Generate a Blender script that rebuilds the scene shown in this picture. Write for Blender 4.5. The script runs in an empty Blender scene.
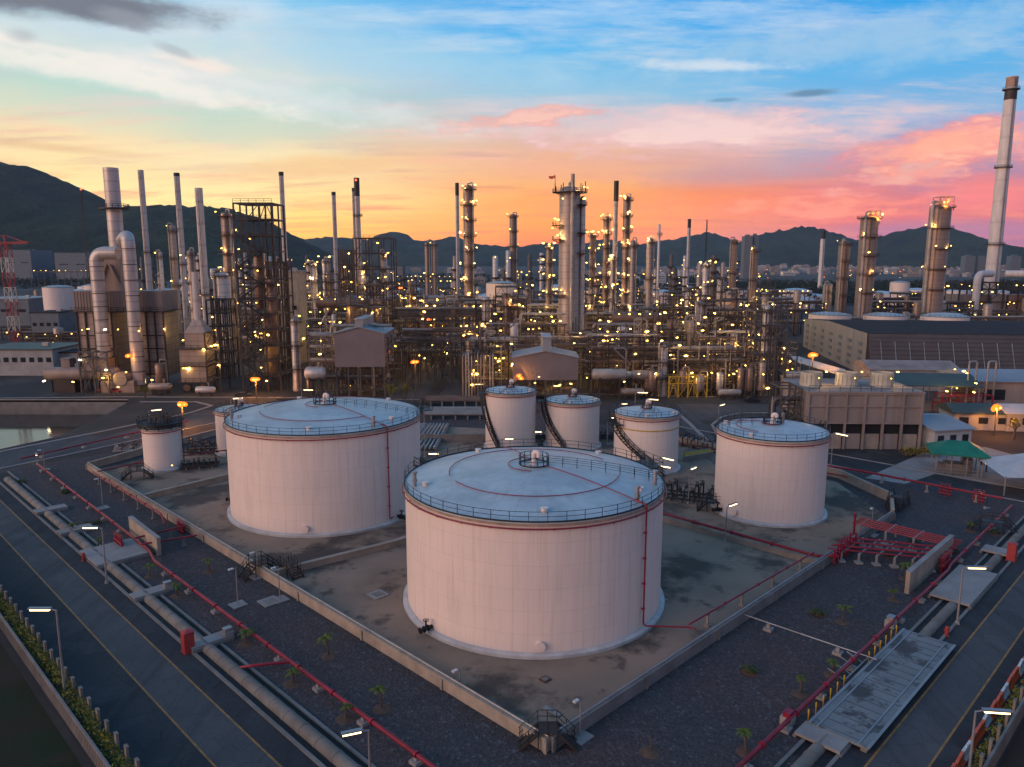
import bpy, math, random
from mathutils import Vector, Matrix
from mathutils.geometry import tessellate_polygon
R_ = random.Random(7)
sc = bpy.context.scene
COL = sc.collection
PI = math.pi
# ---------------------------------------------------------------- camera geometry (40 m up, 9.4 degrees down)
FPX, CAMH, PITCH, CX, CY = 757.0, 40.0, math.radians(9.41), 512.0, 383.5
CP, SP = math.cos(PITCH), math.sin(PITCH)
def ray(px, py):
    u = (px-CX)/FPX; v = -(py-CY)/FPX
    return (u, CP+v*SP, -SP+v*CP)
def G(px, py, z=0.0):
    """ground point seen at a pixel of the photograph"""
    r = ray(px, py); t = (z-CAMH)/r[2]
    return Vector((r[0]*t, r[1]*t, z))
def V(px, py, Y):
    """point at distance Y seen at a pixel"""
    r = ray(px, py); t = Y/r[1]
    return Vector((r[0]*t, Y, CAMH+r[2]*t))
def P(p):
    zz = p[1]*CP-(p[2]-CAMH)*SP
    return CX+FPX*p[0]/zz, CY-FPX*(p[1]*SP+(p[2]-CAMH)*CP)/zz
def mpp(Y, z=20):
    return (Y*CP-(z-CAMH)*SP)/FPX
S2 = math.sqrt(.5)
O0 = G(548, 752)
def W(i, j, z=0.0):
    """tank-yard coordinates: i along the front wall that runs to the right and back, j along the one that runs to the left and back"""
    return Vector((O0.x+(i-j)*S2, O0.y+(i+j)*S2, z))
# ---------------------------------------------------------------- mesh builder
class M:
    def __init__(s): s.v=[]; s.f=[]; s.sm=[]
    def add(s, vs, fs, smooth=False):
        b=len(s.v); s.v.extend([tuple(p) for p in vs])
        for f in fs: s.f.append(tuple(b+k for k in f)); s.sm.append(smooth)
        return s
    def box(s, c, d, rz=0.0):
        x,y,z=d[0]/2,d[1]/2,d[2]/2; ca,sa=math.cos(rz),math.sin(rz)
        vs=[]
        for dz in (-z,z):
            for dx,dy in ((-x,-y),(x,-y),(x,y),(-x,y)):
                vs.append((c[0]+dx*ca-dy*sa, c[1]+dx*sa+dy*ca, c[2]+dz))
        return s.add(vs,[(3,2,1,0),(4,5,6,7),(0,1,5,4),(1,2,6,5),(2,3,7,6),(3,0,4,7)])
    def prism(s, pts, z0, z1):
        n=len(pts)
        vs=[(p[0],p[1],z0) for p in pts]+[(p[0],p[1],z1) for p in pts]
        fs=[tuple(range(n-1,-1,-1)), tuple(range(n,2*n))]+[(k,(k+1)%n,n+(k+1)%n,n+k) for k in range(n)]
        return s.add(vs,fs)
    def beam(s, p, q, w, h=None):
        p=Vector(p); q=Vector(q); d=q-p
        if d.length<1e-5: return s
        d.normalize(); h=h or w
        up=Vector((0,0,1)) if abs(d.z)<.95 else Vector((0,1,0))
        a=d.cross(up).normalized()*w/2; b=a.cross(d).normalized()*h/2
        vs=[p-a-b,p+a-b,p+a+b,p-a+b,q-a-b,q+a-b,q+a+b,q-a+b]
        return s.add(vs,[(3,2,1,0),(4,5,6,7),(0,1,5,4),(1,2,6,5),(2,3,7,6),(3,0,4,7)])
    def cyl(s, p, q, r0, r1=None, n=12, cap=True):
        return s.tube([p,q], r0, n, r1=r1, cap=cap)
    def tube(s, path, r, n=8, r1=None, cap=True, closed=False):
        pts=[Vector(p) for p in path]; k=len(pts)
        if r1 is None: r1=r
        vs=[]; fs=[]; prev=None
        for i,p in enumerate(pts):
            if closed: t=(pts[(i+1)%k]-pts[i-1])
            elif i==0: t=pts[1]-pts[0]
            elif i==k-1: t=pts[-1]-pts[-2]
            else: t=(pts[i+1]-p).normalized()+(p-pts[i-1]).normalized()
            t.normalize()
            if prev is None:
                up=Vector((0,0,1)) if abs(t.z)<.9 else Vector((0,1,0))
                a=t.cross(up).normalized()
            else:
                a=(prev-t*prev.dot(t)); a=a.normalized() if a.length>1e-4 else t.orthogonal().normalized()
            prev=a; b=t.cross(a)
            rr=r+(r1-r)*i/max(1,k-1)
            for m in range(n):
                an=2*PI*m/n; vs.append(p+a*math.cos(an)*rr+b*math.sin(an)*rr)
        last=k if closed else k-1
        for i in range(last):
            j=(i+1)%k
            for m in range(n):
                fs.append((i*n+m, i*n+(m+1)%n, j*n+(m+1)%n, j*n+m))
        s.add(vs,fs,True)
        if cap and not closed:
            b=len(s.v)-len(vs)
            s.f.append(tuple(b+m for m in range(n-1,-1,-1))); s.sm.append(False)
            s.f.append(tuple(b+(k-1)*n+m for m in range(n))); s.sm.append(False)
        return s
    def lathe(s, prof, n=32, c=(0,0,0), a0=0.0, a1=2*PI):
        full=abs(a1-a0-2*PI)<1e-6; m=n if full else n+1
        vs=[]
        for r,z in prof:
            for k in range(m):
                an=a0+(a1-a0)*k/n; vs.append((c[0]+r*math.cos(an), c[1]+r*math.sin(an), c[2]+z))
        fs=[]
        for i in range(len(prof)-1):
            for k in range(n):
                k2=(k+1)%m
                fs.append((i*m+k, i*m+k2, (i+1)*m+k2, (i+1)*m+k))
        return s.add(vs,fs,True)
    def ringbox(s, r0, r1, z0, z1, n=32, c=(0,0,0), a0=0.0, a1=2*PI):
        s.lathe([(r0,z0),(r1,z0),(r1,z1),(r0,z1),(r0,z0)], n, c, a0, a1)
        return s
    def ringtube(s, r, z, t, n=64, a0=0.0, a1=2*PI, m=6, c=(0,0)):
        full=abs(a1-a0-2*PI)<1e-6
        k=n if full else n+1
        return s.tube([(c[0]+r*math.cos(a0+(a1-a0)*i/n), c[1]+r*math.sin(a0+(a1-a0)*i/n), z) for i in range(k)], t, m, closed=full)
    def ball(s, c, r, n=10, sz=None):
        k=n//2+1
        sx,sy,szz=(sz or (1,1,1))
        vs=[(c[0],c[1],c[2]-r*szz)]; fs=[]
        for i in range(1,k):
            ph=-PI/2+PI*i/k
            for m in range(n):
                an=2*PI*m/n; vs.append((c[0]+r*sx*math.cos(ph)*math.cos(an), c[1]+r*sy*math.cos(ph)*math.sin(an), c[2]+r*szz*math.sin(ph)))
        vs.append((c[0],c[1],c[2]+r*szz)); t=len(vs)-1
        for m in range(n):
            fs.append((0,1+(m+1)%n,1+m)); fs.append((t,1+(k-2)*n+m,1+(k-2)*n+(m+1)%n))
        for i in range(k-2):
            for m in range(n): fs.append((1+i*n+m,1+i*n+(m+1)%n,1+(i+1)*n+(m+1)%n,1+(i+1)*n+m))
        return s.add(vs,fs,True)
    def drum(s, p, q, r, n=14):
        """cylinder along p-q with domed ends"""
        p=Vector(p); q=Vector(q); d=(q-p).normalized(); L=(q-p).length
        prof=[(-.42,.05),(-.36,.5),(-.2,.85),(0,1)]
        path=[p+d*r*a for a,_ in prof]+[q-d*r*a for a,_ in reversed(prof)]
        rad=[b*r for _,b in prof]+[b*r for _,b in reversed(prof)]
        up=Vector((0,0,1)) if abs(d.z)<.9 else Vector((0,1,0))
        a=d.cross(up).normalized(); b=d.cross(a); vs=[]; fs=[]
        for c,rr in zip(path,rad):
            for m in range(n):
                an=2*PI*m/n; vs.append(c+a*math.cos(an)*rr+b*math.sin(an)*rr)
        k=len(path)
        for i in range(k-1):
            for m in range(n): fs.append((i*n+m,(i+1)*n+m,(i+1)*n+(m+1)%n,i*n+(m+1)%n))
        fs.append(tuple(range(n))); fs.append(tuple((k-1)*n+m for m in range(n-1,-1,-1)))
        return s.add(vs,fs,True)
    def build(s, name, mat, parent=None, loc=None, sharp=40):
        me=bpy.data.meshes.new(name); me.from_pydata(s.v,[],s.f)
        me.polygons.foreach_set('use_smooth', s.sm)
        if any(s.sm): me.set_sharp_from_angle(angle=math.radians(sharp))
        me.materials.append(mat); me.update()
        o=bpy.data.objects.new(name,me); COL.objects.link(o)
        if parent is not None: o.parent=parent
        if loc is not None: o.location=loc
        return o
def tag(o, label=None, cat=None, group=None, kind=None):
    if label: o['label']=label
    if cat: o['category']=cat
    if group: o['group']=group
    if kind: o['kind']=kind
    return o
def thing(name, label, cat, loc=(0,0,0), rz=0.0, group=None):
    o=bpy.data.objects.new(name,None); COL.objects.link(o); o.empty_display_size=.5
    o.location=loc; o.rotation_euler=(0,0,rz)
    return tag(o,label,cat,group)
def part(name, me_obj, parent, loc=(0,0,0), rz=0.0, scale=None):
    """another copy of a mesh already built, as a part of parent"""
    o=me_obj.copy() if False else bpy.data.objects.new(name, me_obj.data); COL.objects.link(o); o.parent=parent; o.location=loc
    o.rotation_euler=(0,0,rz)
    if scale: o.scale=scale
    return o
def copy_tree(o, parent=None):
    c=o.copy(); COL.objects.link(c)
    if parent is not None: c.parent=parent
    for ch in [x for x in o.children]: copy_tree(ch,c)
    return c
ORD=['first','second','third','fourth','fifth','sixth','seventh','eighth','ninth','tenth','eleventh','twelfth','thirteenth','fourteenth','fifteenth','sixteenth','seventeenth','eighteenth','nineteenth','twentieth']
TENS={20:'twenty',30:'thirty',40:'forty',50:'fifty',60:'sixty',70:'seventy',80:'eighty',90:'ninety'}
TENTH={30:'thirtieth',40:'fortieth',50:'fiftieth',60:'sixtieth',70:'seventieth',80:'eightieth',90:'ninetieth'}
def ordw(k):
    if k<=20: return ORD[k-1]
    if k>100: return 'hundred-and-'+ordw(k-100)
    if k==100: return 'hundredth'
    if k%10==0: return TENTH[k]
    return TENS[k//10*10]+'-'+ORD[k%10-1]
SERIES={}
def series(key, o): SERIES.setdefault(key,[]).append(o); return o
def number_series(key, template, cat, group):
    L=SERIES.get(key,[])
    L.sort(key=lambda o: P(o.location)[0])
    for k,o in enumerate(L):
        tag(o, template.replace('#', ordw(k+1)), cat, group)
def fillet(path, r, n=4):
    pts=[Vector(p) for p in path]; out=[pts[0]]
    for a,b,c in zip(pts,pts[1:],pts[2:]):
        d0=(a-b); d1=(c-b); rr=min(r,d0.length*.45,d1.length*.45)
        p0=b+d0.normalized()*rr; p1=b+d1.normalized()*rr
        for k in range(n+1):
            t=k/n; out.append(p0*(1-t)**2+b*2*t*(1-t)+p1*t*t)
    out.append(pts[-1]); return out
# ---------------------------------------------------------------- materials
def s2l(c): return tuple(((x/255)/12.92 if x/255<=.04045 else (((x/255)+.055)/1.055)**2.4) for x in c)
class N:
    def __init__(s, tree): s.t=tree; s.n=tree.nodes; s.l=tree.links
    def new(s, ty, **kw):
        n=s.n.new(ty)
        for k,v in kw.items(): setattr(n,k,v)
        return n
    def put(s, sock, v):
        if hasattr(v,'is_output') or isinstance(v,bpy.types.NodeSocket): s.l.new(v,sock)
        elif isinstance(v,(tuple,list)) and len(v)==3 and sock.type=='RGBA': sock.default_value=(*v,1)
        else: sock.default_value=v
    def math(s, op, a, b=None, c=None, clamp=False):
        n=s.new('ShaderNodeMath',operation=op,use_clamp=clamp)
        for k,x in enumerate((a,b,c)):
            if x is not None: s.put(n.inputs[k],x)
        return n.outputs[0]
    def noise(s, vec, scale, detail=4, rough=.55, out='Fac', dim='3D'):
        n=s.new('ShaderNodeTexNoise',noise_dimensions=dim)
        if vec is not None: s.l.new(vec,n.inputs['Vector'])
        n.inputs['Scale'].default_value=scale; n.inputs['Detail'].default_value=detail; n.inputs['Roughness'].default_value=rough
        return n.outputs[out]
    def ramp(s, fac, stops, interp='LINEAR'):
        n=s.new('ShaderNodeValToRGB'); r=n.color_ramp; r.interpolation=interp
        while len(r.elements)<len(stops): r.elements.new(.5)
        for e,(p,c) in zip(r.elements,stops):
            e.position=p; e.color=(*c,1) if len(c)==3 else c
        s.put(n.inputs[0],fac); return n.outputs[0]
    def mix(s, fac, a, b, blend='MIX'):
        n=s.new('ShaderNodeMix',data_type='RGBA',blend_type=blend)
        s.put(n.inputs[0],fac); s.put(n.inputs[6],a); s.put(n.inputs[7],b); return n.outputs[2]
    def maprange(s, v, a, b, c=0.0, d=1.0, smooth=False):
        n=s.new('ShaderNodeMapRange',interpolation_type='SMOOTHSTEP' if smooth else 'LINEAR')
        s.put(n.inputs[0],v)
        for k,x in zip((1,2,3,4),(a,b,c,d)): n.inputs[k].default_value=x
        return n.outputs[0]
    def mapping(s, vec, scale=(1,1,1), loc=(0,0,0), rot=(0,0,0)):
        n=s.new('ShaderNodeMapping'); s.l.new(vec,n.inputs[0])
        n.inputs['Scale'].default_value=scale; n.inputs['Location'].default_value=loc; n.inputs['Rotation'].default_value=rot
        return n.outputs[0]
    def bump(s, h, strength=.3, dist=.05):
        n=s.new('ShaderNodeBump'); n.inputs['Strength'].default_value=strength; n.inputs['Distance'].default_value=dist
        s.l.new(h,n.inputs['Height']); return n.outputs[0]
MATS={}
def newmat(name):
    m=bpy.data.materials.new(name); m.use_nodes=True; n=N(m.node_tree); n.n.clear()
    out=n.new('ShaderNodeOutputMaterial'); b=n.new('ShaderNodeBsdfPrincipled'); n.l.new(b.outputs[0],out.inputs[0])
    MATS[name]=m
    return m,n,b
def simple(name, col, rough=.6, metal=0.0, var=.25, scale=.6, col2=None, streak=False, bump=0.0, fine=0.0, spec=.4, world=True):
    m,n,b=newmat(name)
    if world:
        vec=n.new('ShaderNodeNewGeometry').outputs['Position']
    else: vec=n.new('ShaderNodeTexCoord').outputs['Object']
    v2=n.mapping(vec,(1,1,.12)) if streak else vec
    f=n.noise(v2,scale,5,.6)
    col2=col2 or tuple(c*(1-var) for c in col)
    fac=n.maprange(f,.36,.66,0,1)
    c=n.mix(fac,col,col2)
    if fine:
        f2=n.noise(vec,scale*18,3,.7)
        c=n.mix(n.maprange(f2,.35,.65,0,fine),c,tuple(x*.45 for x in col),'MIX')
    n.put(b.inputs['Base Color'],c)
    b.inputs['Roughness'].default_value=rough; b.inputs['Metallic'].default_value=metal
    b.inputs['Specular IOR Level'].default_value=spec
    if bump: n.put(b.inputs['Normal'],n.bump(n.noise(vec,scale*10,4,.6),bump,.05))
    return m
def emis(name, col, strength):
    m=bpy.data.materials.new(name); m.use_nodes=True; n=N(m.node_tree); n.n.clear()
    out=n.new('ShaderNodeOutputMaterial'); e=n.new('ShaderNodeEmission'); n.l.new(e.outputs[0],out.inputs[0])
    e.inputs[0].default_value=(*col,1); e.inputs[1].default_value=strength; MATS[name]=m
    return m
m_rail=simple('dark_rail_paint',(.022,.03,.038),.5,.2)
m_black=simple('black_steel',(.02,.021,.024),.5,.2)
m_steel=simple('structural_steel',(.055,.043,.038),.62,.25,.45,.35,col2=(.035,.026,.022))
m_steel2=simple('grey_steel',(.10,.087,.08),.58,.3,.4,.4)
m_steel3=simple('brown_steel',(.06,.04,.032),.65,.2,.45,.3)
m_galv=simple('galvanised_steel',(.34,.34,.34),.45,.5,.3,.5)
m_pipe=simple('pipe_cladding',(.30,.265,.24),.42,.5,.35,.3)
m_pipe2=simple('rusty_pipe',(.15,.1,.075),.6,.2,.4,.4)
m_pipe3=simple('pale_pipe',(.36,.325,.295),.5,.2,.3,.4)
m_red=simple('red_fire_paint',(.25,.009,.026),.4,0,.35,.8)
m_redbox=simple('red_cabinet_paint',(.34,.04,.042),.5,0,.25,1.5)
m_conc=simple('concrete',(.37,.31,.25),.85,0,.35,.5,bump=.2,fine=.3)
m_conc2=simple('grey_concrete',(.21,.2,.19),.85,0,.35,.4,bump=.2,fine=.3)
m_concp=simple('pale_concrete',(.29,.275,.265),.85,0,.3,.3,fine=.25)
m_culv=simple('culvert_concrete',(.21,.19,.165),.85,0,.35,.5,fine=.3)
m_yellow=simple('yellow_road_paint',(.36,.185,.05),.7,0,.5,1.2,fine=.5)
m_orange=simple('orange_plastic',(.62,.1,.03),.45,0,.2,1)
m_wplast=simple('white_plastic',(.6,.58,.56),.45,0,.2,1)
m_yelp=simple('yellow_paint',(.5,.32,.03),.5,0,.3,1)
m_clad=simple('mauve_cladding',(.175,.15,.155),.6,.1,.2,.15)
m_ware=simple('warehouse_cladding',(.078,.068,.069),.65,.1,.2,.15)
m_cladroof=simple('blue_grey_roofing',(.27,.29,.31),.5,.2,.25,.1)
m_whitewall=simple('white_wall',(.33,.325,.325),.7,0,.25,.3)
m_darkroof=simple('dark_roofing',(.04,.039,.042),.9,0,.3,.2,spec=.08)
m_teal=simple('teal_roofing',(.045,.07,.058),.55,0,.3,.2)
m_green=simple('green_roofing',(.012,.17,.10),.5,0,.3,.5)
m_awn=simple('pale_awning',(.42,.44,.45),.6,0,.2,.4)
m_bluewall=simple('blue_grey_wall',(.11,.14,.165),.6,0,.25,.3)
m_gable=simple('weathered_gable_wall',(.26,.255,.245),.7,0,.3,.25,streak=True)
m_glass=simple('dark_glass',(.02,.025,.03),.12,0,.2,1)
m_dark=simple('opening_shade',(.012,.012,.013),.8)  # near-black colour stands in for the shade inside openings
m_coolt=simple('cooling_tower_boards',(.30,.25,.225),.75,0,.4,.25,streak=True,fine=.2)
m_ctfan=simple('cream_fibreglass',(.48,.45,.36),.55,0,.25,.6)
m_tarp=simple('yellow_green_foliage',(.25,.19,.03),.8,0,.5,.8)
m_bark=simple('bark',(.10,.07,.05),.9,0,.4,3)
m_soil=simple('brown_soil',(.11,.07,.05),.95,0,.4,2,bump=.4)
m_brick=simple('red_brown_render',(.14,.055,.04),.8,0,.3,.5)
m_car=simple('dark_car_paint',(.03,.03,.035),.25,.2,.1,1)
m_rubber=simple('rubber',(.015,.015,.015),.8)
# tank paint: faint plate courses, run-off streaks under the rim
def tank_paint(name,col,str_):
    m,n,b=newmat(name)
    g=n.new('ShaderNodeTexCoord').outputs['Object']
    sx=n.new('ShaderNodeSeparateXYZ'); n.l.new(g,sx.inputs[0])
    an=n.math('ARCTAN2',sx.outputs[1],sx.outputs[0])
    cm=n.new('ShaderNodeCombineXYZ'); n.l.new(an,cm.inputs[0]); n.l.new(sx.outputs[2],cm.inputs[2])
    st=n.noise(n.mapping(cm.outputs[0],(26,1,.10)),1.0,5,.65)
    bl=n.noise(n.mapping(g,(.12,.12,.2)),1.0,4,.6)
    course=n.math('FRACT',n.math('MULTIPLY',sx.outputs[2],1/2.42))
    row=n.math('FLOOR',n.math('MULTIPLY',sx.outputs[2],1/2.42))
    seam=n.math('LESS_THAN',course,.022)
    vs=n.math('FRACT',n.math('ADD',n.math('MULTIPLY',an,2.4),n.math('MULTIPLY',row,.37)))
    seam=n.math('MAXIMUM',seam,n.math('LESS_THAN',vs,.008))
    wn=n.new('ShaderNodeTexWhiteNoise',noise_dimensions='2D')
    c2=n.new('ShaderNodeCombineXYZ'); n.l.new(row,c2.inputs[0]); n.l.new(n.math('FLOOR',n.math('ADD',n.math('MULTIPLY',an,2.4),n.math('MULTIPLY',row,.37))),c2.inputs[1]); n.l.new(c2.outputs[0],wn.inputs[0])
    c=n.mix(n.maprange(st,.5,.75,0,str_),col,(.42,.36,.31))
    c=n.mix(n.maprange(bl,.45,.7,0,.16),c,(.5,.46,.43))
    c=n.mix(n.math('MULTIPLY',wn.outputs[0],.07),c,(.45,.43,.42))
    c=n.mix(n.math('MULTIPLY',seam,.26),c,(.3,.28,.27))
    rimz=n.maprange(n.noise(n.mapping(cm.outputs[0],(40,1,.02)),1.0,3,.7),.52,.7,0,.35); c=n.mix(rimz,c,(.47,.36,.28))
    n.put(b.inputs['Base Color'],c); b.inputs['Roughness'].default_value=.5
    n.put(b.inputs['Normal'],n.bump(n.noise(n.mapping(cm.outputs[0],(10,1,.5)),1.0,3),.06,.1))
    return m
m_tank=tank_paint('tank_white_paint',(.72,.61,.55),.45)
m_base=simple('ring_foundation',(.5,.49,.48),.7,0,.3,.5)
m_rim=simple('rust_stained_rim',(.40,.27,.20),.7,0,.4,.8)
# roof paint with radial plate seams
def roof_paint():
    m,n,b=newmat('tank_roof_paint')
    g=n.new('ShaderNodeTexCoord').outputs['Object']
    sx=n.new('ShaderNodeSeparateXYZ'); n.l.new(g,sx.inputs[0])
    an=n.math('ARCTAN2',sx.outputs[1],sx.outputs[0])
    seam=n.math('LESS_THAN',n.math('FRACT',n.math('MULTIPLY',an,36/(2*PI))),.05)
    st=n.noise(n.mapping(g,(.22,.22,.22)),1.0,7,.7)
    cm=n.new('ShaderNodeCombineXYZ'); n.l.new(an,cm.inputs[0])
    rs=n.noise(n.mapping(cm.outputs[0],(14,1,1)),1.0,4,.7)
    c=n.mix(n.maprange(st,.42,.62,0,.75),(.40,.47,.49),(.26,.31,.33))
    c=n.mix(n.maprange(n.noise(n.mapping(g,(.5,.5,.5),(7,3,1)),1.0,6,.7),.56,.68,0,.45),c,(.30,.25,.21))
    c=n.mix(n.maprange(rs,.5,.75,0,.35),c,(.34,.36,.37))
    c=n.mix(n.math('MULTIPLY',seam,.3),c,(.2,.22,.23))
    n.put(b.inputs['Base Color'],c); b.inputs['Roughness'].default_value=.42
    return m
m_roof=roof_paint()
# column cladding: horizontal bands
def banded(name,col,dark,step,rough=.45,metal=.35):
    m,n,b=newmat(name)
    g=n.new('ShaderNodeTexCoord').outputs['Object']
    sx=n.new('ShaderNodeSeparateXYZ'); n.l.new(g,sx.inputs[0])
    seam=n.math('LESS_THAN',n.math('FRACT',n.math('MULTIPLY',sx.outputs[2],1/step)),.12)
    p=n.new('ShaderNodeNewGeometry').outputs['Position']
    st=n.noise(n.mapping(p,(.9,.9,.12)),1.0,5,.6)
    c=n.mix(n.maprange(st,.4,.68,0,.6),col,tuple(x*.6 for x in col))
    c=n.mix(n.math('MULTIPLY',seam,.6),c,dark)
    n.put(b.inputs['Base Color'],c); b.inputs['Roughness'].default_value=rough; b.inputs['Metallic'].default_value=metal
    return m
m_col=banded('column_cladding',(.32,.25,.205),(.16,.12,.10),2.2)
m_col2=banded('silver_cladding',(.48,.435,.41),(.25,.23,.22),3.0)
m_col3=banded('brown_cladding',(.24,.16,.115),(.12,.08,.06),2.6)
m_stack=banded('chimney_paint',(.5,.46,.45),(.3,.27,.26),9.0,.6,.1)
m_stackw=banded('pale_chimney_paint',(.60,.56,.53),(.45,.42,.4),12.0,.6,0)
m_corr=simple('corrugated_panels',(.27,.21,.185),.6,.2,.3,.3,streak=True)
# ground materials
def gravel(name,a,b2,big):
    m,n,b=newmat(name)
    p=n.new('ShaderNodeNewGeometry').outputs['Position']
    vo=n.new('ShaderNodeTexVoronoi'); n.l.new(p,vo.inputs[0]); vo.inputs['Scale'].default_value=4.5
    hs=n.new('ShaderNodeSeparateColor'); n.l.new(vo.outputs['Color'],hs.inputs[0])
    f=n.noise(p,big,6,.6)
    f3=n.noise(p,big*6,5,.7)
    c=n.mix(n.maprange(f,.38,.64,0,1),a,b2)
    c=n.mix(n.maprange(hs.outputs[0],0,1,0,.55),c,tuple(x*.35 for x in a))
    c=n.mix(n.maprange(hs.outputs[1],.86,1,0,.5),c,tuple(min(1,x*2.6) for x in a))
    c=n.mix(n.maprange(f3,.5,.72,0,.4),c,tuple(x*.55 for x in b2))
    n.put(b.inputs['Base Color'],c); b.inputs['Roughness'].default_value=.9; b.inputs['Specular IOR Level'].default_value=.2
    n.put(b.inputs['Normal'],n.bump(vo.outputs['Distance'],.5,.12))
    return m
m_gravel=gravel('gravel',(.058,.06,.067),(.088,.062,.058),.05)
def paved(name,a,b2,sc1,patch=.35,fine=.25,rough=.85,stain=None,st_amt=0,sc2=.12,road=0):
    m,n,b=newmat(name)
    p=n.new('ShaderNodeNewGeometry').outputs['Position']
    f=n.noise(p,sc1,7,.62); f2=n.noise(p,9.0,3,.7); f3=n.noise(n.mapping(p,(1,1,1),(31,7,0)),sc2,6,.62)
    c=n.mix(n.maprange(f,.38,.62,0,1),a,b2)
    if stain: 
        c=n.mix(n.maprange(f3,.49,.60,0,st_amt,True),c,stain)
        f4=n.noise(n.mapping(p,(1,1,1),(3,77,0)),sc2*3.2,6,.65)
        c=n.mix(n.maprange(f4,.56,.66,0,st_amt*.8,True),c,stain)
    c=n.mix(n.maprange(f2,.35,.7,0,fine),c,tuple(x*.5 for x in a))
    if road:
        mp=n.mapping(p,(.9,.03,1) if road>0 else (.03,.9,1),(0,0,0),(0,0,-PI/4))
        c=n.mix(n.maprange(n.noise(mp,.6,5,.65),.48,.68,0,.55),c,tuple(x*.5 for x in a))
        vo=n.new('ShaderNodeTexVoronoi',feature='DISTANCE_TO_EDGE'); n.l.new(n.mapping(p,(.16,.16,.16)),vo.inputs[0])
        wv=n.math('ADD',vo.outputs[0],n.math('MULTIPLY',n.math('SUBTRACT',f2,.5),.03))
        c=n.mix(n.maprange(wv,.004,.02,.6,0),c,tuple(x*.35 for x in a))
        c=n.mix(n.maprange(n.noise(n.mapping(p,(1,1,1),(9,1,0)),.22,2,.4),.60,.63,0,.16),c,tuple(x*1.5 for x in b2))
    n.put(b.inputs['Base Color'],c)
    n.put(b.inputs['Roughness'],n.maprange(f3,.4,.65,min(1,rough+.1),rough)); b.inputs['Specular IOR Level'].default_value=.16
    n.put(b.inputs['Normal'],n.bump(f2,.25,.02))
    return m
m_bund=paved('bund_floor_concrete',(.30,.215,.16),(.215,.165,.125),.09,stain=(.045,.04,.037),st_amt=.85,sc2=.075)
m_asph=paved('dark_asphalt',(.036,.040,.046),(.050,.053,.058),.1,fine=.4,rough=.8,road=1)
m_lane=paved('worn_asphalt',(.068,.073,.078),(.086,.088,.092),.08,fine=.3,rough=.78,road=1)
m_site=paved('site_ground',(.055,.05,.048),(.03,.03,.032),.03,stain=(.11,.10,.09),st_amt=.5,sc2=.02)
m_apron=paved('concrete_apron',(.075,.065,.056),(.045,.04,.036),.06,stain=(.05,.048,.046),st_amt=.5,sc2=.04)
m_grassd=paved('dark_rough_grass',(.018,.028,.012),(.034,.024,.016),.15,stain=(.06,.035,.03),st_amt=.6,sc2=.05)
m_plain=paved('far_plain',(.04,.05,.042),(.075,.07,.06),.004,stain=(.12,.12,.115),st_amt=.4,sc2=.008)
m_grate=simple('steel_decking',(.24,.27,.29),.6,.2,.3,.3)
m_bridge=paved('bridge_slab_paint',(.20,.225,.235),(.15,.175,.185),.25,stain=(.045,.05,.056),st_amt=.9,sc2=.3)
# water
def water():
    m,n,b=newmat('pond_water')
    p=n.new('ShaderNodeNewGeometry').outputs['Position']
    b.inputs['Base Color'].default_value=(.03,.035,.032,1); b.inputs['Roughness'].default_value=.08; b.inputs['IOR'].default_value=1.33
    n.put(b.inputs['Normal'],n.bump(n.noise(n.mapping(p,(1,.4,1)),.8,3),.08,.1))
    return m
m_water=water()
# foliage
def leafmat(name,a,b2,sc_=.4):
    m,n,b=newmat(name)
    p=n.new('ShaderNodeNewGeometry').outputs['Position']
    f=n.noise(p,sc_,4,.6)
    n.put(b.inputs['Base Color'],n.mix(n.maprange(f,.35,.65,0,1),a,b2)); b.inputs['Roughness'].default_value=.7
    b.inputs['Specular IOR Level'].default_value=.2
    return m
m_frond=leafmat('palm_frond',(.10,.13,.02),(.05,.08,.015),2)
m_frondd=leafmat('dark_palm_frond',(.05,.065,.02),(.03,.045,.015),2)
m_hedge=leafmat('hedge_leaf',(.19,.18,.03),(.06,.075,.018),1.6)
m_trees=leafmat('far_tree_leaf',(.018,.032,.02),(.010,.02,.014),.03)
def forest(name,a,b2,sc_):
    m,n,b=newmat(name)
    p=n.new('ShaderNodeNewGeometry').outputs['Position']
    f=n.noise(p,sc_,8,.68); f2=n.noise(p,sc_*12,5,.75)
    c=n.mix(n.maprange(f,.36,.64,0,1),a,b2)
    c=n.mix(n.maprange(f2,.42,.66,0,.7),c,tuple(x*.25 for x in a))
    n.put(b.inputs['Base Color'],c); b.inputs['Roughness'].default_value=.95; b.inputs['Specular IOR Level'].default_value=.05
    n.put(b.inputs['Normal'],n.bump(f2,1.0,14.0))
    return m
m_forest=forest('hill_forest',(.06,.08,.042),(.02,.034,.026),.006)
# lit things
e_yel=emis('yellow_floodlight',(1,.58,.09),22)
e_yels=emis('yellow_worklight',(1,.60,.10),22)
e_far=emis('distant_worklight',(1,.62,.13),8)
e_wht=emis('white_floodlight',(1,.80,.45),16)
e_tube=emis('street_lamp_tube',(1,.68,.32),6)
e_org=emis('sodium_lamp',(1,.20,.05),6.5)
e_orgs=emis('small_sodium_lamp',(1,.20,.05),6)
e_redl=emis('aviation_red_lamp',(1,.05,.02),8)
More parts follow.
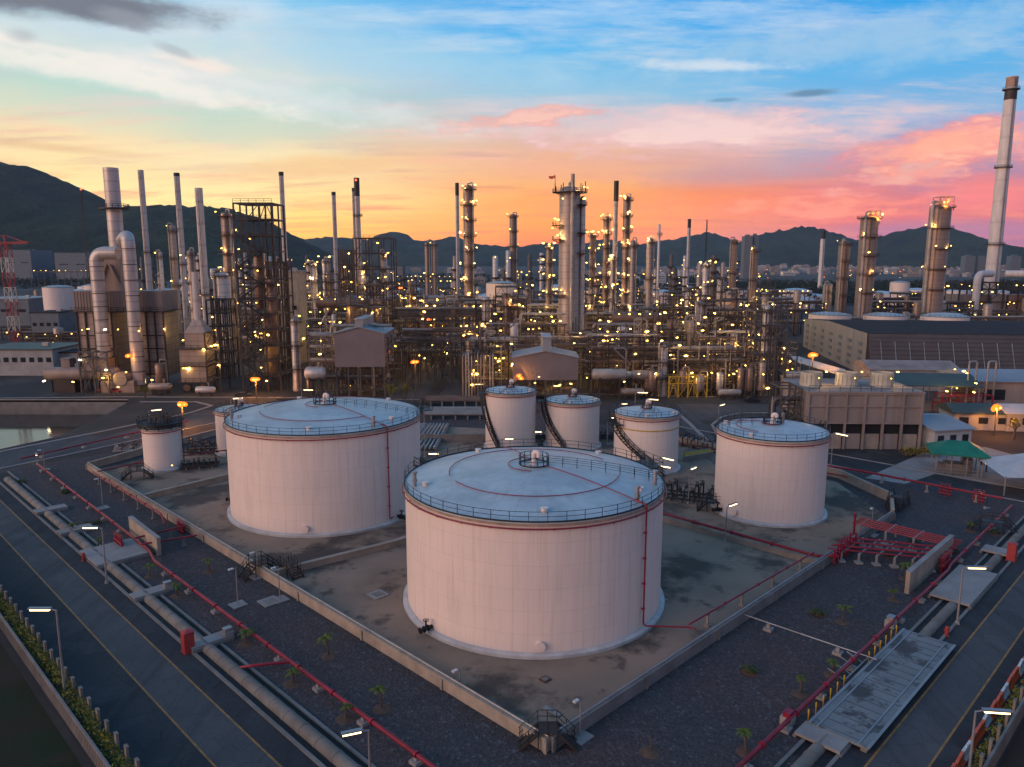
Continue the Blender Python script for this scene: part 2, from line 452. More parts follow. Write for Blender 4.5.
# one lamp mesh of each sort, used again and again
def lampmesh(name,mat,r,sz,halo=None,rb=0):
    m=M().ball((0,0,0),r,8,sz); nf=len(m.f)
    if halo: m.ball((0,r*.55,.05),rb,10,(1.25,.42,.75))  # added glowing ball behind the core, imitating the lamp's bloom
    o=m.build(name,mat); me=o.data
    if halo:
        me.materials.append(halo)
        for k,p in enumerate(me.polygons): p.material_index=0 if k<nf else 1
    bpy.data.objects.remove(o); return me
b_amb=emis('amber_halo',(1,.52,.09),1.25)  # glows of the added halo balls, standing in for bloom round the lamps
b_far=emis('dim_amber_halo',(1,.55,.13),.8)
b_org=emis('orange_halo',(1,.165,.012),2.7)
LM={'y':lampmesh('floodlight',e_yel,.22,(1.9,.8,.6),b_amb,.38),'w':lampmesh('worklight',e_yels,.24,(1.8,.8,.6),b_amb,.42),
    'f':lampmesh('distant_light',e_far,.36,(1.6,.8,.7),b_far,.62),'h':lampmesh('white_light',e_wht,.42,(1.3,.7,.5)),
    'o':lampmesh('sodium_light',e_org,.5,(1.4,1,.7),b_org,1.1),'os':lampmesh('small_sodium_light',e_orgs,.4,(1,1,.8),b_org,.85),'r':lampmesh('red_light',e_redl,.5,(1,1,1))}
NLAMP=[0]
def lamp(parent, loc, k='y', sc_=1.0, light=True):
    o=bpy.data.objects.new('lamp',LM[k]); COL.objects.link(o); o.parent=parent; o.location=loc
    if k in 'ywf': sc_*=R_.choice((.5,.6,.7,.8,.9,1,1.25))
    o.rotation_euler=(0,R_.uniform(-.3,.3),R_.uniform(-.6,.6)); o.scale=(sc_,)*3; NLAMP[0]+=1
    if light and ((k in 'yw' and R_.random()<.5) or k in ('o','os')):
        kk='o' if k in ('o','os') else 'y'
        l=bpy.data.objects.new('lamp_light',PL[k]); COL.objects.link(l); l.parent=parent; l.location=(loc[0],loc[1]+(.9 if kk=='y' else -.9),loc[2]-.4)
    return o
PL={}
for kk,cc,e in (('y',(1,.58,.17),430),('w',(1,.60,.20),520),('o',(1,.34,.05),2200),('os',(1,.38,.06),600)):
    d=bpy.data.lights.new('lamp_light','POINT'); d.color=cc; d.energy=e; d.shadow_soft_size=.08; PL[kk]=d
# ---------------------------------------------------------------- camera
cd=bpy.data.cameras.new('camera'); cam=bpy.data.objects.new('camera',cd); COL.objects.link(cam)
cam.location=(0,0,CAMH); cam.rotation_euler=(PI/2-PITCH,0,0)
cd.sensor_width=36; cd.lens=36*FPX/1024; cd.clip_end=40000; cd.clip_start=.5
sc.camera=cam
# ---------------------------------------------------------------- sky
def azel(px,py):
    r=ray(px,py); return math.atan2(r[0],r[1]), math.asin(r[2]/math.sqrt(r[0]**2+r[1]**2+r[2]**2))
w=bpy.data.worlds.new('World'); sc.world=w; w.use_nodes=True
n=N(w.node_tree); n.n.clear()
wo=n.new('ShaderNodeOutputWorld'); bg=n.new('ShaderNodeBackground'); n.l.new(bg.outputs[0],wo.inputs[0])
tc=n.new('ShaderNodeTexCoord').outputs['Generated']
sx=n.new('ShaderNodeSeparateXYZ'); n.l.new(tc,sx.inputs[0]); X,Yd,Z=sx.outputs
az=n.math('ARCTAN2',X,Yd); el=n.math('ARCSINE',Z)
eld=n.math('MULTIPLY',el,180/PI)
# slow warp of the elevation so that the bands are not straight
wp=n.noise(n.mapping(tc,(2.2,2.2,6)),1.0,4,.6)
e1=n.math('ADD',eld,n.math('MULTIPLY',n.math('SUBTRACT',wp,.5),5.0))
fe=n.math('DIVIDE',e1,40.0,clamp=True)
def sky_ramp(rows): return n.ramp(fe,[(max(0,min(1,d/40)),s2l(c)) for d,c in rows])
left=sky_ramp([(0,(246,172,70)),(2,(254,208,108)),(4.5,(255,230,160)),(7,(244,220,172)),(9,(205,212,190)),(11,(176,208,200)),(12.5,(205,214,208)),(14.5,(178,208,220)),(17,(130,192,228)),(26,(84,155,205)),(40,(58,132,186))])
mid=sky_ramp([(0,(226,112,80)),(2,(252,152,74)),(4,(252,174,100)),(6,(244,180,130)),(7.7,(228,176,150)),(9.5,(196,184,186)),(11.5,(150,190,214)),(14.5,(96,178,226)),(17.5,(62,160,226)),(40,(48,128,188))])
right=sky_ramp([(0,(148,98,124)),(1.4,(172,106,128)),(2.6,(204,104,112)),(4.0,(198,114,130)),(5.4,(170,128,158)),(7,(156,150,186)),(9,(128,172,212)),(12,(82,168,222)),(15,(56,156,222)),(17.5,(44,146,220)),(40,(44,120,184))])
back=sky_ramp([(0,(132,112,130)),(5,(178,136,142)),(11,(180,146,154)),(19,(136,140,174)),(28,(88,142,188)),(40,(58,132,186))])
c=n.mix(n.maprange(az,math.radians(-20),math.radians(4),0,1,True),left,mid)
c=n.mix(n.maprange(az,math.radians(4),math.radians(27),0,1,True),c,right)
c=n.mix(n.maprange(Yd,.35,-.35,0,1,True),c,back)
# high thin cloud, stretched and in perspective
den=n.math('ADD',n.math('MAXIMUM',Z,0),.10)
cm=n.new('ShaderNodeCombineXYZ'); n.l.new(n.math('DIVIDE',X,den),cm.inputs[0]); n.l.new(n.math('DIVIDE',Yd,den),cm.inputs[1])
cuv=n.mapping(cm.outputs[0],(.55,1.35,1),(3.1,1.7,0),(0,0,.25))
c1=n.noise(cuv,1.5,9,.68); c2=n.noise(n.mapping(cm.outputs[0],(.9,2.6,1),(9,4,0),(0,0,-.2)),1.1,7,.6)
cl=n.math('MULTIPLY',n.maprange(c1,.46,.66,0,1,True),n.maprange(el,.0,.07,.35,1))
ccol=n.ramp(fe,[(0,s2l((240,130,90))),(.12,s2l((252,165,125))),(.2,s2l((246,196,176))),(.3,s2l((214,206,212))),(.42,s2l((205,220,232))),(1,s2l((190,205,220)))])
c=n.mix(n.math('MULTIPLY',cl,.55),c,ccol)
cl2=n.math('MULTIPLY',n.maprange(c2,.5,.74,0,1,True),n.maprange(el,.1,.22,1,.45))
dcol=n.ramp(fe,[(0,s2l((170,95,105))),(.1,s2l((226,120,100))),(.18,s2l((200,150,150))),(.32,s2l((176,190,205))),(1,s2l((150,185,215)))])
c=n.mix(n.math('MULTIPLY',cl2,.6),c,dcol)
# single clouds
wtex=n.mapping(tc,(1,1,3.6),(0,0,0),(0,.12,0))
def wcloud(px,py,hw,hh,c1_,c2_,amt,tilt=0.0,scl=16):
    '''a textured, torn cloud: streaky noise inside a soft oval'''
    global c
    a0,e0=azel(px,py)
    da=n.math('SUBTRACT',az,a0); de=n.math('ADD',n.math('SUBTRACT',el,e0),n.math('MULTIPLY',da,tilt))
    d=n.math('SQRT',n.math('ADD',n.math('POWER',n.math('DIVIDE',da,hw/FPX),2.0),n.math('POWER',n.math('DIVIDE',de,hh/FPX),2.0)))
    t_=n.noise(wtex,scl,8,.66)
    m_=n.math('ADD',n.math('SUBTRACT',t_,.5),n.math('MULTIPLY',n.math('SUBTRACT',.75,d),.32))
    f=n.math('MULTIPLY',n.maprange(m_,-.07,.17,0,amt,True),n.maprange(d,.75,1.25,1,0,True))
    c=n.mix(f,c,n.mix(n.maprange(m_,.05,.24,0,1,True),s2l(c1_),s2l(c2_)))
wn1=n.noise(n.mapping(tc,(1,1,2.5)),16,6,.68); wn2=n.noise(n.mapping(tc,(1,1,2.5),(5,2,1)),7,5,.6)
def cloud(px,py,hw,hh,col,amt,rag=1.1,tilt=0.0,soft=.55):
    global c
    a0,e0=azel(px,py); sw=hw/FPX; sh=hh/FPX
    da=n.math('SUBTRACT',az,a0); de=n.math('SUBTRACT',el,e0)
    de=n.math('ADD',de,n.math('MULTIPLY',da,tilt))
    d=n.math('SQRT',n.math('ADD',n.math('POWER',n.math('DIVIDE',da,sw),2.0),n.math('POWER',n.math('DIVIDE',de,sh),2.0)))
    d=n.math('ADD',d,n.math('MULTIPLY',n.math('SUBTRACT',wn1,.5),rag*2.2))
    d=n.math('ADD',d,n.math('MULTIPLY',n.math('SUBTRACT',wn2,.5),rag*1.6))
    f=n.maprange(d,1.0+soft*.5,1.0-soft,0,amt,True)
    c=n.mix(f,c,s2l(col))
wcloud(690,133,210,26,(230,180,182),(248,214,204),.8,.02,14)
cloud(700,128,190,18,(236,200,198),.55,1.0,.03,.9)
cloud(600,118,120,12,(214,196,200),.4,1.0,.0,.9)
cloud(700,165,190,14,(226,160,150),.35,.9,.0,.9)
cloud(790,195,120,20,(238,120,92),.6,.9,.02,.9)
cloud(640,205,130,14,(250,150,92),.55,.9,.0,.9)
wcloud(935,163,130,42,(232,134,138),(250,180,160),.72,-.16,15)
wcloud(955,148,70,24,(248,146,132),(255,192,166),.85,-.2,24)
cloud(950,145,50,13,(255,172,146),.9,.9,-.08,.8)
wcloud(800,207,170,15,(240,128,108),(250,156,126),.6,.03,20)
cloud(990,195,60,14,(244,128,122),.7,.9,.0,.8)
cloud(740,175,90,9,(190,150,160),.5,.9,.0,.9)
cloud(965,228,95,8,(150,108,140),.6,.6,.0,.9)
wcloud(520,119,95,13,(240,160,146),(252,190,168),.72,-.10,22)
cloud(260,92,210,15,(222,224,224),.6,1.0,.14,.9)
cloud(120,78,170,10,(240,232,222),.75,1.0,.13,.8)
cloud(70,52,120,5,(238,230,222),.65,.9,.10,.8)
cloud(200,64,28,6,(245,225,212),.7,.9,.10,.8)
cloud(225,158,130,13,(250,228,180),.6,1.0,.0,.9)
cloud(330,165,80,9,(240,190,130),.55,1.1,-.1,.8)
cloud(60,148,70,4,(226,186,140),.6,.6,.04,.8)
cloud(850,45,160,20,(172,198,218),.6,1.1,-.04,.9)
cloud(720,66,70,5,(206,216,226),.8,.9,.08,.8)
cloud(430,62,170,18,(170,204,222),.5,1.1,.06,.9)
cloud(810,93,24,3.6,(92,128,158),.85,.5,.0,.6)
cloud(724,100,14,2,(104,148,180),.75,.5,.0,.6)
cloud(70,2,110,15,(112,116,128),1.0,.55,-.02,.6)
cloud(130,20,22,7,(140,146,156),.8,.8,.1,.8)
cloud(24,36,12,6,(168,172,178),.6,.7,.0,.8)
cloud(178,52,16,4,(165,172,178),.6,.9,.3,.8)
hsn=n.new('ShaderNodeHueSaturation'); hsn.inputs['Saturation'].default_value=1.03; n.l.new(c,hsn.inputs['Color']); c=hsn.outputs[0]
gain=n.maprange(eld,0,6,1.6,1.03,True); gv=n.new('ShaderNodeVectorMath',operation='SCALE'); n.l.new(c,gv.inputs[0]); n.l.new(gain,gv.inputs['Scale']); c=gv.outputs[0]
# the clear air itself, lit from below the horizon
nis=n.new('ShaderNodeTexSky'); nis.sky_type='NISHITA'; nis.sun_disc=False
nis.sun_elevation=math.radians(1.5); nis.sun_rotation=math.radians(-100); nis.altitude=40
add=n.new('ShaderNodeMix',data_type='RGBA',blend_type='ADD'); add.inputs[0].default_value=.02
n.l.new(c,add.inputs[6]); n.l.new(nis.outputs[0],add.inputs[7])
n.l.new(add.outputs[2],bg.inputs[0]); bg.inputs[1].default_value=1.0
# ---------------------------------------------------------------- low warm afterglow, very soft
sd=bpy.data.lights.new('sun','SUN'); so=bpy.data.objects.new('sun',sd); COL.objects.link(so)
sd.energy=2.35; sd.angle=math.radians(50); sd.color=(1,.62,.44)
def aim(o, az_d, el_d):
    """light arriving from azimuth az (0 = ahead, negative = left) and elevation el"""
    a,e=math.radians(az_d),math.radians(el_d)
    d=Vector((math.sin(a)*math.cos(e), math.cos(a)*math.cos(e), math.sin(e)))
    o.rotation_euler=d.to_track_quat('Z','Y').to_euler()
aim(so,-122,13)
# ---------------------------------------------------------------- ground
def sheet(name, pts, z, mat, kind='structure', label=None):
    m=M(); m.add([(p[0],p[1],z) for p in pts],[tuple(range(len(pts)))])
    a=sum(pts[k][0]*pts[(k+1)%len(pts)][1]-pts[(k+1)%len(pts)][0]*pts[k][1] for k in range(len(pts)))
    if a<0: m.f[0]=tuple(reversed(m.f[0]))
    o=m.build(name,mat); o['kind']=kind
    if label: o['label']=label
    return o
pond=[G(-120,402),G(128,402),G(100,418),G(60,436),G(0,449),G(-120,474)]
outer=[Vector((-7000,-400,0)),Vector((7000,-400,0)),Vector((7000,700,0)),Vector((-7000,700,0))]
tri=tessellate_polygon([outer,[Vector((p.x,p.y,0)) for p in pond]])
allp=outer+pond
m=M(); m.add([(p.x,p.y,-.004) for p in allp],[])
for t in tri:
    a,b,c3=[allp[k] for k in t]
    if (b-a).cross(c3-a).z<0: t=tuple(reversed(t))
    m.f.append(tuple(t)); m.sm.append(False)
tag(m.build('ground',m_site),'dark worn industrial ground under and around the plant',kind='structure')
tag(M().add([(-7000,700,-.004),(7000,700,-.004),(7000,6300,-.004),(-7000,6300,-.004)],[(0,1,2,3)]).build('plain',m_plain),'flat dusky plain running out to the hills',kind='structure')
# pond
m=M(); k=len(pond)
m.add([(p.x,p.y,-3.6) for p in pond],[tuple(range(k))])
if sum(pond[i].x*pond[(i+1)%k].y-pond[(i+1)%k].x*pond[i].y for i in range(k))<0: m.f[0]=tuple(reversed(m.f[0]))
tag(m.build('water',m_water),'still dark pond water below the road wall',kind='structure')
m=M()
for i in range(k):
    a,b=pond[i],pond[(i+1)%k]
    m.add([(a.x,a.y,-4),(b.x,b.y,-4),(b.x,b.y,.5 if i==0 else -.004),(a.x,a.y,.5 if i==0 else -.004)],[(0,1,2,3)])
tag(m.build('pond_wall',m_conc2),'concrete retaining wall round the pond',kind='structure')
m=M(); a,b=pond[0],pond[1]; m.box(((a.x+b.x)/2,a.y+.25,.35),(abs(b.x-a.x),.5,.7)); tag(m.build('parapet_wall',m_conc),'low concrete parapet along the far edge of the pond','wall')
# yard
gy=[W(-11.4,-60),W(-11.4,128),W(12,131),W(60,128),W(103,100),W(103,-15),W(60,-14.4),W(-11,-14.4)]
sheet('gravel_yard',[W(-11.4,-30),W(-11.4,130),W(96,128),W(103,60),W(103,-14.4),W(14,-14.4)],.004,m_gravel,label='dark gravel strip round the walled tank yard')
sheet('bund_floor',[W(.3,.3),W(.3,119),W(60,119),W(98,60),W(93,14),W(79.2,.3)],.012,m_bund,label='stained concrete floor of the walled tank yard')
# roads
sheet('asphalt_road',[W(-27,-40),W(-27,150),W(-14.2,150),W(-14.2,-40)],.004,m_asph,label='dark asphalt shoulders of the left perimeter road')
sheet('road_lane',[W(-20.1,-40),W(-20.1,150),W(-16.4,150),W(-16.4,-40)],.010,m_lane,label='paler worn lane of the left perimeter road')
for i in (-20.1,-16.4): sheet('road_marking',[W(i-.09,-40),W(i-.09,132),W(i+.09,132),W(i+.09,-40)],.016,m_yellow,label='yellow edge line on the left perimeter road')
sheet('asphalt_road',[W(-14,-25.6),W(170,-25.6),W(170,-17.1),W(-14,-17.1)],.006,m_asph,label='dark asphalt shoulders of the right perimeter road')
sheet('road_lane',[W(-14,-22.7),W(170,-22.7),W(170,-19.1),W(-14,-19.1)],.012,m_lane,label='paler worn lane of the right perimeter road')
for j in (-22.7,-19.1): sheet('road_marking',[W(-14,j-.09),W(170,j-.09),W(170,j+.09),W(-14,j+.09)],.018,m_yellow,label='yellow edge line on the right perimeter road')
sheet('verge',[W(-120,-80),W(-120,120),W(-27.6,120),W(-27.6,-80)],.004,m_grassd,label='dark rough ground outside the left fence')
sheet('verge',[W(-27,-90),W(150,-90),W(150,-26.6),W(-27,-26.6)],.008,m_grassd,label='dark rough ground outside the right fence')
# road behind the yard, left (past the pond) and right (past the cooling tower)
sheet('back_road',[G(-60,480),G(0,468),G(105,446),G(232,420),G(236,408),G(225,406),G(110,429),G(0,452),G(-60,464)],.006,m_lane,label='road curving past the pond behind the tank yard')
sheet('plant_road',[Vector((-210,210.2,0)),Vector((-98,210.2,0)),Vector((-98,198,0)),Vector((95,198,0)),Vector((95,214,0)),Vector((-98,215.5,0)),Vector((-98,221,0)),Vector((-210,221,0))],.014,m_asph,label='wide road along the front of the process plant')
sheet('apron',[Vector((-130,221.5,0)),Vector((-97.5,221.5,0)),Vector((-97.5,216,0)),Vector((100,216,0)),Vector((110,330,0)),Vector((-150,330,0))],.006,m_apron,label='concrete floor under the process plant')
sheet('back_road',[W(104,60),W(104,-17),W(112,-17),W(112,60)],.012,m_asph,label='road between the tank yard and the cooling tower')
for i in (103.7,112.2):
    m=M(); m.beam(W(i,62,.06),W(i,-16.5,.06),.35,.13); tag(m.build('kerb',m_concp),'pale concrete kerb of the road by the cooling tower',kind='structure')
sheet('pale_apron',[G(865,478),G(925,452),G(985,447),G(1040,462),G(1040,489),G(1000,486),G(935,474),G(905,484)],.018,m_concp,label='pale concrete apron round the green-roofed shelter')
# road with medians running into the plant between the two mauve buildings
sheet('plant_road',[G(380,412),G(470,412),G(470,402),G(447,358),G(425,358),G(384,400)],.012,m_lane,label='road running into the plant between the two cladded buildings')
for pts in ([(422,401),(432,401),(449,383),(446,379),(440,380)],[(398,398),(404,398),(425,364),(421,364)],[(444,376),(452,376),(456,362),(450,362)]):
    q=[G(*p) for p in pts]; m=M(); m.prism(q,0,.16); tag(m.build('kerb',m_apron),'raised kerbed median in the plant road',kind='structure')
# S-bend road with pale kerbs behind the mid tank
sheet('plant_road',[G(676,404),G(800,404),G(800,412),G(735,412),G(700,420),G(720,446),G(700,446),G(676,418)],.020,m_lane,label='road bending round behind the mid white tank')
def kerbline(pts, label, wd=.4, h=.14, mat=None):
    m=M(); q=[G(*p) for p in pts]
    for a,b in zip(q,q[1:]): m.beam((a.x,a.y,h/2),(b.x,b.y,h/2),wd,h)
    return tag(m.build('kerb',mat or m_concp),label,kind='structure')
kerbline([(676,412),(690,424),(712,446)],'pale kerb of the bending road behind the small tanks',.9)
kerbline([(800,413),(740,413),(722,417),(712,425),(718,436)],'pale kerb round the inside of the road bend',.6)
kerbline([(0,452),(110,430),(190,413),(212,406),(196,402),(140,402)],'pale kerb of the road past the pond',.8)
kerbline([(0,469),(110,446),(215,423)],'pale kerb on the yard side of the pond road',.5)
kerbline([(-60,399),(120,397),(330,398),(420,400)],'pale kerb along the plant road',.6)
kerbline([(520,392),(700,397),(800,395)],'pale kerb along the front of the process units',.6)
sheet('slipway',[G(70,433),G(130,404),G(205,403),G(214,408),G(150,425),G(100,437)],.010,m_apron,label='sloping pale concrete between pond and road')
# drain channels beside both roads: flush near-black sheet painting the trench's inner shade, two kerbs
sheet('drain_channel_shade',[W(-14,-30),W(-14,128),W(-11.4,128),W(-11.4,-30)],.008,m_dark,label='drain channel along the left road, its inner shade painted dark')
sheet('drain_channel_shade',[W(14,-17),W(103,-17),W(103,-14.2),W(14,-14.2)],.010,m_dark,label='drain channel along the right road, its inner shade painted dark')
for (a,b,l) in ((W(-14.1,-30),W(-14.1,130),'left road side'),(W(-11.3,-30),W(-11.3,128),'left gravel side'),(W(10,-17.1),W(102,-17.1),'right road side'),(W(10,-14.2),W(102,-14.2),'right gravel side')):
    m=M(); m.beam((a.x,a.y,.09),(b.x,b.y,.09),.3,.18); tag(m.build('kerb',m_conc2),'concrete lip of the drain, '+l,kind='structure')
# ---------------------------------------------------------------- hills
def hill(name, ridge, Y, mat, label, deep=900, front=900, rough=8, step=22):
    """a ridge given by its outline as seen, set at a real distance Y and falling away on both sides"""
    pts=[V(px,py,Y) for px,py in ridge]
    xs=[p.x for p in pts]; x0,x1=xs[0],xs[-1]
    nx=int((x1-x0)/step); ny=26
    rnd=random.Random(len(label)); ph=[(rnd.uniform(0,6.3),rnd.uniform(.7,1.3)) for _ in range(12)]
    from mathutils import noise as mn
    vs=[];fs=[]
    for a in range(nx+1):
        x=x0+(x1-x0)*a/nx
        k=0
        while k<len(xs)-2 and xs[k+1]<x: k+=1
        t=(x-xs[k])/max(1e-6,xs[k+1]-xs[k]); t=t*t*(3-2*t)*.5+t*.5
        h=pts[k].z*(1-t)+pts[k+1].z*t
        for b in range(ny+1):
            u=b/ny*2-1
            y=Y+(u*front if u<0 else u*deep)
            prof=(1-abs(u)**1.25)
            big=mn.noise(Vector((x/260,y/260,3)))*.22+mn.noise(Vector((x/110,y/110,9)))*.10
            z=max(-6,h*prof*(1+big*min(1,abs(u)*3)*(1-abs(u)))+ (rough*(mn.noise(Vector((x/26,y/26,1)))+.6*mn.noise(Vector((x/11,y/11,5)))) if h*prof>8 else 0))
            if b in (0,ny): z=-6
            vs.append((x,y,z))
    for a in range(nx):
        for b in range(ny):
            fs.append((a*(ny+1)+b,(a+1)*(ny+1)+b,(a+1)*(ny+1)+b+1,a*(ny+1)+b+1))
    o=M().add(vs,fs,True).build(name,mat,sharp=80); return tag(o,label,kind='structure')
hill('hill',[(-330,235),(-250,215),(-120,188),(-40,164),(0,162),(20,166),(50,178),(80,192),(105,204),(125,208),(160,206),(200,207),(230,209),(250,216),(280,233),(310,249),(330,259),(350,266)],2100,m_forest,'big dark forested hill rising behind the left of the plant',900,800,11,11)
hill('hills',[(262,262),(285,244),(300,239),(330,237),(350,238),(370,240),(385,233),(400,232),(415,241),(440,240),(452,236),(480,245),(520,247),(545,243),(580,245),(600,239),(640,244),(670,240),(690,236),(707,232),(716,234),(730,241),(750,247),(790,254),(820,262)],4600,m_forest,'long blue-grey ridge of distant wooded hills',1300,900,14,24)
hill('hill',[(716,264),(735,245),(755,236),(775,231),(800,227),(815,228),(832,233),(850,240),(870,247),(890,256),(910,263)],4000,m_forest,'rounded wooded hill behind the distant town',1000,700,16,16)
hill('hill',[(836,264),(855,247),(878,237),(900,231),(925,227),(938,225),(950,229),(975,240),(995,247),(1020,249),(1060,247),(1120,240),(1180,246),(1260,262)],3700,m_forest,'peaked wooded hill at the far right',1000,700,16,16)

# ---------------------------------------------------------------- air
m=M(); m.box((0,7000,600),(27000,15500,1204)); o=m.build('haze',None) if False else None
hm=bpy.data.materials.new('haze_air'); hm.use_nodes=True; hn=N(hm.node_tree); hn.n.clear()
ho=hn.new('ShaderNodeOutputMaterial'); hv=hn.new('ShaderNodeVolumePrincipled'); hn.l.new(hv.outputs[0],ho.inputs['Volume'])
hv.inputs['Color'].default_value=(.62,.78,1,1); hv.inputs['Density'].default_value=.000045; hv.inputs['Anisotropy'].default_value=.2
hz=M().box((0,2900,167.5),(14400,6900,345)).build('haze',hm); tag(hz,'thin blue evening haze over plain and hills',kind='stuff')
# ---------------------------------------------------------------- white storage tanks
def rail_ring(m, r, z, hgt, npost, t=.05, c=(0,0), seg=96, a0=0, a1=2*PI):
    full=abs(a1-a0-2*PI)<1e-6
    for k in range(npost if full else npost+1):
        an=a0+(a1-a0)*k/npost
        x,y=c[0]+r*math.cos(an),c[1]+r*math.sin(an)
        m.box((x,y,z+hgt/2),(t,t,hgt),an)
    for zz in (hgt,hgt*.55): m.ringtube(r,z+zz,t*.55,seg,a0,a1,5,c)
    m.ringbox(r-.02,r+.02,z,z+.16,seg,(c[0],c[1],0),a0,a1)
def tank(label, px, py0, Yf, R, h, group='white storage tanks', plat=True, rise=.115, posts=48, base=.55, stair=None, arcs=True, name='storage_tank'):
    Yc=Yf+R; X=V(px,(CY+300)/2,Yc).x if px is None else (px-CX)/FPX*(Yc*CP-(h*.5-CAMH)*SP)
    t=thing(name,label,'storage tank',(X,Yc,0),0,group)
    seg=128 if R>8 else 72
    M().lathe([(R+base,0),(R+base,.35),(R+.12,.5),(R+.02,.5)],seg).build('base_ring',m_base,t)
    M().lathe([(R,0.3),(R,h)],seg).build('shell',m_tank,t)
    rp=[]
    for k in range(13):
        u=1-k/12; rp.append((max(.01,(R+.06)*u), h+.06+R*rise*(1-u**1.7)))
    M().lathe([(R+.06,h-.12)]+rp,seg).build('roof',m_roof,t)
    M().ringbox(R+.01,R+.16,h-.34,h-.13,seg).build('rim',m_rim,t)
    m=M(); rail_ring(m,R+.10,h+.06,1.1,posts,.055 if R>8 else .06,seg=seg); m.build('handrail',m_rail,t)
    # red sprinkler ring carried on brackets outside the shell
    m=M(); m.ringtube(R+.34,h-.55,.085,seg,m=6)
    for k in range(int(R*2)):
        an=2*PI*k/int(R*2); m.beam((R*math.cos(an),R*math.sin(an),h-.66),((R+.4)*math.cos(an),(R+.4)*math.sin(an),h-.66),.08)
    m.build('sprinkler_ring',m_red,t)
    return t,R,h
def rim_angle(t,R,z,px,front=True):
    best=None
    for k in range(720):
        an=-PI+2*PI*k/720
        if (math.sin(an)<.15)!=front: continue
        q=P((t.location.x+R*math.cos(an),t.location.y+R*math.sin(an),z))
        d=abs(q[0]-px)
        if best is None or d<best[0]: best=(d,an)
    return best[1]
def roofz(R,h,r,rise=.115): return h+.06+R*rise*(1-min(1,r/R)**1.7)
def roof_gear(t,R,h,big=True,an_r=-.6,arcs=((2.2,5.0),(5.25,8.1)),mast=False):
    # guard-railed centre platform with a goose-neck vent
    z=roofz(R,h,0); pr=R*.115 if big else R*.16
    m=M(); m.ringbox(.05,pr,z-.25,z+.03,28); m.build('center_platform',m_roof,t)
    m=M(); rail_ring(m,pr,z+.03,1.15,14,.075,seg=36); m.build('center_rail',m_rail,t)
    m=M(); m.tube(fillet([(0,0,z-.2),(0,0,z+1.5),(.55,-.2,z+1.5),(.55,-.2,z+.9)],.4,5),.28,10); m.cyl((0,0,z),(0,0,z+.35),.5,n=14); m.build('vent',m_tank,t)
    m=M()
    for r,sg in ((R*.66,arcs),(R*.2,((1.9,4.6),))):
        for a0,a1 in sg:
            nn=int(20*(a1-a0)); m.tube([(r*math.cos(a0+(a1-a0)*k/nn),r*math.sin(a0+(a1-a0)*k/nn),roofz(R,h,r)+.16) for k in range(nn+1)],.055,6)
    m.tube([((pr+(R-pr)*k/12)*math.cos(an_r),(pr+(R-pr)*k/12)*math.sin(an_r),roofz(R,h,pr+(R-pr)*k/12)+.2) for k in range(13)],.06,6)
    if big:
        a2=an_r+2.55
        m.tube([((pr+(R-pr)*k/12)*math.cos(a2),(pr+(R-pr)*k/12)*math.sin(a2),roofz(R,h,pr+(R-pr)*k/12)+.2) for k in range(13)],.05,6)
    m.build('roof_pipe',m_red,t)
    # walkway handrail from the rim to the centre
    m=M(); a3=an_r+.62
    for s in (-.5,.5):
        ox,oy=-math.sin(a3)*s,math.cos(a3)*s; pp=[]
        kk=int((R-pr)/1.5)
        for k in range(kk+1):
            r=pr+(R-pr)*k/kk; x,y=r*math.cos(a3)+ox,r*math.sin(a3)+oy; zz=roofz(R,h,r)
            m.box((x,y,zz+.5),(.06,.06,1.0)); pp.append((x,y,zz+1.0))
        m.tube(pp,.03,5); m.tube([(p[0],p[1],p[2]-.5) for p in pp],.025,5)
    m.build('roof_walkway',m_rail,t)
    # small roof fittings
    for k in range(5 if big else 2):
        an=an_r+.25+k*1.31; r=R*.86
        m=M(); zz=roofz(R,h,r); m.cyl((r*math.cos(an),r*math.sin(an),zz-.1),(r*math.cos(an),r*math.sin(an),zz+.35),.32,n=12); m.cyl((r*math.cos(an),r*math.sin(an),zz+.35),(r*math.cos(an),r*math.sin(an),zz+.43),.42,n=12)
        m.build('roof_hatch',m_tank,t)
def riser(t,R,h,an,tail=None):
    x,y=math.cos(an),math.sin(an)
    path=[((R+.34)*x,(R+.34)*y,h-.55),((R+.36)*x,(R+.36)*y,1.5)]
    top=[((R-1.2)*x,(R-1.2)*y,roofz(R,h,R-1.2)+.2),((R+.36)*x,(R+.36)*y,h+.35),((R+.36)*x,(R+.36)*y,h-.8)]
    m=M(); m.tube(fillet(top[:2]+[((R+.36)*x,(R+.36)*y,.9)]+(tail or [((R+1.8)*x,(R+1.8)*y,.9)]),.5,4),.095,8)
    for z in (h*.2,h*.4,h*.6,h*.8): m.box(((R+.3)*x,(R+.3)*y,z),(.3,.3,.14),an)
    m.build('riser_pipe',m_red,t)
def manhole(t,R,an,z=1.3,r=.42):
    x,y=math.cos(an),math.sin(an)
    m=M(); m.cyl(((R-.05)*x,(R-.05)*y,z),((R+.35)*x,(R+.35)*y,z),r,n=16); m.cyl(((R+.35)*x,(R+.35)*y,z),((R+.47)*x,(R+.47)*y,z),r*1.25,n=16)
    m.build('manhole',m_tank,t)
def valve(t,R,an):
    x,y=math.cos(an),math.sin(an)
    m=M(); m.cyl(((R-.05)*x,(R-.05)*y,.8),((R+1.6)*x,(R+1.6)*y,.8),.22,n=10)
    for d in (.5,1.0,1.5): m.cyl(((R+d)*x,(R+d)*y,.8),((R+d+.1)*x,(R+d+.1)*y,.8),.36,n=12)
    m.box(((R+.8)*x,(R+.8)*y,1.3),(.18,.18,.9)); m.ringtube(.3,1.75,.05,14,c=((R+.8)*x,(R+.8)*y))
    m.build('outlet_valve',m_black,t)
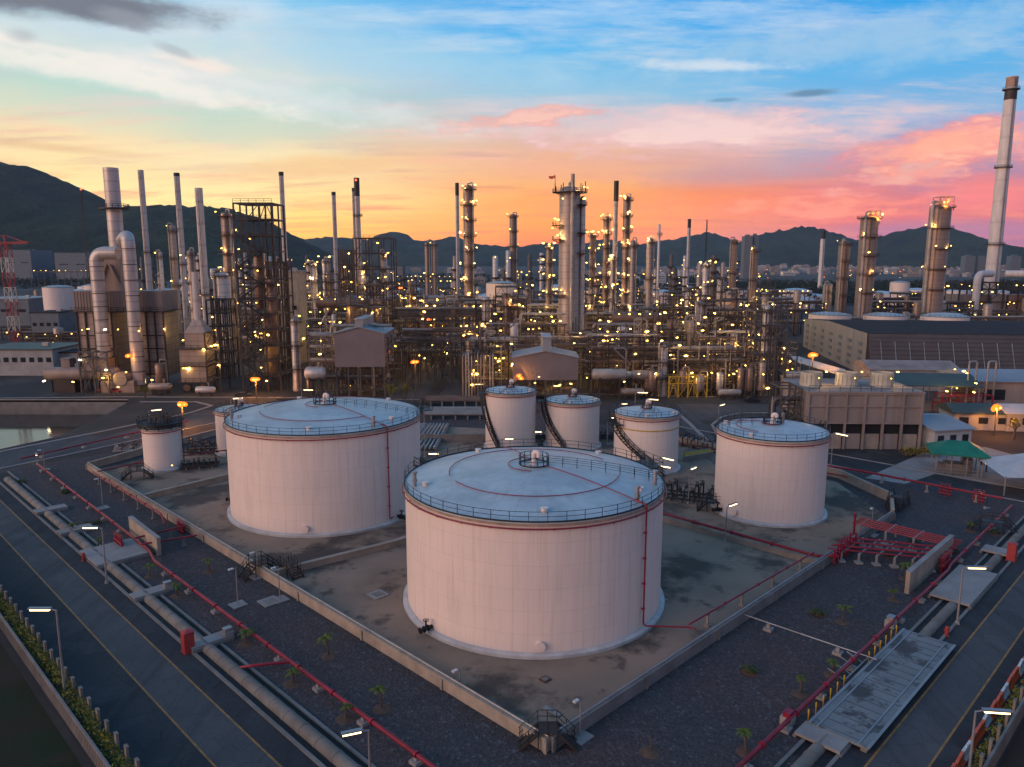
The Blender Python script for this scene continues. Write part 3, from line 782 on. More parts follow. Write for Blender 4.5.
def spiral_stair(t,R,h,a0,a1,z1=None,wd=.9,wrap=False):
    """from angle a0 at the rim down to a1 at the foot"""
    if wrap and a0>0: a0-=2*PI
    z1=0 if z1 is None else z1; nst=int((h-z1)/.42); m=M(); out=[];inn=[]
    for k in range(nst+1):
        u=k/nst; an=a0+(a1-a0)*u; z=h+(z1-h)*u
        m.box(((R+.15+wd/2)*math.cos(an),(R+.15+wd/2)*math.sin(an),z),(wd,.42,.06),an)
        for rr,L in ((R+.15,inn),(R+.15+wd,out)):
            L.append((rr*math.cos(an),rr*math.sin(an),z))
            if k%2==0: m.box((rr*math.cos(an),rr*math.sin(an),z+.5),(.07,.07,1.0),an)
    for L in (inn,out):
        m.tube([(x,y,z-.1) for x,y,z in L],.13,5); m.tube([(x,y,z+1.05) for x,y,z in L],.06,5); m.tube([(x,y,z+.55) for x,y,z in L],.045,5)
    m.build('spiral_stair',m_black,t)
def landing(t,R,h,an,wd=1.6,ln=3.0):
    m=M(); c,s=math.cos(an),math.sin(an)
    m.box(((R+wd/2+.15)*c,(R+wd/2+.15)*s,h-.05),(wd,ln,.1),an)
    for dx,dy in ((-1,-1),(-1,0),(-1,1),(1,-1),(1,0),(1,1)):
        x0=(R+.15+wd/2)+dx*wd/2; y0=dy*ln/2
        m.box((x0*c-y0*s,x0*s+y0*c,h+.55),(.07,.07,1.1),an)
    for zz in (.55,1.1):
        q=[((R+.15+wd/2)+dx*wd/2,dy*ln/2) for dx,dy in ((-1,-1),(1,-1),(1,1),(-1,1))]
        m.tube([(x0*c-y0*s,x0*s+y0*c,h+zz) for x0,y0 in q],.035,5)
    m.build('stair_landing',m_black,t)
tA,RA,hA=tank('big white domed tank standing behind and left of the front tank',327,0,105,15.2,15.0,posts=50)
tB,RB,hB=tank('biggest white tank, standing in front of all the others',533.5,0,71.35,15.07,14.24,posts=50)
tC,RC,hC=tank('mid-sized white tank standing alone beside the cooling tower',769.8,0,109,8.42,13.1,posts=34)
tD,RD,hD=tank('small white tank with black stair, first of the row behind the front tank',510.5,0,153.0,5.35,12.3,posts=22,arcs=False)
tE,RE,hE=tank('small white tank with black stair, middle of the row behind the front tank',572.5,0,154.0,5.75,10.0,posts=22,arcs=False)
tF,RF,hF=tank('small white tank with a yellow band and black stair, nearest the mid-sized tank',646,0,136.4,6.15,10.83,posts=24,arcs=False)
tG,RG,hG=tank('smallest white tank, crowned by a dark railed platform full of valves',162.5,0,138.6,3.42,8.11,posts=18,arcs=False)
tH,RH,hH=tank('small white tank almost hidden behind the big domed tank',241,0,150,4.9,9.0,posts=20,arcs=False)
aB=rim_angle(tB,RB,hB,643.5); aA=rim_angle(tA,RA,hA,386)
roof_gear(tB,RB,hB,True,aB,((.5,3.35),(3.6,6.05)))
roof_gear(tA,RA,hA,True,aA,((1.2,3.1),(3.4,5.6)))
roof_gear(tC,RC,hC,False,2.4,((2.2,4.0),))
for t,R,h in ((tD,RD,hD),(tE,RE,hE),(tF,RF,hF),(tH,RH,hH)): roof_gear(t,R,h,False,-2.0,((1,2.5),))
def loc(t,p): return (p[0]-t.location.x,p[1]-t.location.y,p[2])
riser(tB,RB,hB,aB,[loc(tB,(*G(690,635)[:2],.9)),loc(tB,(*G(695,637)[:2],.9))])
riser(tA,RA,hA,aA,[loc(tA,(*G(401,517)[:2],.9)),loc(tA,(*G(405,516)[:2],.9))])
for t,R,px in ((tB,RB,540),(tA,RA,305),(tC,RC,735),(tF,RF,634)): manhole(t,R,rim_angle(t,R,1.3,px))
for t,R,px in ((tB,RB,432),(tA,RA,236),(tC,RC,722),(tA,RA,398)): valve(t,R,rim_angle(t,R,1,px))
spiral_stair(tD,RD,hD,rim_angle(tD,RD,hD,484)-.0,rim_angle(tD,RD,0,500),1.0,wrap=True)
spiral_stair(tE,RE,hE,rim_angle(tE,RE,hE,543),rim_angle(tE,RE,0,566),.6,wrap=True)
spiral_stair(tF,RF,hF,rim_angle(tF,RF,hF,612),rim_angle(tF,RF,0,655)+.25,.2,wrap=True)
landing(tF,RF,hF-1.6,rim_angle(tF,RF,hF,620)); landing(tD,RD,hD-.2,rim_angle(tD,RD,hD,486)); landing(tE,RE,hE-.2,rim_angle(tE,RE,hE,545))
M().ringbox(RF+.01,RF+.06,hF-2.5,hF-2.3,72).build('yellow_band',m_yelp,tF)
spiral_stair(tB,RB,hB,2.75,1.2,.2); spiral_stair(tA,RA,hA,.35,1.9,.2); spiral_stair(tC,RC,hC,.2,1.5,.2)
landing(tB,RB,hB-.1,.45,2.0,4); landing(tA,RA,hA-.1,.35,2.0,4)
# foam chambers on the rim
for t,R,h,an in ((tB,RB,hB,aB+.02),(tB,RB,hB,aB+.5),(tB,RB,hB,3.4),(tA,RA,hA,aA-.1),(tA,RA,hA,3.5)):
    x,y=math.cos(an),math.sin(an); m=M(); z=roofz(R,h,R-1)
    m.cyl(((R-1)*x,(R-1)*y,z),((R-1)*x,(R-1)*y,z+1.5),.22,n=10); m.cyl(((R-1)*x,(R-1)*y,z+1.5),((R-1)*x,(R-1)*y,z+1.7),.34,n=10)
    m.cyl(((R-1)*x,(R-1)*y,z+.5),((R-1)*x,(R-1)*y,z+.8),.3,n=10); m.build('foam_chamber',m_galv,t)
# dark valve deck on the smallest tank
m=M(); z=hG+.75
m.ringbox(.2,RG+.75,z,z+.14,40); rail_ring(m,RG+.72,z+.14,1.15,22,.08,seg=48)
for k in range(10):
    an=k*.628; m.beam((RG*math.cos(an),RG*math.sin(an),hG-.3),((RG+.75)*math.cos(an),(RG+.75)*math.sin(an),z),.12)
m.build('valve_deck',m_black,tG)
for k in range(9):
    an=k*.7+.2; r=.9+1.7*((k*37)%10)/10; hh=.8+.9*((k*53)%10)/10; x,y=r*math.cos(an),r*math.sin(an)
    m=M(); m.cyl((x,y,z),(x,y,z+hh),.2,n=8); m.cyl((x,y,z+hh*.6),(x,y,z+hh*.72),.34,n=10); m.tube(fillet([(x,y,z+hh),(x,y,z+hh+.4),(x+.7,y+.2,z+hh+.4),(x+.7,y+.2,z)],.3,3),.11,6)
    m.build('deck_valve',m_steel2,tG)
m=M(); an=rim_angle(tG,RG,4,182)
for s in (-.25,.25):
    m.beam(((RG+.35)*math.cos(an)-s*math.sin(an),(RG+.35)*math.sin(an)+s*math.cos(an),0),((RG+.35)*math.cos(an)-s*math.sin(an),(RG+.35)*math.sin(an)+s*math.cos(an),z+1.2),.07)
for k in range(22): m.beam(((RG+.35)*math.cos(an)+.25*math.sin(an),(RG+.35)*math.sin(an)-.25*math.cos(an),.4*k+.3),((RG+.35)*math.cos(an)-.25*math.sin(an),(RG+.35)*math.sin(an)+.25*math.cos(an),.4*k+.3),.05)
m.build('ladder',m_black,tG)
lamp(tG,(RG*.9,-RG*.95,1.3),'f',.4)
# tall stand pipe and frames on the mid tank's roof
m=M(); z=roofz(RC,hC,2); m.cyl((.2,1.2,z-.3),(.2,1.2,z+4.2),.1,n=8); m.cyl((1.9,.8,z-.2),(1.9,.8,z+1.6),.28,n=10); m.build('vent_mast',m_galv,tC)
# ---------------------------------------------------------------- bund walls
def wall(label, pts, h=1.0, t=.5, mat=None, pipe=True, name='bund_wall', step=None):
    root=thing(name,label,'bund wall',pts[0])
    o=Vector(pts[0]); q=[Vector(p)-o for p in pts]
    m=M()
    for a,b in zip(q,q[1:]):
        d=(b-a).normalized(); m.beam((a.x,a.y,h/2),(b.x,b.y,h/2),t,h)
        m.beam((a.x,a.y,h+.06),(b.x,b.y,h+.06),t+.12,.115)
    m.build('wall',mat or m_conc,root)
    if pipe:
        m=M()
        for a,b in zip(q,q[1:]):
            m.tube([(a.x,a.y,h+.27),(b.x,b.y,h+.27)],.07,6)
            L=(b-a).length; k=int(L/3)
            for s in range(k): p=a.lerp(b,(s+.5)/k); m.box((p.x,p.y,h+.17),(.2,.2,.14))
        m.build('conduit',m_galv,root)
    if step:
        m=M()
        for a,b in zip(q,q[1:]):
            L=(b-a).length; k=max(1,int(L/step)); nrm=Vector((-(b-a).y,(b-a).x,0)).normalized()
            for s in range(k+1):
                for sd in (-1,1):
                    p=a.lerp(b,s/k)+nrm*sd*(t/2+.06); m.box((p.x,p.y,h*.46),(.3,.16,h*.92),math.atan2((b-a).y,(b-a).x))
        m.build('buttress',mat or m_conc,root)
    return root
wall('long tan concrete bund wall facing the left road',[W(0,0),W(0,119)],1.15,.55,step=12)
wall('long grey concrete bund wall facing the right road',[W(.3,0),W(79.2,0)],1.15,.55,m_conc2,step=12)
wall('tan bund wall with posts behind the mid-sized tank',[W(79.2,0),W(88,3.2),W(96,15),W(98,60)],1.5,.4,pipe=False)
wall('low concrete divider running from the left bund wall to behind the front tank',[W(.3,48),W(18,45.5),W(53,45.5)],.8,.6,pipe=False)
wall('low concrete divider between the front tank and the mid-sized tank',[W(53.4,45.2),W(53.4,.3)],.7,.5,pipe=False)
wall('low tan concrete divider between the smallest tank and the big domed tank',[W(.3,92),W(18,94),W(34,98)],.9,.6,pipe=False)
wall('tan wall behind the smallest tank',[W(0,119),W(13,124),W(40,133),W(58,127)],1.3,.5,pipe=False)
wall('grey wall below the pipe trench behind the front tank',[W(58,92),W(72,79)],1.6,.5,m_conc2,pipe=False)
# ---------------------------------------------------------------- red firewater mains on blocks
def red_pipe(label, pts, r=.17, z=.75, step=6.0, blocks=True, posts=None, name='fire_water_pipe'):
    o=Vector((pts[0][0],pts[0][1],0)); root=thing(name,label,'fire pipe',o)
    q=[Vector((p[0],p[1],p[2] if len(p)>2 and p[2]>0 else z))-o for p in pts]
    m=M(); m.tube(fillet(q,.6,3),r,10)
    for a,b in zip(q,q[1:]):
        L=(b-a).length; k=int(L/6)
        for s in range(1,k):
            p=a.lerp(b,s/k); d=(b-a).normalized(); m.tube([p-d*.12,p+d*.12],r*1.55,10)
    m.build('pipe',m_red,root)
    for a,b in zip(q,q[1:]):
        L=(b-a).length; k=int(L/step)
        for s in range(k):
            p=a.lerp(b,(s+.5)/k); rz=math.atan2((b-a).y,(b-a).x)
            if blocks:
                m=M(); hh=p.z-r; m.box((p.x,p.y,.16),(.9,.9,.32),rz); m.box((p.x,p.y,.32+(hh-.32)/2),(.35,.35,max(.05,hh-.32)),rz); m.build('support',m_concp,root)
            elif posts:
                m=M(); m.box((p.x,p.y,(p.z-r)/2),(.26,.26,p.z-r),rz); m.box((p.x,p.y,p.z-r-.04),(.6,.3,.08),rz); m.box((p.x,p.y,.1),(.6,.6,.2),rz); m.build('post',posts,root)
    return root
red_pipe('long straight red fire main beside the left culvert',[W(-8.5,-12),W(-8.5,62),W(-7.6,66.5),W(-7.4,75),W(-6.6,127)],.19,.8,7)
red_pipe('long straight red fire main beside the right culvert',[W(6,-12.5),W(62,-12.5),W(64,-12.2),W(97.5,-12)],.19,.8,7)
red_pipe('red pipe crossing behind the gravel from the left corner',[W(-8,134),W(9,139.5),W(30,146)],.16,.8,8)
red_pipe('double-height red main along the far side of the mid-sized tank',[W(93.5,40),W(98.3,12),W(98,-10.5)],.2,1.5,6,False,m_concp)
red_pipe('thin red pipe under the main behind the mid-sized tank',[W(92,36),W(94.5,14),W(93.5,8)],.12,1.0,6,False,m_concp)
red_pipe('red pipe on tan posts along the inside of the right bund wall',[G(690,635)[:2]+(1.45,) if False else W(24.7,2.2,1.5),W(53.8,1.4,1.5)],.11,1.5,7,False,m_conc)
red_pipe('thick red pipe crossing between the front and the mid-sized tank',[W(53.6,44,1.2),W(53.6,1.0,1.2),W(55.5,-1.2,1.2)],.2,1.2,7,False,m_conc)
red_pipe('red pipe passing in front of the smallest tank',[W(-.8,110.5,1.5),W(10,112,1.5),W(27,108,1.5)],.12,1.5,7,False,m_conc)
red_pipe('red pipe on posts along the outside of the left bund wall',[W(-1.7,110,1.7),W(-1.7,78,1.7),W(-1.7,76.5,.4)],.15,1.7,6,False,m_conc2)
red_pipe('short red branch pipe dipping into the culvert from the left main',[W(-8.5,26.5,.8),W(-11.6,28.5,.8),W(-12.6,30,.3)],.15,.8,50)
wp=red_pipe('thin pale pipe crossing the gravel from bund wall to steel-decked bridge',[W(32.1,.6),W(32.6,-14.2)],.07,.85,5)
for ch in wp.children:
    if ch.name.startswith('pipe'): ch.data.materials[0]=m_galv
wp.name='water_pipe'
# grouped red branch lines from the mains to the bund manifolds
def manifold_left():
    red_pipe('upper red branch pipe from the left main to the bund wall',[W(-8,70.5,1.5),W(-1.6,70.5,1.5),W(-.9,70.5,1.5)],.13,1.5,3,False,m_conc2)
    red_pipe('lower red branch pipe from the left main to the bund wall',[W(-8,68,1.3),W(-1.2,66,1.3)],.13,1.3,3,False,m_conc2)
manifold_left()
def manifold(label, base, rz, nstub, sp=.55, hh=1.5):
    t=thing('fire_manifold',label,'pipe manifold',base,rz)
    m=M(); L=sp*(nstub-1)
    m.tube([(-.4,0,.9),(L+.4,0,.9)],.17,10)
    m.tube([(-.4,0,.45),(L+.4,0,.45)],.13,8); m.build('header',m_red,t)
    for k in range(nstub):
        m=M(); x=k*sp; m.cyl((x,0,0),(x,0,hh),.12,n=8); m.cyl((x,0,hh),(x,0,hh+.12),.24,n=10); m.cyl((x,-.35,.9),(x,.35,.9),.1,n=8); m.cyl((x,0,hh*.75),(x,0,hh*.82),.22,n=10)
        m.build('stub_pipe',m_red,t)
        m=M(); m.ringtube(.22,hh+.42,.035,12,c=(x,0)); m.cyl((x,0,hh+.1),(x,0,hh+.45),.04,n=6); m.build('hand_wheel',m_redbox,t)
    return t
manifold('row of red valve stubs on the left bund wall',W(-1.1,73),math.radians(-45),4)
manifold('cluster of red valves behind the left concrete shield wall',W(-9.6,73.5),math.radians(-45),5,.6,1.6)
manifold('cluster of red valves behind the right concrete shield wall',W(62.5,-11.6),math.radians(45),5,.7,1.6)
manifold('red valve stubs on the far main, nearest the mid-sized tank',W(98.1,-1.5),math.radians(-45),3,.6,1.7)
manifold('red valve stubs at the far end of the far main',W(98.1,-6.5),math.radians(-45),3,.6,1.7)
# dense red pipe bridge from the right main to the bund wall
t=thing('pipe_bridge','bank of parallel red pipes on posts joining bund wall and right main','pipe bridge',W(58,0))
for k in range(7):
    u=58+k*.9; m=M(); a=W(u-1.5+k*.1,.6,1.5+.22*(k%2)); b=W(u+6.0,-11.6,1.3+.22*(k%2)); m.tube([a-t.location,b-t.location],.10,8); m.build('pipe',m_red,t)
for k in range(6):
    f=k/5; a=W(57+5*f,-1-9.5*f)-t.location; b=W(64.5+4.5*f,-1-9.5*f)-t.location
    m=M(); m.beam((a.x,a.y,0),(a.x,a.y,1.3),.22); m.beam((b.x,b.y,0),(b.x,b.y,1.3),.22); m.beam((a.x,a.y,1.25),(b.x,b.y,1.25),.2); m.box((a.x,a.y,.12),(.9,.9,.24)); m.box((b.x,b.y,.12),(.9,.9,.24)); m.build('support',m_concp,t)
for k in range(8):
    p=W(55+k*1.0,-.9)-t.location; m=M(); m.cyl((p.x,p.y,.2),(p.x,p.y,2.2+.5*(k%3)),.13,n=8); m.cyl((p.x,p.y,1.5),(p.x,p.y,1.66),.28,n=10); m.build('valve_riser',m_red,t)
t2=thing('pipe_bridge','second bank of red pipes further along, from bund wall to shield wall','pipe bridge',W(67,0))
for k in range(5):
    a=W(67+k*.8,1.5,2.2); b=W(69+k*.8,-11.4,1.5); m=M(); m.tube([a-t2.location,b-t2.location],.11,8); m.build('pipe',m_red,t2)
for k in range(4):
    f=k/3; a=W(66.8+1.6*f,.5-10.5*f)-t2.location; b=W(71+1.6*f,.5-10.5*f)-t2.location; zz=2.05-.5*f
    m=M(); m.beam((a.x,a.y,0),(a.x,a.y,zz),.22); m.beam((b.x,b.y,0),(b.x,b.y,zz),.22); m.beam((a.x,a.y,zz),(b.x,b.y,zz),.2); m.box((a.x,a.y,.12),(.9,.9,.24)); m.build('support',m_concp,t2)
m=M(); p=W(67,1.2)-t2.location; m.cyl((p.x,p.y,0),(p.x,p.y,3.6),.16,n=8); m.cyl((p.x,p.y,3.6),(p.x,p.y,3.75),.3,n=10); m.build('valve_riser',m_red,t2)
# concrete shield walls in front of the valve clusters
def shield(label,a,b,h):
    r=thing('shield_wall',label,'concrete wall',a); d=b-a; m=M(); n_=Vector((-d.y,d.x,0)).normalized()*.25
    q=[Vector((0,0,0)),d]; pts=[(-n_),(d-n_),(d+n_),(n_)]
    vs=[(p.x,p.y,0) for p in pts]+[(p.x,p.y,h) for p in pts]
    m.add(vs,[(3,2,1,0),(4,5,6,7),(0,1,5,4),(1,2,6,5),(2,3,7,6),(3,0,4,7)]); m.build('wall',m_conc,r)
    m=M(); m.beam((0,0,h+.06),(d.x,d.y,h+.06),.62,.12); m.build('coping',m_concp,r)
shield('upright pale concrete slab wall beside the left fire main',W(-6.6,65.5),W(-6.2,77.5),2.4)
shield('upright pale concrete slab wall beside the right fire main',W(52.6,-10.6),W(70,-10.6),2.7)
# ---------------------------------------------------------------- big culvert pipes and drain crossings
def culvert(label,a,b,r,z):
    t=thing('culvert_pipe',label,'concrete pipe',a); d=b-a; L=d.length; k=int(L/2.6); u=d.normalized()
    m=M(); m.tube([(0,0,z),(d.x,d.y,z)],r,18)
    for s in range(1,k):
        p=u*(L*s/k); m.tube([(p.x-u.x*.13,p.y-u.y*.13,z),(p.x+u.x*.13,p.y+u.y*.13,z)],r*1.055,18)
    m.build('barrel',m_culv,t)
culvert('long concrete culvert pipe lying in the left roadside drain',W(-12.65,-20),W(-12.65,122),.64,-.02)
culvert('concrete culvert pipe in the right roadside drain, below the steel-decked bridge',W(8,-15.5),W(17.8,-15.5),.57,-.05)
culvert('concrete culvert pipe in the right roadside drain, beyond the steel-decked bridge',W(41.8,-15.5),W(53,-15.5),.57,-.05)
culvert('concrete culvert pipe at the far end of the right roadside drain',W(66,-15.5),W(102,-15.5),.57,-.05)
def slab(label,i0,i1,j0,j1,z=.6,mat=None,name='drain_crossing'):
    t=thing(name,label,'concrete slab',W(i0,j0)); m=M()
    q=[W(i0,j0),W(i1,j0),W(i1,j1),W(i0,j1)]; m.prism([(p-q[0]) for p in q],z-.25,z); m.build('slab',mat or m_concp,t)
    m=M()
    for p,r in ((q[0],q[1]),(q[3],q[2])):
        a=p-q[0]; b=r-q[0]; m.beam((a.x,a.y,(z-.25)/2),(b.x,b.y,(z-.25)/2),.3,z-.26)
    m.build('abutment',m_conc2,t); return t
slab('wide pale slab over the left drain at the shield wall',-14.2,-7.4,66.2,73.5)
slab('narrow slab across the left drain, nearest the camera',-14.2,-9.8,36.2,37.8)
slab('narrow slab across the left drain, between the red cabinet and the wide slab',-14.2,-9.8,52.6,54.4)
slab('narrow slab across the left drain, beyond the wide slab',-14.2,-9.8,82.5,84.5)
slab('narrow slab across the left drain, farthest from the camera',-14.2,-9.8,95.5,97.5)
slab('wide pale slab over the right drain at the shield wall',53.2,65.5,-17.2,-12.9)
slab('narrow pale slab across the right drain beside the far red cabinet',73.5,76,-17.2,-13.4)
slab('lower pale slab at the near end of the steel-decked bridge',16.2,18.4,-17.2,-13.4,.5)
# steel decked bridge with yellow bollards
t=thing('deck_bridge','blue-grey steel-decked bridge with yellow bollards beside the right road','bridge',W(18.2,-18.6))
b0=t.location
def rel(i,j,z): return W(i,j,z)-b0
m=M(); m.prism([rel(18.2,-18.7,0),rel(41.8,-18.7,0),rel(41.8,-13.8,0),rel(18.2,-13.8,0)],.36,.58); m.build('deck',m_bridge,t)
m=M()
for j in (-18.7,-17.9,-14.5,-13.8): a=rel(18.2,j,.61); b=rel(41.8,j,.61); m.beam(a,b,.14 if j in (-17.9,-14.5) else .25,.06)
m.build('deck_edge',m_grate,t)
for k in range(19):
    i=18.7+k*1.26; a=rel(i,-17.75,.592); b=rel(i,-14.6,.592); m=M(); m.beam(a,b,.05,.03); m.build('deck_joint',m_steel2,t)
m=M(); m.beam(rel(18.3,-18.3,.17),rel(41.7,-18.3,.17),.5,.35); m.beam(rel(18.3,-14.1,.17),rel(41.7,-14.1,.17),.4,.35); m.build('abutment',m_conc2,t)
for k in range(15):
    if k in (6,7,8): continue
    p=rel(19+k*1.55,-13.35,0); m=M(); m.cyl((p.x,p.y,0),(p.x,p.y,1.15),.05,n=8); m.cyl((p.x,p.y,.85),(p.x,p.y,1.15),.075,n=8); m.ball((p.x,p.y,1.17),.085,8); m.build('bollard',m_yelp,t)
m=M(); p=rel(36.5,-13.6,0)
for k in range(4): m.beam(rel(27.5+k*1.5,-13.2,.3),rel(27.5+k*1.5,-11.5,.9),.08)
m.beam(rel(27.3,-12.4,.9),rel(33,-12.4,.9),.1); m.beam(rel(27.3,-13.3,.6),rel(33,-13.3,.6),.1); m.build('pipe_frame',m_galv,t)
# ---------------------------------------------------------------- red cabinets, small boxes
def cabinet(label,i,j,h=2.0,w_=.95,mat=None,name='fire_cabinet'):
    t=thing(name,label,'fire cabinet',W(i,j),math.radians(45))
    m=M(); m.box((0,0,.08),(w_+.1,w_+.1,.16)); m.box((0,0,h/2+.1),(w_,w_,h-.1)); m.build('body',mat or m_redbox,t)
    m=M(); m.add([(-w_/2-.08,-w_/2-.08,h+.06),(w_/2+.08,-w_/2-.08,h+.06),(w_/2+.08,w_/2+.08,h+.06),(-w_/2-.08,w_/2+.08,h+.06),(0,0,h+.28)],[(3,2,1,0),(0,1,4),(1,2,4),(2,3,4),(3,0,4)]); m.build('roof',mat or m_redbox,t)
    m=M(); m.box((-w_/2-.02,0,h*.55),(.03,w_*.8,h*.7)); m.build('door',mat or m_redbox,t)
cabinet('tall red fire cabinet standing on the kerb of the left road',-14.3,37.0,2.2,1.0)
cabinet('red fire cabinet beside the right road at the edge of the picture',73.5,-17.0,2.3,1.0)
for lab,i,j in (('short red hydrant post on the left kerb near the narrow slab',-14.5,70.8),('short red hydrant post on the right kerb beyond the steel-decked bridge',44.5,-17.2)):
    t=thing('hydrant_post',lab,'hydrant',W(i,j)); m=M(); m.cyl((0,0,0),(0,0,1.0),.2,n=12); m.ball((0,0,1.02),.2,10,(1,1,.6)); m.cyl((-.3,0,.75),(.3,0,.75),.09,n=8); m.cyl((0,0,.0),(0,0,.08),.3,n=12); m.build('body',m_redbox,t)
for lab,i,j in (('grey meter box on the narrow slab nearest the camera',-10.2,36.8),('grey meter box on the narrow slab between cabinet and wide slab',-10.2,53.2),('grey valve box on concrete at the far end of the steel-decked bridge',42.5,-12.2),('red valve box on a concrete block at the near end of the steel-decked bridge',17.5,-12.2)):
    t=thing('meter_box',lab,'meter box',W(i,j,.0),math.radians(45)); m=M(); m.box((0,0,.42),(1.0,1.0,.84)); m.build('plinth',m_concp,t); m=M(); m.box((0,0,1.03),(.8,.6,.38)); m.box((0,0,1.24),(.9,.7,.05)); m.build('box',m_red if 'red' in lab else m_galv,t)
# ---------------------------------------------------------------- crossover stairs with black rails
def crossover(label,base,rz,ln=3.0,h=1.5,wd=1.4,mat=None):
    mat=mat or m_rail
    t=thing('crossover_stair',label,'steel stair',base,rz)
    m=M(); m.box((0,0,h),(ln*.5,wd,.08)); 
    for s in (-1,1):
        for k in range(6): m.box((s*(ln*.25+.16+.26*k),0,h-.25*(k+1)),(.28,wd,.05))
        for y in (-wd/2,wd/2): m.beam((s*ln*.25,y,h-.05),(s*(ln*.25+1.6),y,0),.08,.2)
    m.build('treads',m_steel if mat is m_rail else mat,t)
    m=M()
    for y in (-wd/2,wd/2):
        for zz in (.55,1.1):
            m.tube([(-ln*.25-1.6,y,zz),(-ln*.25,y,h+zz),(ln*.25,y,h+zz),(ln*.25+1.6,y,zz)],.04,5)
        for x,z in ((-ln*.25-1.5,0.1),(-ln*.25-.8,h*.5),(-ln*.25,h),(0,h),(ln*.25,h),(ln*.25+.8,h*.5),(ln*.25+1.5,.1)): m.box((x,y,z+.55),(.07,.07,1.1))
    m.build('handrail',mat,t)
    m=M()
    for x in (-ln*.25,ln*.25):
        for y in (-wd/2,wd/2): m.box((x,y,h/2),(.1,.1,h))
    m.build('legs_frame',mat,t)
crossover('black-railed stair over the front corner of the bund wall',W(.6,.6),math.radians(0),3.2,1.6,1.6)
crossover('cluster of black railings stepping over the left bund wall at the divider',W(0,50),math.radians(45),3.4,1.6,1.8)
crossover('second black-railed stair on the bund divider, one step in from the left wall',W(2.8,47.3),math.radians(-45),3.0,1.4,1.5)
crossover('black steel stair bridging pipes in front of the mid-sized tank',W(63.5,21.5),math.radians(-10),5.5,1.6,1.6,m_black)
crossover('black steel footbridge over the right fire main',W(84,-12.3),math.radians(-25),6,1.6,1.3,m_black)
crossover('black steel stair over the red pipe before the smallest tank',W(4.5,106),math.radians(20),4.4,1.5,1.4,m_black)
crossover('grey-railed stair at the far corner of the bund by the mid-sized tank',W(86,1.5),math.radians(45),3.5,1.8,2.2)
# ---------------------------------------------------------------- street lamps
def street_lamp(label, base, top, side, hlen=2.3, k='tube', mat=None, r=.09, dbl=False, group='street lamps'):
    """base: ground point; top: height of the head; side: world angle the arm points to"""
    t=thing('street_lamp',label,'street lamp',base,0,group)
    M().tube([(0,0,0),(0,0,top)],r*1.4,10,r1=r*.8).build('pole',mat or m_galv,t)
    M().cyl((0,0,0),(0,0,.35),.28,.2,12).build('foot',m_concp,t)
    c,s=math.cos(side),math.sin(side)
    m=M(); m.tube([(0,0,top-.05),(.5*c,.5*s,top+.08)],r*.6,8); m.build('arm',mat or m_galv,t)
    h=M(); h.box(((.45+hlen/2)*c,(.45+hlen/2)*s,top+.17),(hlen,.34,.12),side); ho=h.build('lamp_head',m_galv,t)
    b=M(); b.box(((.45+hlen/2)*c,(.45+hlen/2)*s,top+.03),(hlen*.86,.24,.14),side); b.build('tube_lamp',e_tube if k=='tube' else e_wht,ho)
    NLAMP[0]+=1
    return t
def lampH(base,px,py):  # height above ground point so that the head shows at py
    r=ray(px,py); return CAMH+r[2]/r[1]*base.y
def sl(label,bpx,bpy,py,side,hlen=2.3,**kw):
    b=G(bpx,bpy); return street_lamp(label,b,lampH(b,bpx,py),side,hlen,**kw)
sl('street lamp with lit head standing in the left fence hedge',66,703,610,PI,2.0)
sl('street lamp with lit head beside the left shield wall slab',107,583,528,PI,2.0)
sl('street lamp with lit head low in front, beside the left culvert',371,800,730,PI+.35,1.55)
sl('street lamp with lit head beside the right shield wall slab',957,624,568,-.05,2.1)
sl('street lamp with lit head low beside the orange and white barriers',966,800,711,-.12,2.0)
for lab,px,py,Y,side,hl in (('street lamp between the left edge and the pond road',27,456,144,2.2,1.6),('street lamp behind the smallest tank',144,411,160,.6,2.2),('street lamp on the road before the big domed tank',227,399,185,.5,2.6),('street lamp beside the bend of the pond road',252,404.5,178,.2,2.4),('street lamp behind the big domed tank, before the process stair tower',299,390,196,-.1,2.8),
    ('street lamp above the big domed tank edge near the pipe trench',423,411,150,2.6,2.4),('bright lamp behind the front tank beside the domed tank',424,454,118,0,1.8),('lamp at the stair foot of the first small tank',502,439,142,0,1.8),('second lamp above the front tank rim below the first small tank',533,432,150,0,1.4),
    ('lamp behind the yellow-banded tank by the plant road',648,399,196,-.45,3.0),('lamp behind the yellow-banded tank, nearer the process units',637,392.5,208,-.2,3.2),('lamp at the rim stair of the yellow-banded tank',609,418,160,0,1.8),('lamp on the kerb before the process units',621,404,188,0,1.6),
    ('leaning lamp in front of the yellow-banded tank, upper one',662,457,118,-.85,2.4),('leaning lamp in front of the yellow-banded tank, lower one',656,465,112,-.6,2.4),('lamp over the black valves before the mid-sized tank',693,470,120,.85,1.8),('lamp at the foot of the mid-sized tank',732,507,103,.7,2.0),
    ('lamp standing behind the mid-sized tank on the plant road',722,406,182,.85,2.6),('lamp between the mid-sized tank and the cooling tower',838,433,140,-.95,2.6),('lamp on the plant road before the first cladded building',385,402.5,190,.2,1.5),('lamp beside the second cladded building on stilts',552,386,214,0,2.6),('lamp before the narrow process gap',471,384.5,214,.1,3),('lamp near the second cladded building, lower one',536,377,212,.1,2.6),('lamp in the gravel at the far end of the right main',998,510,117.5,.5,.8)):
    b=Vector(((px-CX)/FPX*(Y*CP+20*SP),Y,0)); street_lamp(lab,b,lampH(b,px,py),side,hl,k='tube',r=.08)
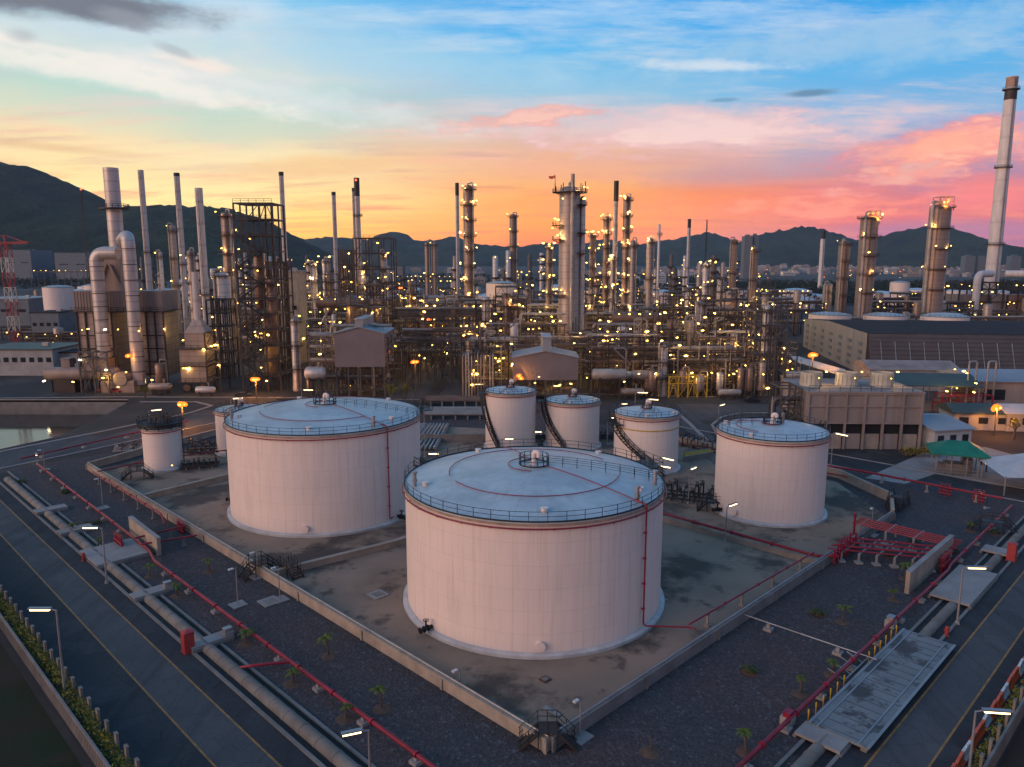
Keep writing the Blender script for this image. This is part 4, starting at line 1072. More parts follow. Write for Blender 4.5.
# unlit lamp poles on small pads
for lab,px,py,h in (('unlit thin lamp post on a square pad in the left gravel',238,605,4.6),('unlit thin lamp post on a pad beside the left bund wall',103,508,5.0),('unlit thin lamp post with camera by the front bund corner',580,737,3.6),('unlit thin post inside the left bund near the divider',258,577,3.4),('unlit short post inside the bund in front of the front tank',460,692,2.4),('unlit lamp post in the gravel near the pond road',45,470,4.0),('unlit thin lamp post in the right gravel behind red pipes',871,535,4.2),('unlit lamp post with camera by the divider stair',280,600,4.2)):
    b=G(px,py); t=thing('lamp_post',lab,'lamp post',b,math.radians(45))
    m=M(); m.cyl((0,0,.1),(0,0,h),.07,.05,8); m.beam((0,0,h-.05),(-.55,0,h-.02),.05); m.build('pole',m_galv,t)
    m=M(); m.box((-.6,0,h),(.55,.3,.14)); m.build('lamp_head',m_wplast,t)
    m=M(); m.box((0,0,.06),(1.7,1.7,.12)); m.build('pad',m_concp,t)
# ---------------------------------------------------------------- fences
def fence(label,pts_i,along,i0,outer,tall=2.3):
    """concrete panel wall with posts; hedge behind"""
    t=thing('panel_fence',label,'fence',pts_i[0]); o=Vector(pts_i[0]); b=Vector(pts_i[1])-o
    L=b.length; u=b.normalized(); m=M(); n_=Vector((-u.y,u.x,0))
    m.beam((0,0,.8),(b.x,b.y,.8),.2,1.6)
    k=int(L/.42)
    for s in range(k):
        p=u*(L*(s+.5)/k)
        for sd in (-1,1): m.box((p.x+n_.x*.12*sd,p.y+n_.y*.12*sd,.72),(.1,.05,1.44),math.atan2(u.y,u.x))
    m.build('panel',m_conc2,t)
    k=min(95,int(L/(2.3 if along<0 else 2.6)))
    for s in range(k):
        p=u*(L*(s+.5)/k)+n_*along*(1.45 if along<0 else .3); q=M(); q.box((p.x,p.y,tall/2),(.5,.2,tall),math.atan2(u.y,u.x)); q.box((p.x,p.y,tall+.04),(.5,.26,.08),math.atan2(u.y,u.x)); q.build('post',m_culv,t)
    return t
fence('ribbed concrete fence with square posts along the left road',[W(-26.7,2),W(-26.7,92)],-1,0,0)
fence('ribbed concrete fence with square posts at the lower right',[W(12,-26.3),W(64,-26.3)],1,0,0,2.2)
def leafclump(m,c,r,n_,size,rnd,flat=.8):
    for k in range(n_):
        d=Vector((rnd.gauss(0,1),rnd.gauss(0,1),rnd.gauss(0,1))).normalized()*r*rnd.random()**.4
        p=Vector(c)+Vector((d.x,d.y,d.z*flat)); a=Vector((rnd.gauss(0,1),rnd.gauss(0,1),rnd.gauss(0,.6))).normalized()*size*rnd.uniform(.6,1.3); b=a.orthogonal().normalized(); b.rotate(Matrix.Rotation(rnd.uniform(0,6.28),3,a)); b*=size*rnd.uniform(.3,.6)
        m.add([p-a,p-b*.9,p+a,p+b],[(0,1,2,3)])
rl=random.Random(3)
for lab,i0,i1,fx in (('yellow-green clipped hedge growing along the inside of the left fence',-12,91,None),):
    L=[]
    m=M()
    j=3
    while j<91:
        leafclump(m,W(-25.75+rl.uniform(-.25,.25),j,.95+rl.uniform(0,.75)),.68,60,.15,rl); j+=.5
    o=m.build('hedge',m_hedge); tag(o,lab,'hedge')
m=M(); j=12
while j<60: leafclump(m,W(j,-25.6+rl.uniform(-.2,.2),.6+rl.uniform(0,.3)),.55,38,.15,rl); j+=.55
tag(m.build('hedge',m_hedge),'low hedge growing along the inside of the lower right fence','hedge')
# thin stem ring for the soil of each hedge is left out: the hedges grow from the verge itself
# ---------------------------------------------------------------- orange and white barriers
bar=[]
def barrier_mesh(mat):
    m=M(); L=1.9
    pr=[(-.3,0),(.3,0),(.3,.18),(.14,.42),(.11,1.0),(-.11,1.0),(-.14,.42),(-.3,.18)]
    vs=[(-L/2,y,z) for y,z in pr]+[(L/2,y,z) for y,z in pr]; k=len(pr)
    m.add(vs,[tuple(range(k-1,-1,-1)),tuple(range(k,2*k))]+[(a,(a+1)%k,k+(a+1)%k,k+a) for a in range(k)])
    m.box((0,0,1.03),(.5,.12,.06)); m.box((L*.3,0,.5),(.3,.3,.2)); m.box((-L*.3,0,.5),(.3,.3,.2))
    return m
bm={k:barrier_mesh(None).build('barrier_source',mt) for k,mt in (('o',m_orange),('w',m_wplast))}
for k,o in bm.items(): pass
for s in range(17):
    kk='w' if s%3==1 else 'o'
    o=bpy.data.objects.new('traffic_barrier',bm[kk].data); COL.objects.link(o); o.location=W(15.5+s*2.02,-24.45+rl.uniform(-.06,.06)); o.rotation_euler=(0,0,math.radians(45)+rl.uniform(-.05,.05))
    series('barrier_'+kk,o)
for o in bm.values(): bpy.data.objects.remove(o)
number_series('barrier_o','orange plastic road barrier, # orange one along the row beside the right road','barrier','orange and white barriers in a row beside the right road')
number_series('barrier_w','white plastic road barrier, # white one along the row beside the right road','barrier','orange and white barriers in a row beside the right road')
# ---------------------------------------------------------------- young palms and shrubs in the gravel
def palm(base,h,nf,fl,rnd,mat,soil=True,leaf=.1,label=None):
    t=thing('young_palm','young palm','palm',base)
    lean=Vector((rnd.uniform(-.3,.3),rnd.uniform(-.3,.3),0))
    M().tube([(0,0,0),(lean.x*.5,lean.y*.5,h*.5),(lean.x,lean.y,h)],.11,7,r1=.06).build('trunk',m_bark,t)
    m=M()
    for k in range(nf):
        an=2*PI*k/nf+rnd.uniform(-.3,.3); up=rnd.uniform(.25,1.0); L=fl*rnd.uniform(.75,1.15)
        pts=[]
        for s in range(7):
            u=s/6; rr=L*u*math.cos(up*(1-u*.9)); zz=h+L*(u*math.sin(up)-u*u*.75)
            pts.append(Vector((lean.x+rr*math.cos(an),lean.y+rr*math.sin(an),zz)))
        m.tube(pts,.02,4)
        side=Vector((-math.sin(an),math.cos(an),0))
        for s in range(1,7):
            for q in (0,.5):
                p=pts[s-1].lerp(pts[s],q+.25); d=(pts[s]-pts[s-1]).normalized()
                for sg in (-1,1):
                    w_=fl*.34*(1-abs(s/6-.45)*.9); tip=p+side*sg*w_+d*w_*.6+Vector((0,0,-w_*.35))
                    m.add([p-d*leaf*.5,p+d*leaf*.5,tip],[(0,1,2)])
    m.build('fronds',mat,t)
    if soil:
        M().lathe([(.01,.17),(.3,.14),(.65,.06),(.85,0.0)],14).build('soil_mound',m_soil,t)
    return t
rp=random.Random(11)
plants_l=[(64,489,1.2,0),(22,478,1.4,0),(98,520,1.3,0),(72,528,1.6,1),(98,543,1.4,1),(150,573,1.6,1),(177,592,1.4,1),(209,568,1.9,1),(245,640,1.5,1),(292,680,1.6,1),(345,715,1.4,1),(329,652,2.0,1),(382,705,1.9,1),(421,785,1.5,1),(545,795,2.2,0),(88,522,1.7,0)]
plants_r=[(820,610,1.5,0),(750,668,1.6,0),(842,618,1.8,1),(894,596,1.6,1),(832,671,1.9,1),(905,575,2.0,1),(800,690,1.6,1),(746,748,1.7,1),(890,553,1.4,0),(951,548,1.4,0),(915,540,1.4,0),(995,530,1.5,0),(970,527,1.6,1)]
for tagk,L in (('pl',plants_l),('pr',plants_r)):
    for px,py,h,yel in L:
        t=palm(G(px,py+4),h*rp.uniform(.75,1.15)*(.95 if yel else .35),rp.randint(5,8) if yel else rp.randint(10,15),rp.uniform(.6,1.05),rp,m_frond if yel else m_frondd,leaf=.13)
        series(tagk+str(yel),t)
number_series('pl0','dark bushy young palm in the left gravel, # such palm from the left edge','palm','young palms planted in the gravel')
number_series('pl1','thin yellow-green young palm in the left gravel, # of its kind from left','palm','young palms planted in the gravel')
number_series('pr0','dark bushy young palm in the right gravel, # such palm from left','palm','young palms planted in the gravel')
number_series('pr1','thin yellow-green young palm in the right gravel, # of its kind from left','palm','young palms planted in the gravel')
# bare stump with soil
t=thing('dead_sapling','bare brown stump on a soil patch in the right gravel near the corner','sapling',G(650,752)); M().tube([(0,0,0),(.05,0,.7),(.0,.05,1.5)],.08,7,r1=.03).build('trunk',m_bark,t); M().lathe([(.01,.2),(.4,.15),(.9,0)],14).build('soil_mound',m_soil,t)
# small concrete pads and pits in the yard
for lab,px,py,s in (('pale square pad outside the left bund wall below the stair',270,602,2.2),('pale square pad inside the bund beside the front tank',378,595,2.0),('thin pale plank lying on the bund floor near the corner',552,712,.5),('small pale block on the bund floor between the tanks',664,600,.7),('rusty square drain pit in the bund floor before the front tank',545,680,.9)):
    t=thing('concrete_pad',lab,'concrete pad',G(px,py,.012),math.radians(45)); m=M(); m.box((0,0,.07),(s,s if s>.6 else 1.9,.12)); m.build('slab',m_concp if 'rusty' not in lab else m_brick,t); m=M(); m.box((0,0,.145),(s*.6,s*.6,.03)); m.build('cover',m_conc2,t)
# dark pipework knots around the small tanks
def valve_cluster(label,c,w_,d_,n_,seed,mat=None,h=1.8,rz=0):
    t=thing('valve_cluster',label,'pipework',c,rz); r=random.Random(seed)
    m=M()
    for k in range(3): y=-d_/2+d_*k/2; m.tube([(-w_/2,y,.7),(w_/2,y,.7)],.17,8)
    m.build('header_pipe',mat or m_steel2,t)
    for k in range(n_):
        x=-w_/2+w_*(k+.5)/n_+r.uniform(-.2,.2); hh=h*r.uniform(.6,1.2); m=M()
        m.tube(fillet([(x,-d_/2,.7),(x,-d_/2,hh),(x,d_/2,hh),(x,d_/2,.3)],.3,3),.13,7); m.cyl((x,0,hh-.05),(x,0,hh+.6),.06,n=6); m.ringtube(.28,hh+.6,.04,12,c=(x,0)); m.cyl((x-.05,-.3,hh),(x-.05,.3,hh),.26,n=10)
        m.build('valve',m_black if k%2 else (mat or m_steel),t)
    m=M()
    for k in range(max(2,n_//2)):
        x=-w_/2+w_*(k+.5)/max(2,n_//2); m.box((x,0,.3),(.3,d_,.6))
    m.build('plinth',m_conc2,t)
    return t
def PXY(px,py): return G(px,py)
valve_cluster('black valves packed between the yellow-banded tank and the mid-sized tank',G(688,500),11,4,12,1,m_black,2.6,-.4)
valve_cluster('dark piping behind the smallest tank and the big domed tank',G(210,452),9,5,10,2,m_steel3,2.2,.2)
valve_cluster('pale pumps and pipes beside the road left of the smallest tank',G(130,452),6,3,5,3,m_pipe3,1.4,.3)
valve_cluster('dark pipes beside the pipe trench behind the domed tank',G(395,428),7,4,8,4,m_steel,2.2)
valve_cluster('red-brown pipework behind the mid-sized tank on the left',G(700,447),10,4,9,5,m_brick,1.9,-.6)
valve_cluster('dark valves at the inner side of the front tank behind the domed tank',G(405,510),5,2.5,6,6,m_black,1.6,.7)
valve_cluster('dark valves at the foot of the smallest tank',G(200,468),7,2.5,7,7,m_steel,1.6,.3)
valve_cluster('dark piping between the first two small tanks',G(541,440),5,3,6,8,m_black,1.8)
valve_cluster('dark piping between the second small tank and the yellow-banded tank',G(608,440),5,3,6,9,m_black,1.8)
# pipe trench: parallel grey pipes on sleepers
def pipe_bed(label,pts,n_,r,mat,z=.8,edge=True):
    a,b,c,d=[G(*p) for p in pts]  # near left, near right, far right, far left
    t=thing('pipe_bed',label,'pipes',a); o=a
    for k in range(n_):
        u=(k+.5)/n_; p=a.lerp(b,u)-o; q=d.lerp(c,u)-o; m=M(); m.tube([(p.x,p.y,z),(q.x,q.y,z)],r,8); m.build('pipe',mat,t)
    for s in range(5):
        f=(s+.5)/5; p=a.lerp(d,f)-o; q=b.lerp(c,f)-o; m=M(); m.beam((p.x,p.y,(z-r)/2),(q.x,q.y,(z-r)/2),.4,z-r); m.build('sleeper',m_conc2,t)
    m=M()
    for e,f in ((a,d),(b,c)):
        if edge: m.beam((e.x-o.x,e.y-o.y,z*.6),(f.x-o.x,f.y-o.y,z*.6),.25,z*1.2)
    if edge: m.build('edge_wall',m_conc2,t)
pipe_bed('bed of parallel grey pipes running back between the big tanks',[(410,452),(436,452),(449,427),(429,427)],6,.25,m_galv)
pipe_bed('second narrow bed of grey pipes beside it, next to the domed tank',[(398,452),(408,452),(427,427),(420,427)],3,.25,m_galv)
pipe_bed('thick grey pipes crossing behind the front tank left of the first small tank',[(425,412),(425,420),(486,420),(486,412)],5,.38,m_pipe,1.3,False)
pipe_bed('grey pipes lying across the road head behind the domed tank',[(425,402),(425,407),(482,407),(482,402)],5,.26,m_pipe2,1.7,False)
pipe_bed('long grey pipes lying along the back of the mid-sized tank yard',[(684,457),(684,462),(712,457),(712,453)],3,.2,m_yelp,.9)
# ---------------------------------------------------------------- process plant
rq=random.Random(21)
def lk(Y): return 'y' if Y<300 else 'w' if Y<420 else 'f'
def lsc(Y): return 1.0 if Y<420 else (.75 if Y<560 else 1.0)
def chimney(label,px,ptop,Y,wpx,mat=None,dark_top=0,rings=(.62,),rtop=.8,name='chimney',taper=1.0,light=False,h0=0):
    p=V(px,ptop,Y); h=p.z; r=wpx/2*mpp(Y,h)
    t=thing(name,label,'chimney',(p.x,Y,0))
    m=M(); rb=r*(1.0+.35*(1-rtop)) if taper==1.0 else r*taper
    m.lathe([(rb*1.25,0),(rb*1.1,h*.06),(rb,h*.12),(r,h),(r*.8,h),(r*.8,h-.8)],28); m.build('shaft',mat or m_stack,t)
    if dark_top:
        M().lathe([(r*1.06,h-dark_top),(r*1.06,h+.05),(r*.82,h+.05)],28).build('dark_cap',m_black,t)
    for f in rings:
        m=M(); z=h*f; rr=r+(rb-r)*(1-f); m.ringbox(rr*.98,rr+1.3,z,z+.2,28); rail_ring(m,rr+1.2,z+.2,1.1,12,.1,seg=28); m.build('platform',m_steel,t)
    m=M()
    for s in (-.3,.3): m.beam((s,-rb-.35,0),(s,-r-.35,h-1),.12)
    for k in range(int(h/3)): m.beam((-.3,-(rb+(r-rb)*3*k/h)-.35,3*k),(.3,-(rb+(r-rb)*3*k/h)-.35,3*k),.1)
    m.build('ladder',m_steel,t)
    if light: lamp(t,(0,-r-.3,h*.985),'r',1.0)
    return t
def platform(m,r,z,w_,a0,a1,rail=True):
    m.ringbox(r+.02,r+w_,z,z+.18,max(6,int(14*(a1-a0)/PI)),(0,0,0),a0,a1)
    if rail:
        k=max(4,int((a1-a0)*(r+w_)/1.8)); 
        for s in range(k+1):
            an=a0+(a1-a0)*s/k; m.box(((r+w_-.05)*math.cos(an),(r+w_-.05)*math.sin(an),z+.7),(.09,.09,1.1),an)
        for zz in (.65,1.25): m.ringtube(r+w_-.05,z+zz,.05,max(6,int(14*(a1-a0)/PI)),a0,a1,4)
    for s in range(4):
        an=a0+(a1-a0)*(s+.5)/4; m.beam((r*math.cos(an),r*math.sin(an),z-1.1),((r+w_*.85)*math.cos(an),(r+w_*.85)*math.sin(an),z),.14)
def column(label,px,ptop,Y,wpx,nplat,mat=None,fr=(.25,.97),lamps=2,lamp_k=None,cat='process column',name='process_column',plats=None,z0=0,w_=1.3,crown=False,pipe=True,side=None,neck=None,group=None,lsz=None):
    p=V(px,ptop,Y); h=p.z; r=max(.5,wpx/2*mpp(Y,h)); t=thing(name,label,cat,(p.x,Y,0),0,group)
    prof=[(r*1.12,z0),(r*1.12,z0+1.2),(r,z0+2.2)]
    if neck:  # wider lower body up to a fraction of the height
        prof=[(r*neck[1],z0),(r*neck[1],h*neck[0]),(r,h*neck[0]+r*neck[1]*.6)]
    prof+=[(r,h-r*.55),(r*.85,h-r*.25),(r*.5,h-r*.06),(.02,h)]
    M().lathe(prof,26 if wpx>8 else 14).build('shell',mat or m_col,t)
    for k in range(nplat):
        f=fr[0]+(fr[1]-fr[0])*k/max(1,nplat-1); z=h*f
        a0=(-PI*.98 if k%2 else -PI*.75)+rq.uniform(-.2,.2); a1=a0+rq.uniform(3.2,4.2)
        if crown and k==nplat-1: a0,a1=0,2*PI
        if plats: z=h*plats[k][0]; a0,a1=plats[k][1:3]
        m=M(); platform(m,r,z,w_,a0,a1); m.build('platform',m_black if crown and k==nplat-1 else m_steel,t)
        for s in range(lamps):
            an=-PI*.5+rq.uniform(-1.5,1.5) if s else (a0+.15 if rq.random()<.5 else a1-.15)
            lamp(t,((r+w_*1.0)*math.cos(an),(r+w_*1.0)*math.sin(an),z+rq.uniform(1.4,2.4)),lamp_k or lk(Y),lsz or lsc(Y))
    if pipe:
        sd=side if side is not None else rq.choice((-1,1)); a=-PI/2+sd*rq.uniform(.7,1.3); x,y=(r+.5)*math.cos(a),(r+.5)*math.sin(a)
        m=M(); m.tube(fillet([(0,0,h-.2),(0,0,h+.9),(x,y,h+.9),(x,y,z0+2)],.8,4),max(.22,r*.16),8); m.build('overhead_pipe',m_pipe3,t)
        a=a-sd*.55; x,y=(r+.35)*math.cos(a),(r+.35)*math.sin(a)
        m=M()
        for s in (-.25,.25): m.beam((x+s,y,1),(x+s,y,h),.1)
        for k in range(int(h/1.6)): m.beam((x-.25,y,1.6*k+1),(x+.25,y,1.6*k+1),.08)
        m.build('ladder',m_steel,t)
    return t
def frame_mesh(m,x0,y0,w_,d_,levels,nx,ny,t=.34,brace=.35,rnd=rq,z0=0):
    xs=[x0+w_*k/nx for k in range(nx+1)]; ys=[y0+d_*k/ny for k in range(ny+1)]
    top=levels[-1]
    for x in xs:
        for y in ys: m.box((x,y,(top+z0)/2),(t,t,top-z0))
    for z in levels:
        for y in ys: m.box((x0+w_/2,y,z),(w_,t*.7,t*.9))
        for x in xs: m.box((x,y0+d_/2,z-.02),(t*.7,d_,t*.85))
    zl=[z0]+list(levels)
    for a,b in zip(zl,zl[1:]):
        for k in range(nx):
            if rnd.random()<brace:
                if rnd.random()<.5: m.beam((xs[k],y0,a),(xs[k+1],y0,b),t*.5)
                else:
                    mx=(xs[k]+xs[k+1])/2; m.beam((xs[k],y0,a),(mx,y0,b),t*.5); m.beam((mx,y0,b),(xs[k+1],y0,a),t*.5)
def rails(m,x0,x1,y,z,t=.09):
    for zz in (.6,1.2): m.box(((x0+x1)/2,y,z+zz),(abs(x1-x0),t,t))
    k=max(2,int(abs(x1-x0)/2))
    for s in range(k+1): m.box((x0+(x1-x0)*s/k,y,z+.6),(t,t,1.2))
PIPEM=[m_pipe,m_pipe2,m_pipe3,m_pipe,m_steel2]
def rack(label,x0,x1,Y,d_,levels,npipe=8,nris=4,nlamp=5,mat=None,name='pipe_rack',cat='pipe rack',brace=.3,rise=6,lampk=None,deck=True,rmul=1.0):
    t=thing(name,label,cat,((x0+x1)/2,Y,0)); w_=x1-x0; nx=max(2,int(w_/4.4)); m=M()
    lv2=sorted(list(levels)+[(a+b)/2 for a,b in zip(levels,levels[1:])]) if Y<300 else levels
    frame_mesh(m,-w_/2,0,w_,d_,lv2,nx,1 if d_<9 else 2,.3,brace*1.1)
    for z in lv2:
        if rq.random()<.75:
            a=rq.uniform(-.5,.1)*w_; rails(m,a,a+rq.uniform(.35,.5)*w_,-.2,z)
    for k in range(max(1,int(w_/9))):   # short masts and davits above the top deck
        x=rq.uniform(-.48,.48)*w_; z=levels[-1]; m.box((x,rq.uniform(0,d_),z+rq.uniform(1,4)),(.2,.2,rq.uniform(3,8)))
    m.build('frame',mat or rq.choice((m_steel,m_steel,m_steel3,m_steel2)),t)
    if deck:
        for z in levels[::2]:
            m=M(); a=rq.uniform(0,.4)*w_; b=rq.uniform(.3,.55)*w_; m.box((-w_/2+a+b/2,d_/2,z+.22),(b,d_*.92,.12)); m.build('deck',m_steel,t)
    for k in range(int(npipe*1.35)):
        z=levels[k%len(levels)]; r=rq.choice((.2,.25,.3,.4,.5))*rmul; y=d_*rq.uniform(.03,.95); a=-w_/2-rq.uniform(-1,1.5); b=w_/2+rq.uniform(-4,1.5)
        m=M(); pts=[(a,y,z+.2+r),(b,y,z+.2+r)]
        if rq.random()<.45:
            q=rq.uniform(-.3,.3)*w_; up=rq.uniform(1.5,3.5)*rq.choice((1,1,-1)); pts=[(a,y,z+.2+r),(q,y,z+.2+r),(q,y,z+.2+r+up),(b,y,z+.2+r+up)]
        m.tube(fillet(pts,1.0,3),r,8); m.build('pipe',rq.choice(PIPEM),t)
    for k in range(nris):
        x=rq.uniform(-.48,.48)*w_; y=rq.choice((-.6,-.6,d_*.3,d_*.6)); r=rq.choice((.16,.2,.28,.36))*rmul; z1=levels[-1]+rq.uniform(-4,rise); m=M()
        if rq.random()<.5: m.tube([(x,y,0.2),(x,y,z1)],r,7)
        else: m.tube(fillet([(x,y,0.2),(x,y,z1),(x+rq.choice((-1,1))*rq.uniform(1.5,4),y,z1),(x+rq.uniform(-3,3),y+.5,z1-rq.uniform(2,6))],.9,3),r,7)
        m.build('riser',rq.choice(PIPEM),t)
    m=M()
    for k in range(int(w_*(1.5 if Y<300 else .9))):   # small-bore lines
        x=rq.uniform(-.5,.5)*w_; y=rq.choice((-.35,d_*.3,d_*.7)); z=rq.uniform(0,levels[-1]); L=rq.uniform(2,8); r=rq.uniform(.06,.13)
        q=rq.random()
        if q<.4: m.tube([(x,y,z),(x,y,min(levels[-1]+3,z+L))],r,5)
        elif q<.75: m.tube([(x,y,z+.6),(x+L,y,z+.6)],r,5)
        else: m.tube([(x,y,z),(x,y,z+L*.5),(x+L*.5,y,z+L*.5),(x+L*.5,y,z+L)],r,5)
        if q>.9: m.box((x,y,z+.7),(rq.uniform(.6,1.6),.8,rq.uniform(.8,2)))
    tag(m.build('small_pipework',rq.choice(PIPEM),t),kind='stuff')
    for k in range(int(nlamp*1.7)):
        z=rq.choice(levels)-rq.choice((.9,-1.8)); lamp(t,(rq.uniform(-.49,.49)*w_,rq.choice((-.7,-.7,d_*.4)),z),lampk or lk(Y),lsc(Y)*rq.uniform(.8,1.15))
    return t
def vessel_v(label,x,Y,h,r,mat=None,cat='vessel',name='vertical_vessel',z0=2.2):
    t=thing(name,label,cat,(x,Y,0)); M().drum((0,0,z0),(0,0,h),r,16).build('shell',mat or rq.choice((m_col,m_col2,m_col3)),t)
    m=M()
    for k in range(4):
        a=PI/4+k*PI/2; m.box((r*.85*math.cos(a),r*.85*math.sin(a),z0*.5+.2),(.3,.3,z0+.4),a)
    m.build('skirt_legs',m_steel,t)
    m=M(); m.tube(fillet([(0,0,h+r*.3),(0,0,h+r*.4+1),(r+.6,0,h+r*.4+1),(r+.6,0,1)],.5,3),.18,7); m.build('outlet_pipe',m_pipe,t)
    return t
def drum_h(label,x,Y,z,L,r,mat=None,rz=0,name='horizontal_drum',cat='drum'):
    t=thing(name,label,cat,(x,Y,0),rz); M().drum((-L/2,0,z),(L/2,0,z),r,18).build('shell',mat or rq.choice((m_col,m_col2,m_pipe3)),t)
    m=M()
    for s in (-.32,.32):
        m.box((s*L,0,z-r*.7),(.5,r*1.7,r*.9))
        for y in (-r*.7,r*.7): m.box((s*L,y,(z-r)/2),(.35,.35,max(.1,z-r)))
    m.box((0,0,z-r*1.05),(L*.75,r*1.9,.18)); m.build('saddle',m_steel,t)
    m=M(); m.cyl((L*.2,0,z+r*.9),(L*.2,0,z+r+1.2),.25,n=8); m.cyl((L*.2,0,z+r+1.0),(L*.2,0,z+r+1.2),.42,n=10); m.build('nozzle',m_pipe,t)
    return t
# ---- chimneys seen against the sky
chimney('silver chimney, first thin one right of the ribbed heat-recovery stack',140.5,170,410,5.5,m_stack,0,(.5,),.8)
chimney('slim grey chimney with dark tip, second thin one right of the ribbed stack',176.5,173,385,5.5,m_stack,1.6,(.45,),.75)
chimney('thicker grey chimney with a rust-flecked top before the big left hill',198.5,188,330,7.5,m_stack,0,(.35,),.95)
chimney('slim dark-tipped chimney standing alone beside the steel stair tower',281,172,385,4.6,m_stack,1.8,(),.72)
chimney('thin grey chimney with a brown tip left of the smoking pair',333.5,192,470,4,m_stack,2,(),.8)
chimney('dark-capped smoking chimney, taller of the close pair',356.5,178,440,5.2,m_stack,10,(.75,),.8,light=True)
chimney('thin plain chimney tucked against the dark-capped smoking one',353.3,188,448,3,m_stack,2,(),.8)
chimney('thin red-brown tipped chimney beside the lamp-covered column',457,183,505,3.6,m_stack,8,(),.85)
chimney('slender dark-tipped chimney rising among lit columns right of the biggest column',616.5,181,352,4.6,m_stack,9,(),.8)
chimney('lone thin chimney with red tip before the far ridge',689.5,219,720,3.2,m_stack,8,(.4,),.85)
chimney('short pale chimney with black top before the rounded far hill',823.5,231,900,4.4,m_stackw,9,(),.9)
t=chimney('giant pale concrete chimney leaning over the right edge of the plant',1012.5,77,455,10.5,m_stackw,0,(),.82,taper=1.32)
hh=V(1012.5,77,455).z; r=10.5/2*mpp(455,hh)
zb=[V(1010,py_,455).z for py_ in (90,100,168,245)]
M().lathe([(r*1.07,zb[1]),(r*1.05,zb[0])],28).build('dark_band',m_steel,t)
for f in (zb[0]/hh,zb[2]/hh,zb[3]/hh): 
    m=M(); rr=r*(1+.32*(1-f)); m.ringbox(rr*.98,rr+1.4,hh*f,hh*f+.3,32); rail_ring(m,rr+1.3,hh*f+.3,1.2,16,.12,seg=32); m.build('platform',m_steel2,t)
M().lathe([(r*1.03,zb[0]+1.6),(r*1.03,hh-.2)],28).build('brown_band',m_rim,t)
# masts
for lab,px,pt,Y,pb in (('thin dark lattice mast with a red light before the left hill',81,190,520,262),('thin bare mast among the far columns right of centre',707,219,640,275)):
    p=V(px,pt,Y); t=thing('lattice_mast',lab,'mast',(p.x,Y,0)); m=M()
    for a,b in ((-.8,-.8),(.8,-.8),(0,.9)): m.beam((a,b,0),(a*.4,b*.4,p.z),.3)
    for k in range(int(p.z/4)): 
        z=4*k; m.beam((-.7,-.7,z),(.7,-.7,z+4),.2); m.beam((.7,-.7,z),(0,.8,z+4),.2)
    m.build('lattice',m_steel,t); lamp(t,(0,0,p.z+.5),'r',1.1)
# red and white crane mast at the left edge
p=V(5,243,300); t=thing('crane_mast','red and white lattice crane mast at the left edge of the picture','crane',(p.x,300,0))
for k in range(8):
    m=M(); z0,z1=p.z*k/8,p.z*(k+1)/8
    for a in (-1.4,1.4):
        for b in (-1.4,1.4): m.beam((a,b,z0),(a,b,z1),.28)
    for a in (-1.4,1.4): m.beam((-1.4,a,z0),(1.4,a,z1),.18); m.beam((1.4,a,z0),(-1.4,a,z1),.18); m.beam((-1.4,a,z1),(1.4,a,z1),.2)
    m.build('mast_section',m_red if k%2 else m_galv,t)
m=M(); m.beam((-14,0,p.z-.5),(9,0,p.z+.2),1.0); m.beam((0,0,p.z+3),(9,0,p.z),.3); m.beam((0,0,p.z+3),(-14,0,p.z-.3),.3); m.beam((0,0,p.z-1),(0,0,p.z+3),.6); m.build('jib',m_red,t)
# ---- named columns
t=column('biggest column: fat pale tower with dark railed crown at the centre of the plant',570,186,262,21,7,m_col,(.60,.965),2,'y',crown=True,w_=2.4,side=.1,plats=[(.43,-PI*1.0,-PI*.62),(.65,-.75,.9),(.72,-PI*1.15,-PI*.7),(.755,-.8,.8),(.795,-PI*1.15,-PI*.7),(.9,-.85,.6),(.965,0,2*PI)])
hC=V(570,186,262).z; rC=11*mpp(262,hC)
m=M(); m.cyl((.6,-rC-.8,4),(.6,-rC-.8,hC+3.5),.62,n=14); m.build('flue_pipe',m_pipe3,t)
m=M(); m.lathe([(rC*.26,0),(rC*.26,hC*.93),(rC*.2,hC*.945),(.02,hC*.95)],18,(rC*1.2,.5,0)); m.build('side_shell',m_col2,t)
m=M(); m.cyl((-rC-1.3,0,hC),(-rC-1.3,0,hC+3.6),.08,n=6); m.build('flag_pole',m_steel,t)
m=M(); m.add([(-rC-1.3,0,hC+3.6),(-rC-1.3,0,hC+2.6),(-rC-2.4,.3,hC+2.3),(-rC-3.4,0,hC+2.5),(-rC-3.4,0,hC+3.3),(-rC-2.4,.3,hC+3.2)],[(0,1,2,5),(5,2,3,4)]); m.build('flag',m_orange,t)
for k in range(9):
    an=k*.7; m=M(); m.cyl(((rC+1.5)*math.cos(an),(rC+1.5)*math.sin(an),hC*.965),((rC+1.5)*math.cos(an),(rC+1.5)*math.sin(an),hC*.965+rq.uniform(1.8,4)),.14,n=6); m.build('vent_pipe',m_steel,t)
column('tall column strung with yellow lamps beside the thin red-tipped chimney',468,185,378,10,9,m_col3,(.18,.97),3,'w',w_=1.7,lsz=1.15)
column('slim tall column wrapped in lamps, right of the dark-tipped chimney',627,196,348,7,9,m_col3,(.15,.97),3,'w',w_=1.5,lsz=1.1)
column('short column crowned with lamps just left of the dark-tipped chimney',606.5,216,356,6,8,m_col3,(.2,.97),3,'w',w_=1.5,lsz=1.1)
column('low lamp-ringed column right of the biggest column',593,233,372,6.5,6,m_col3,(.25,.97),3,'w',w_=1.4,lsz=1.1)
column('low lamp-ringed column left of the biggest column',549,245,330,6,6,m_col3,(.25,.97),3,'w',w_=1.3,lsz=1.0)
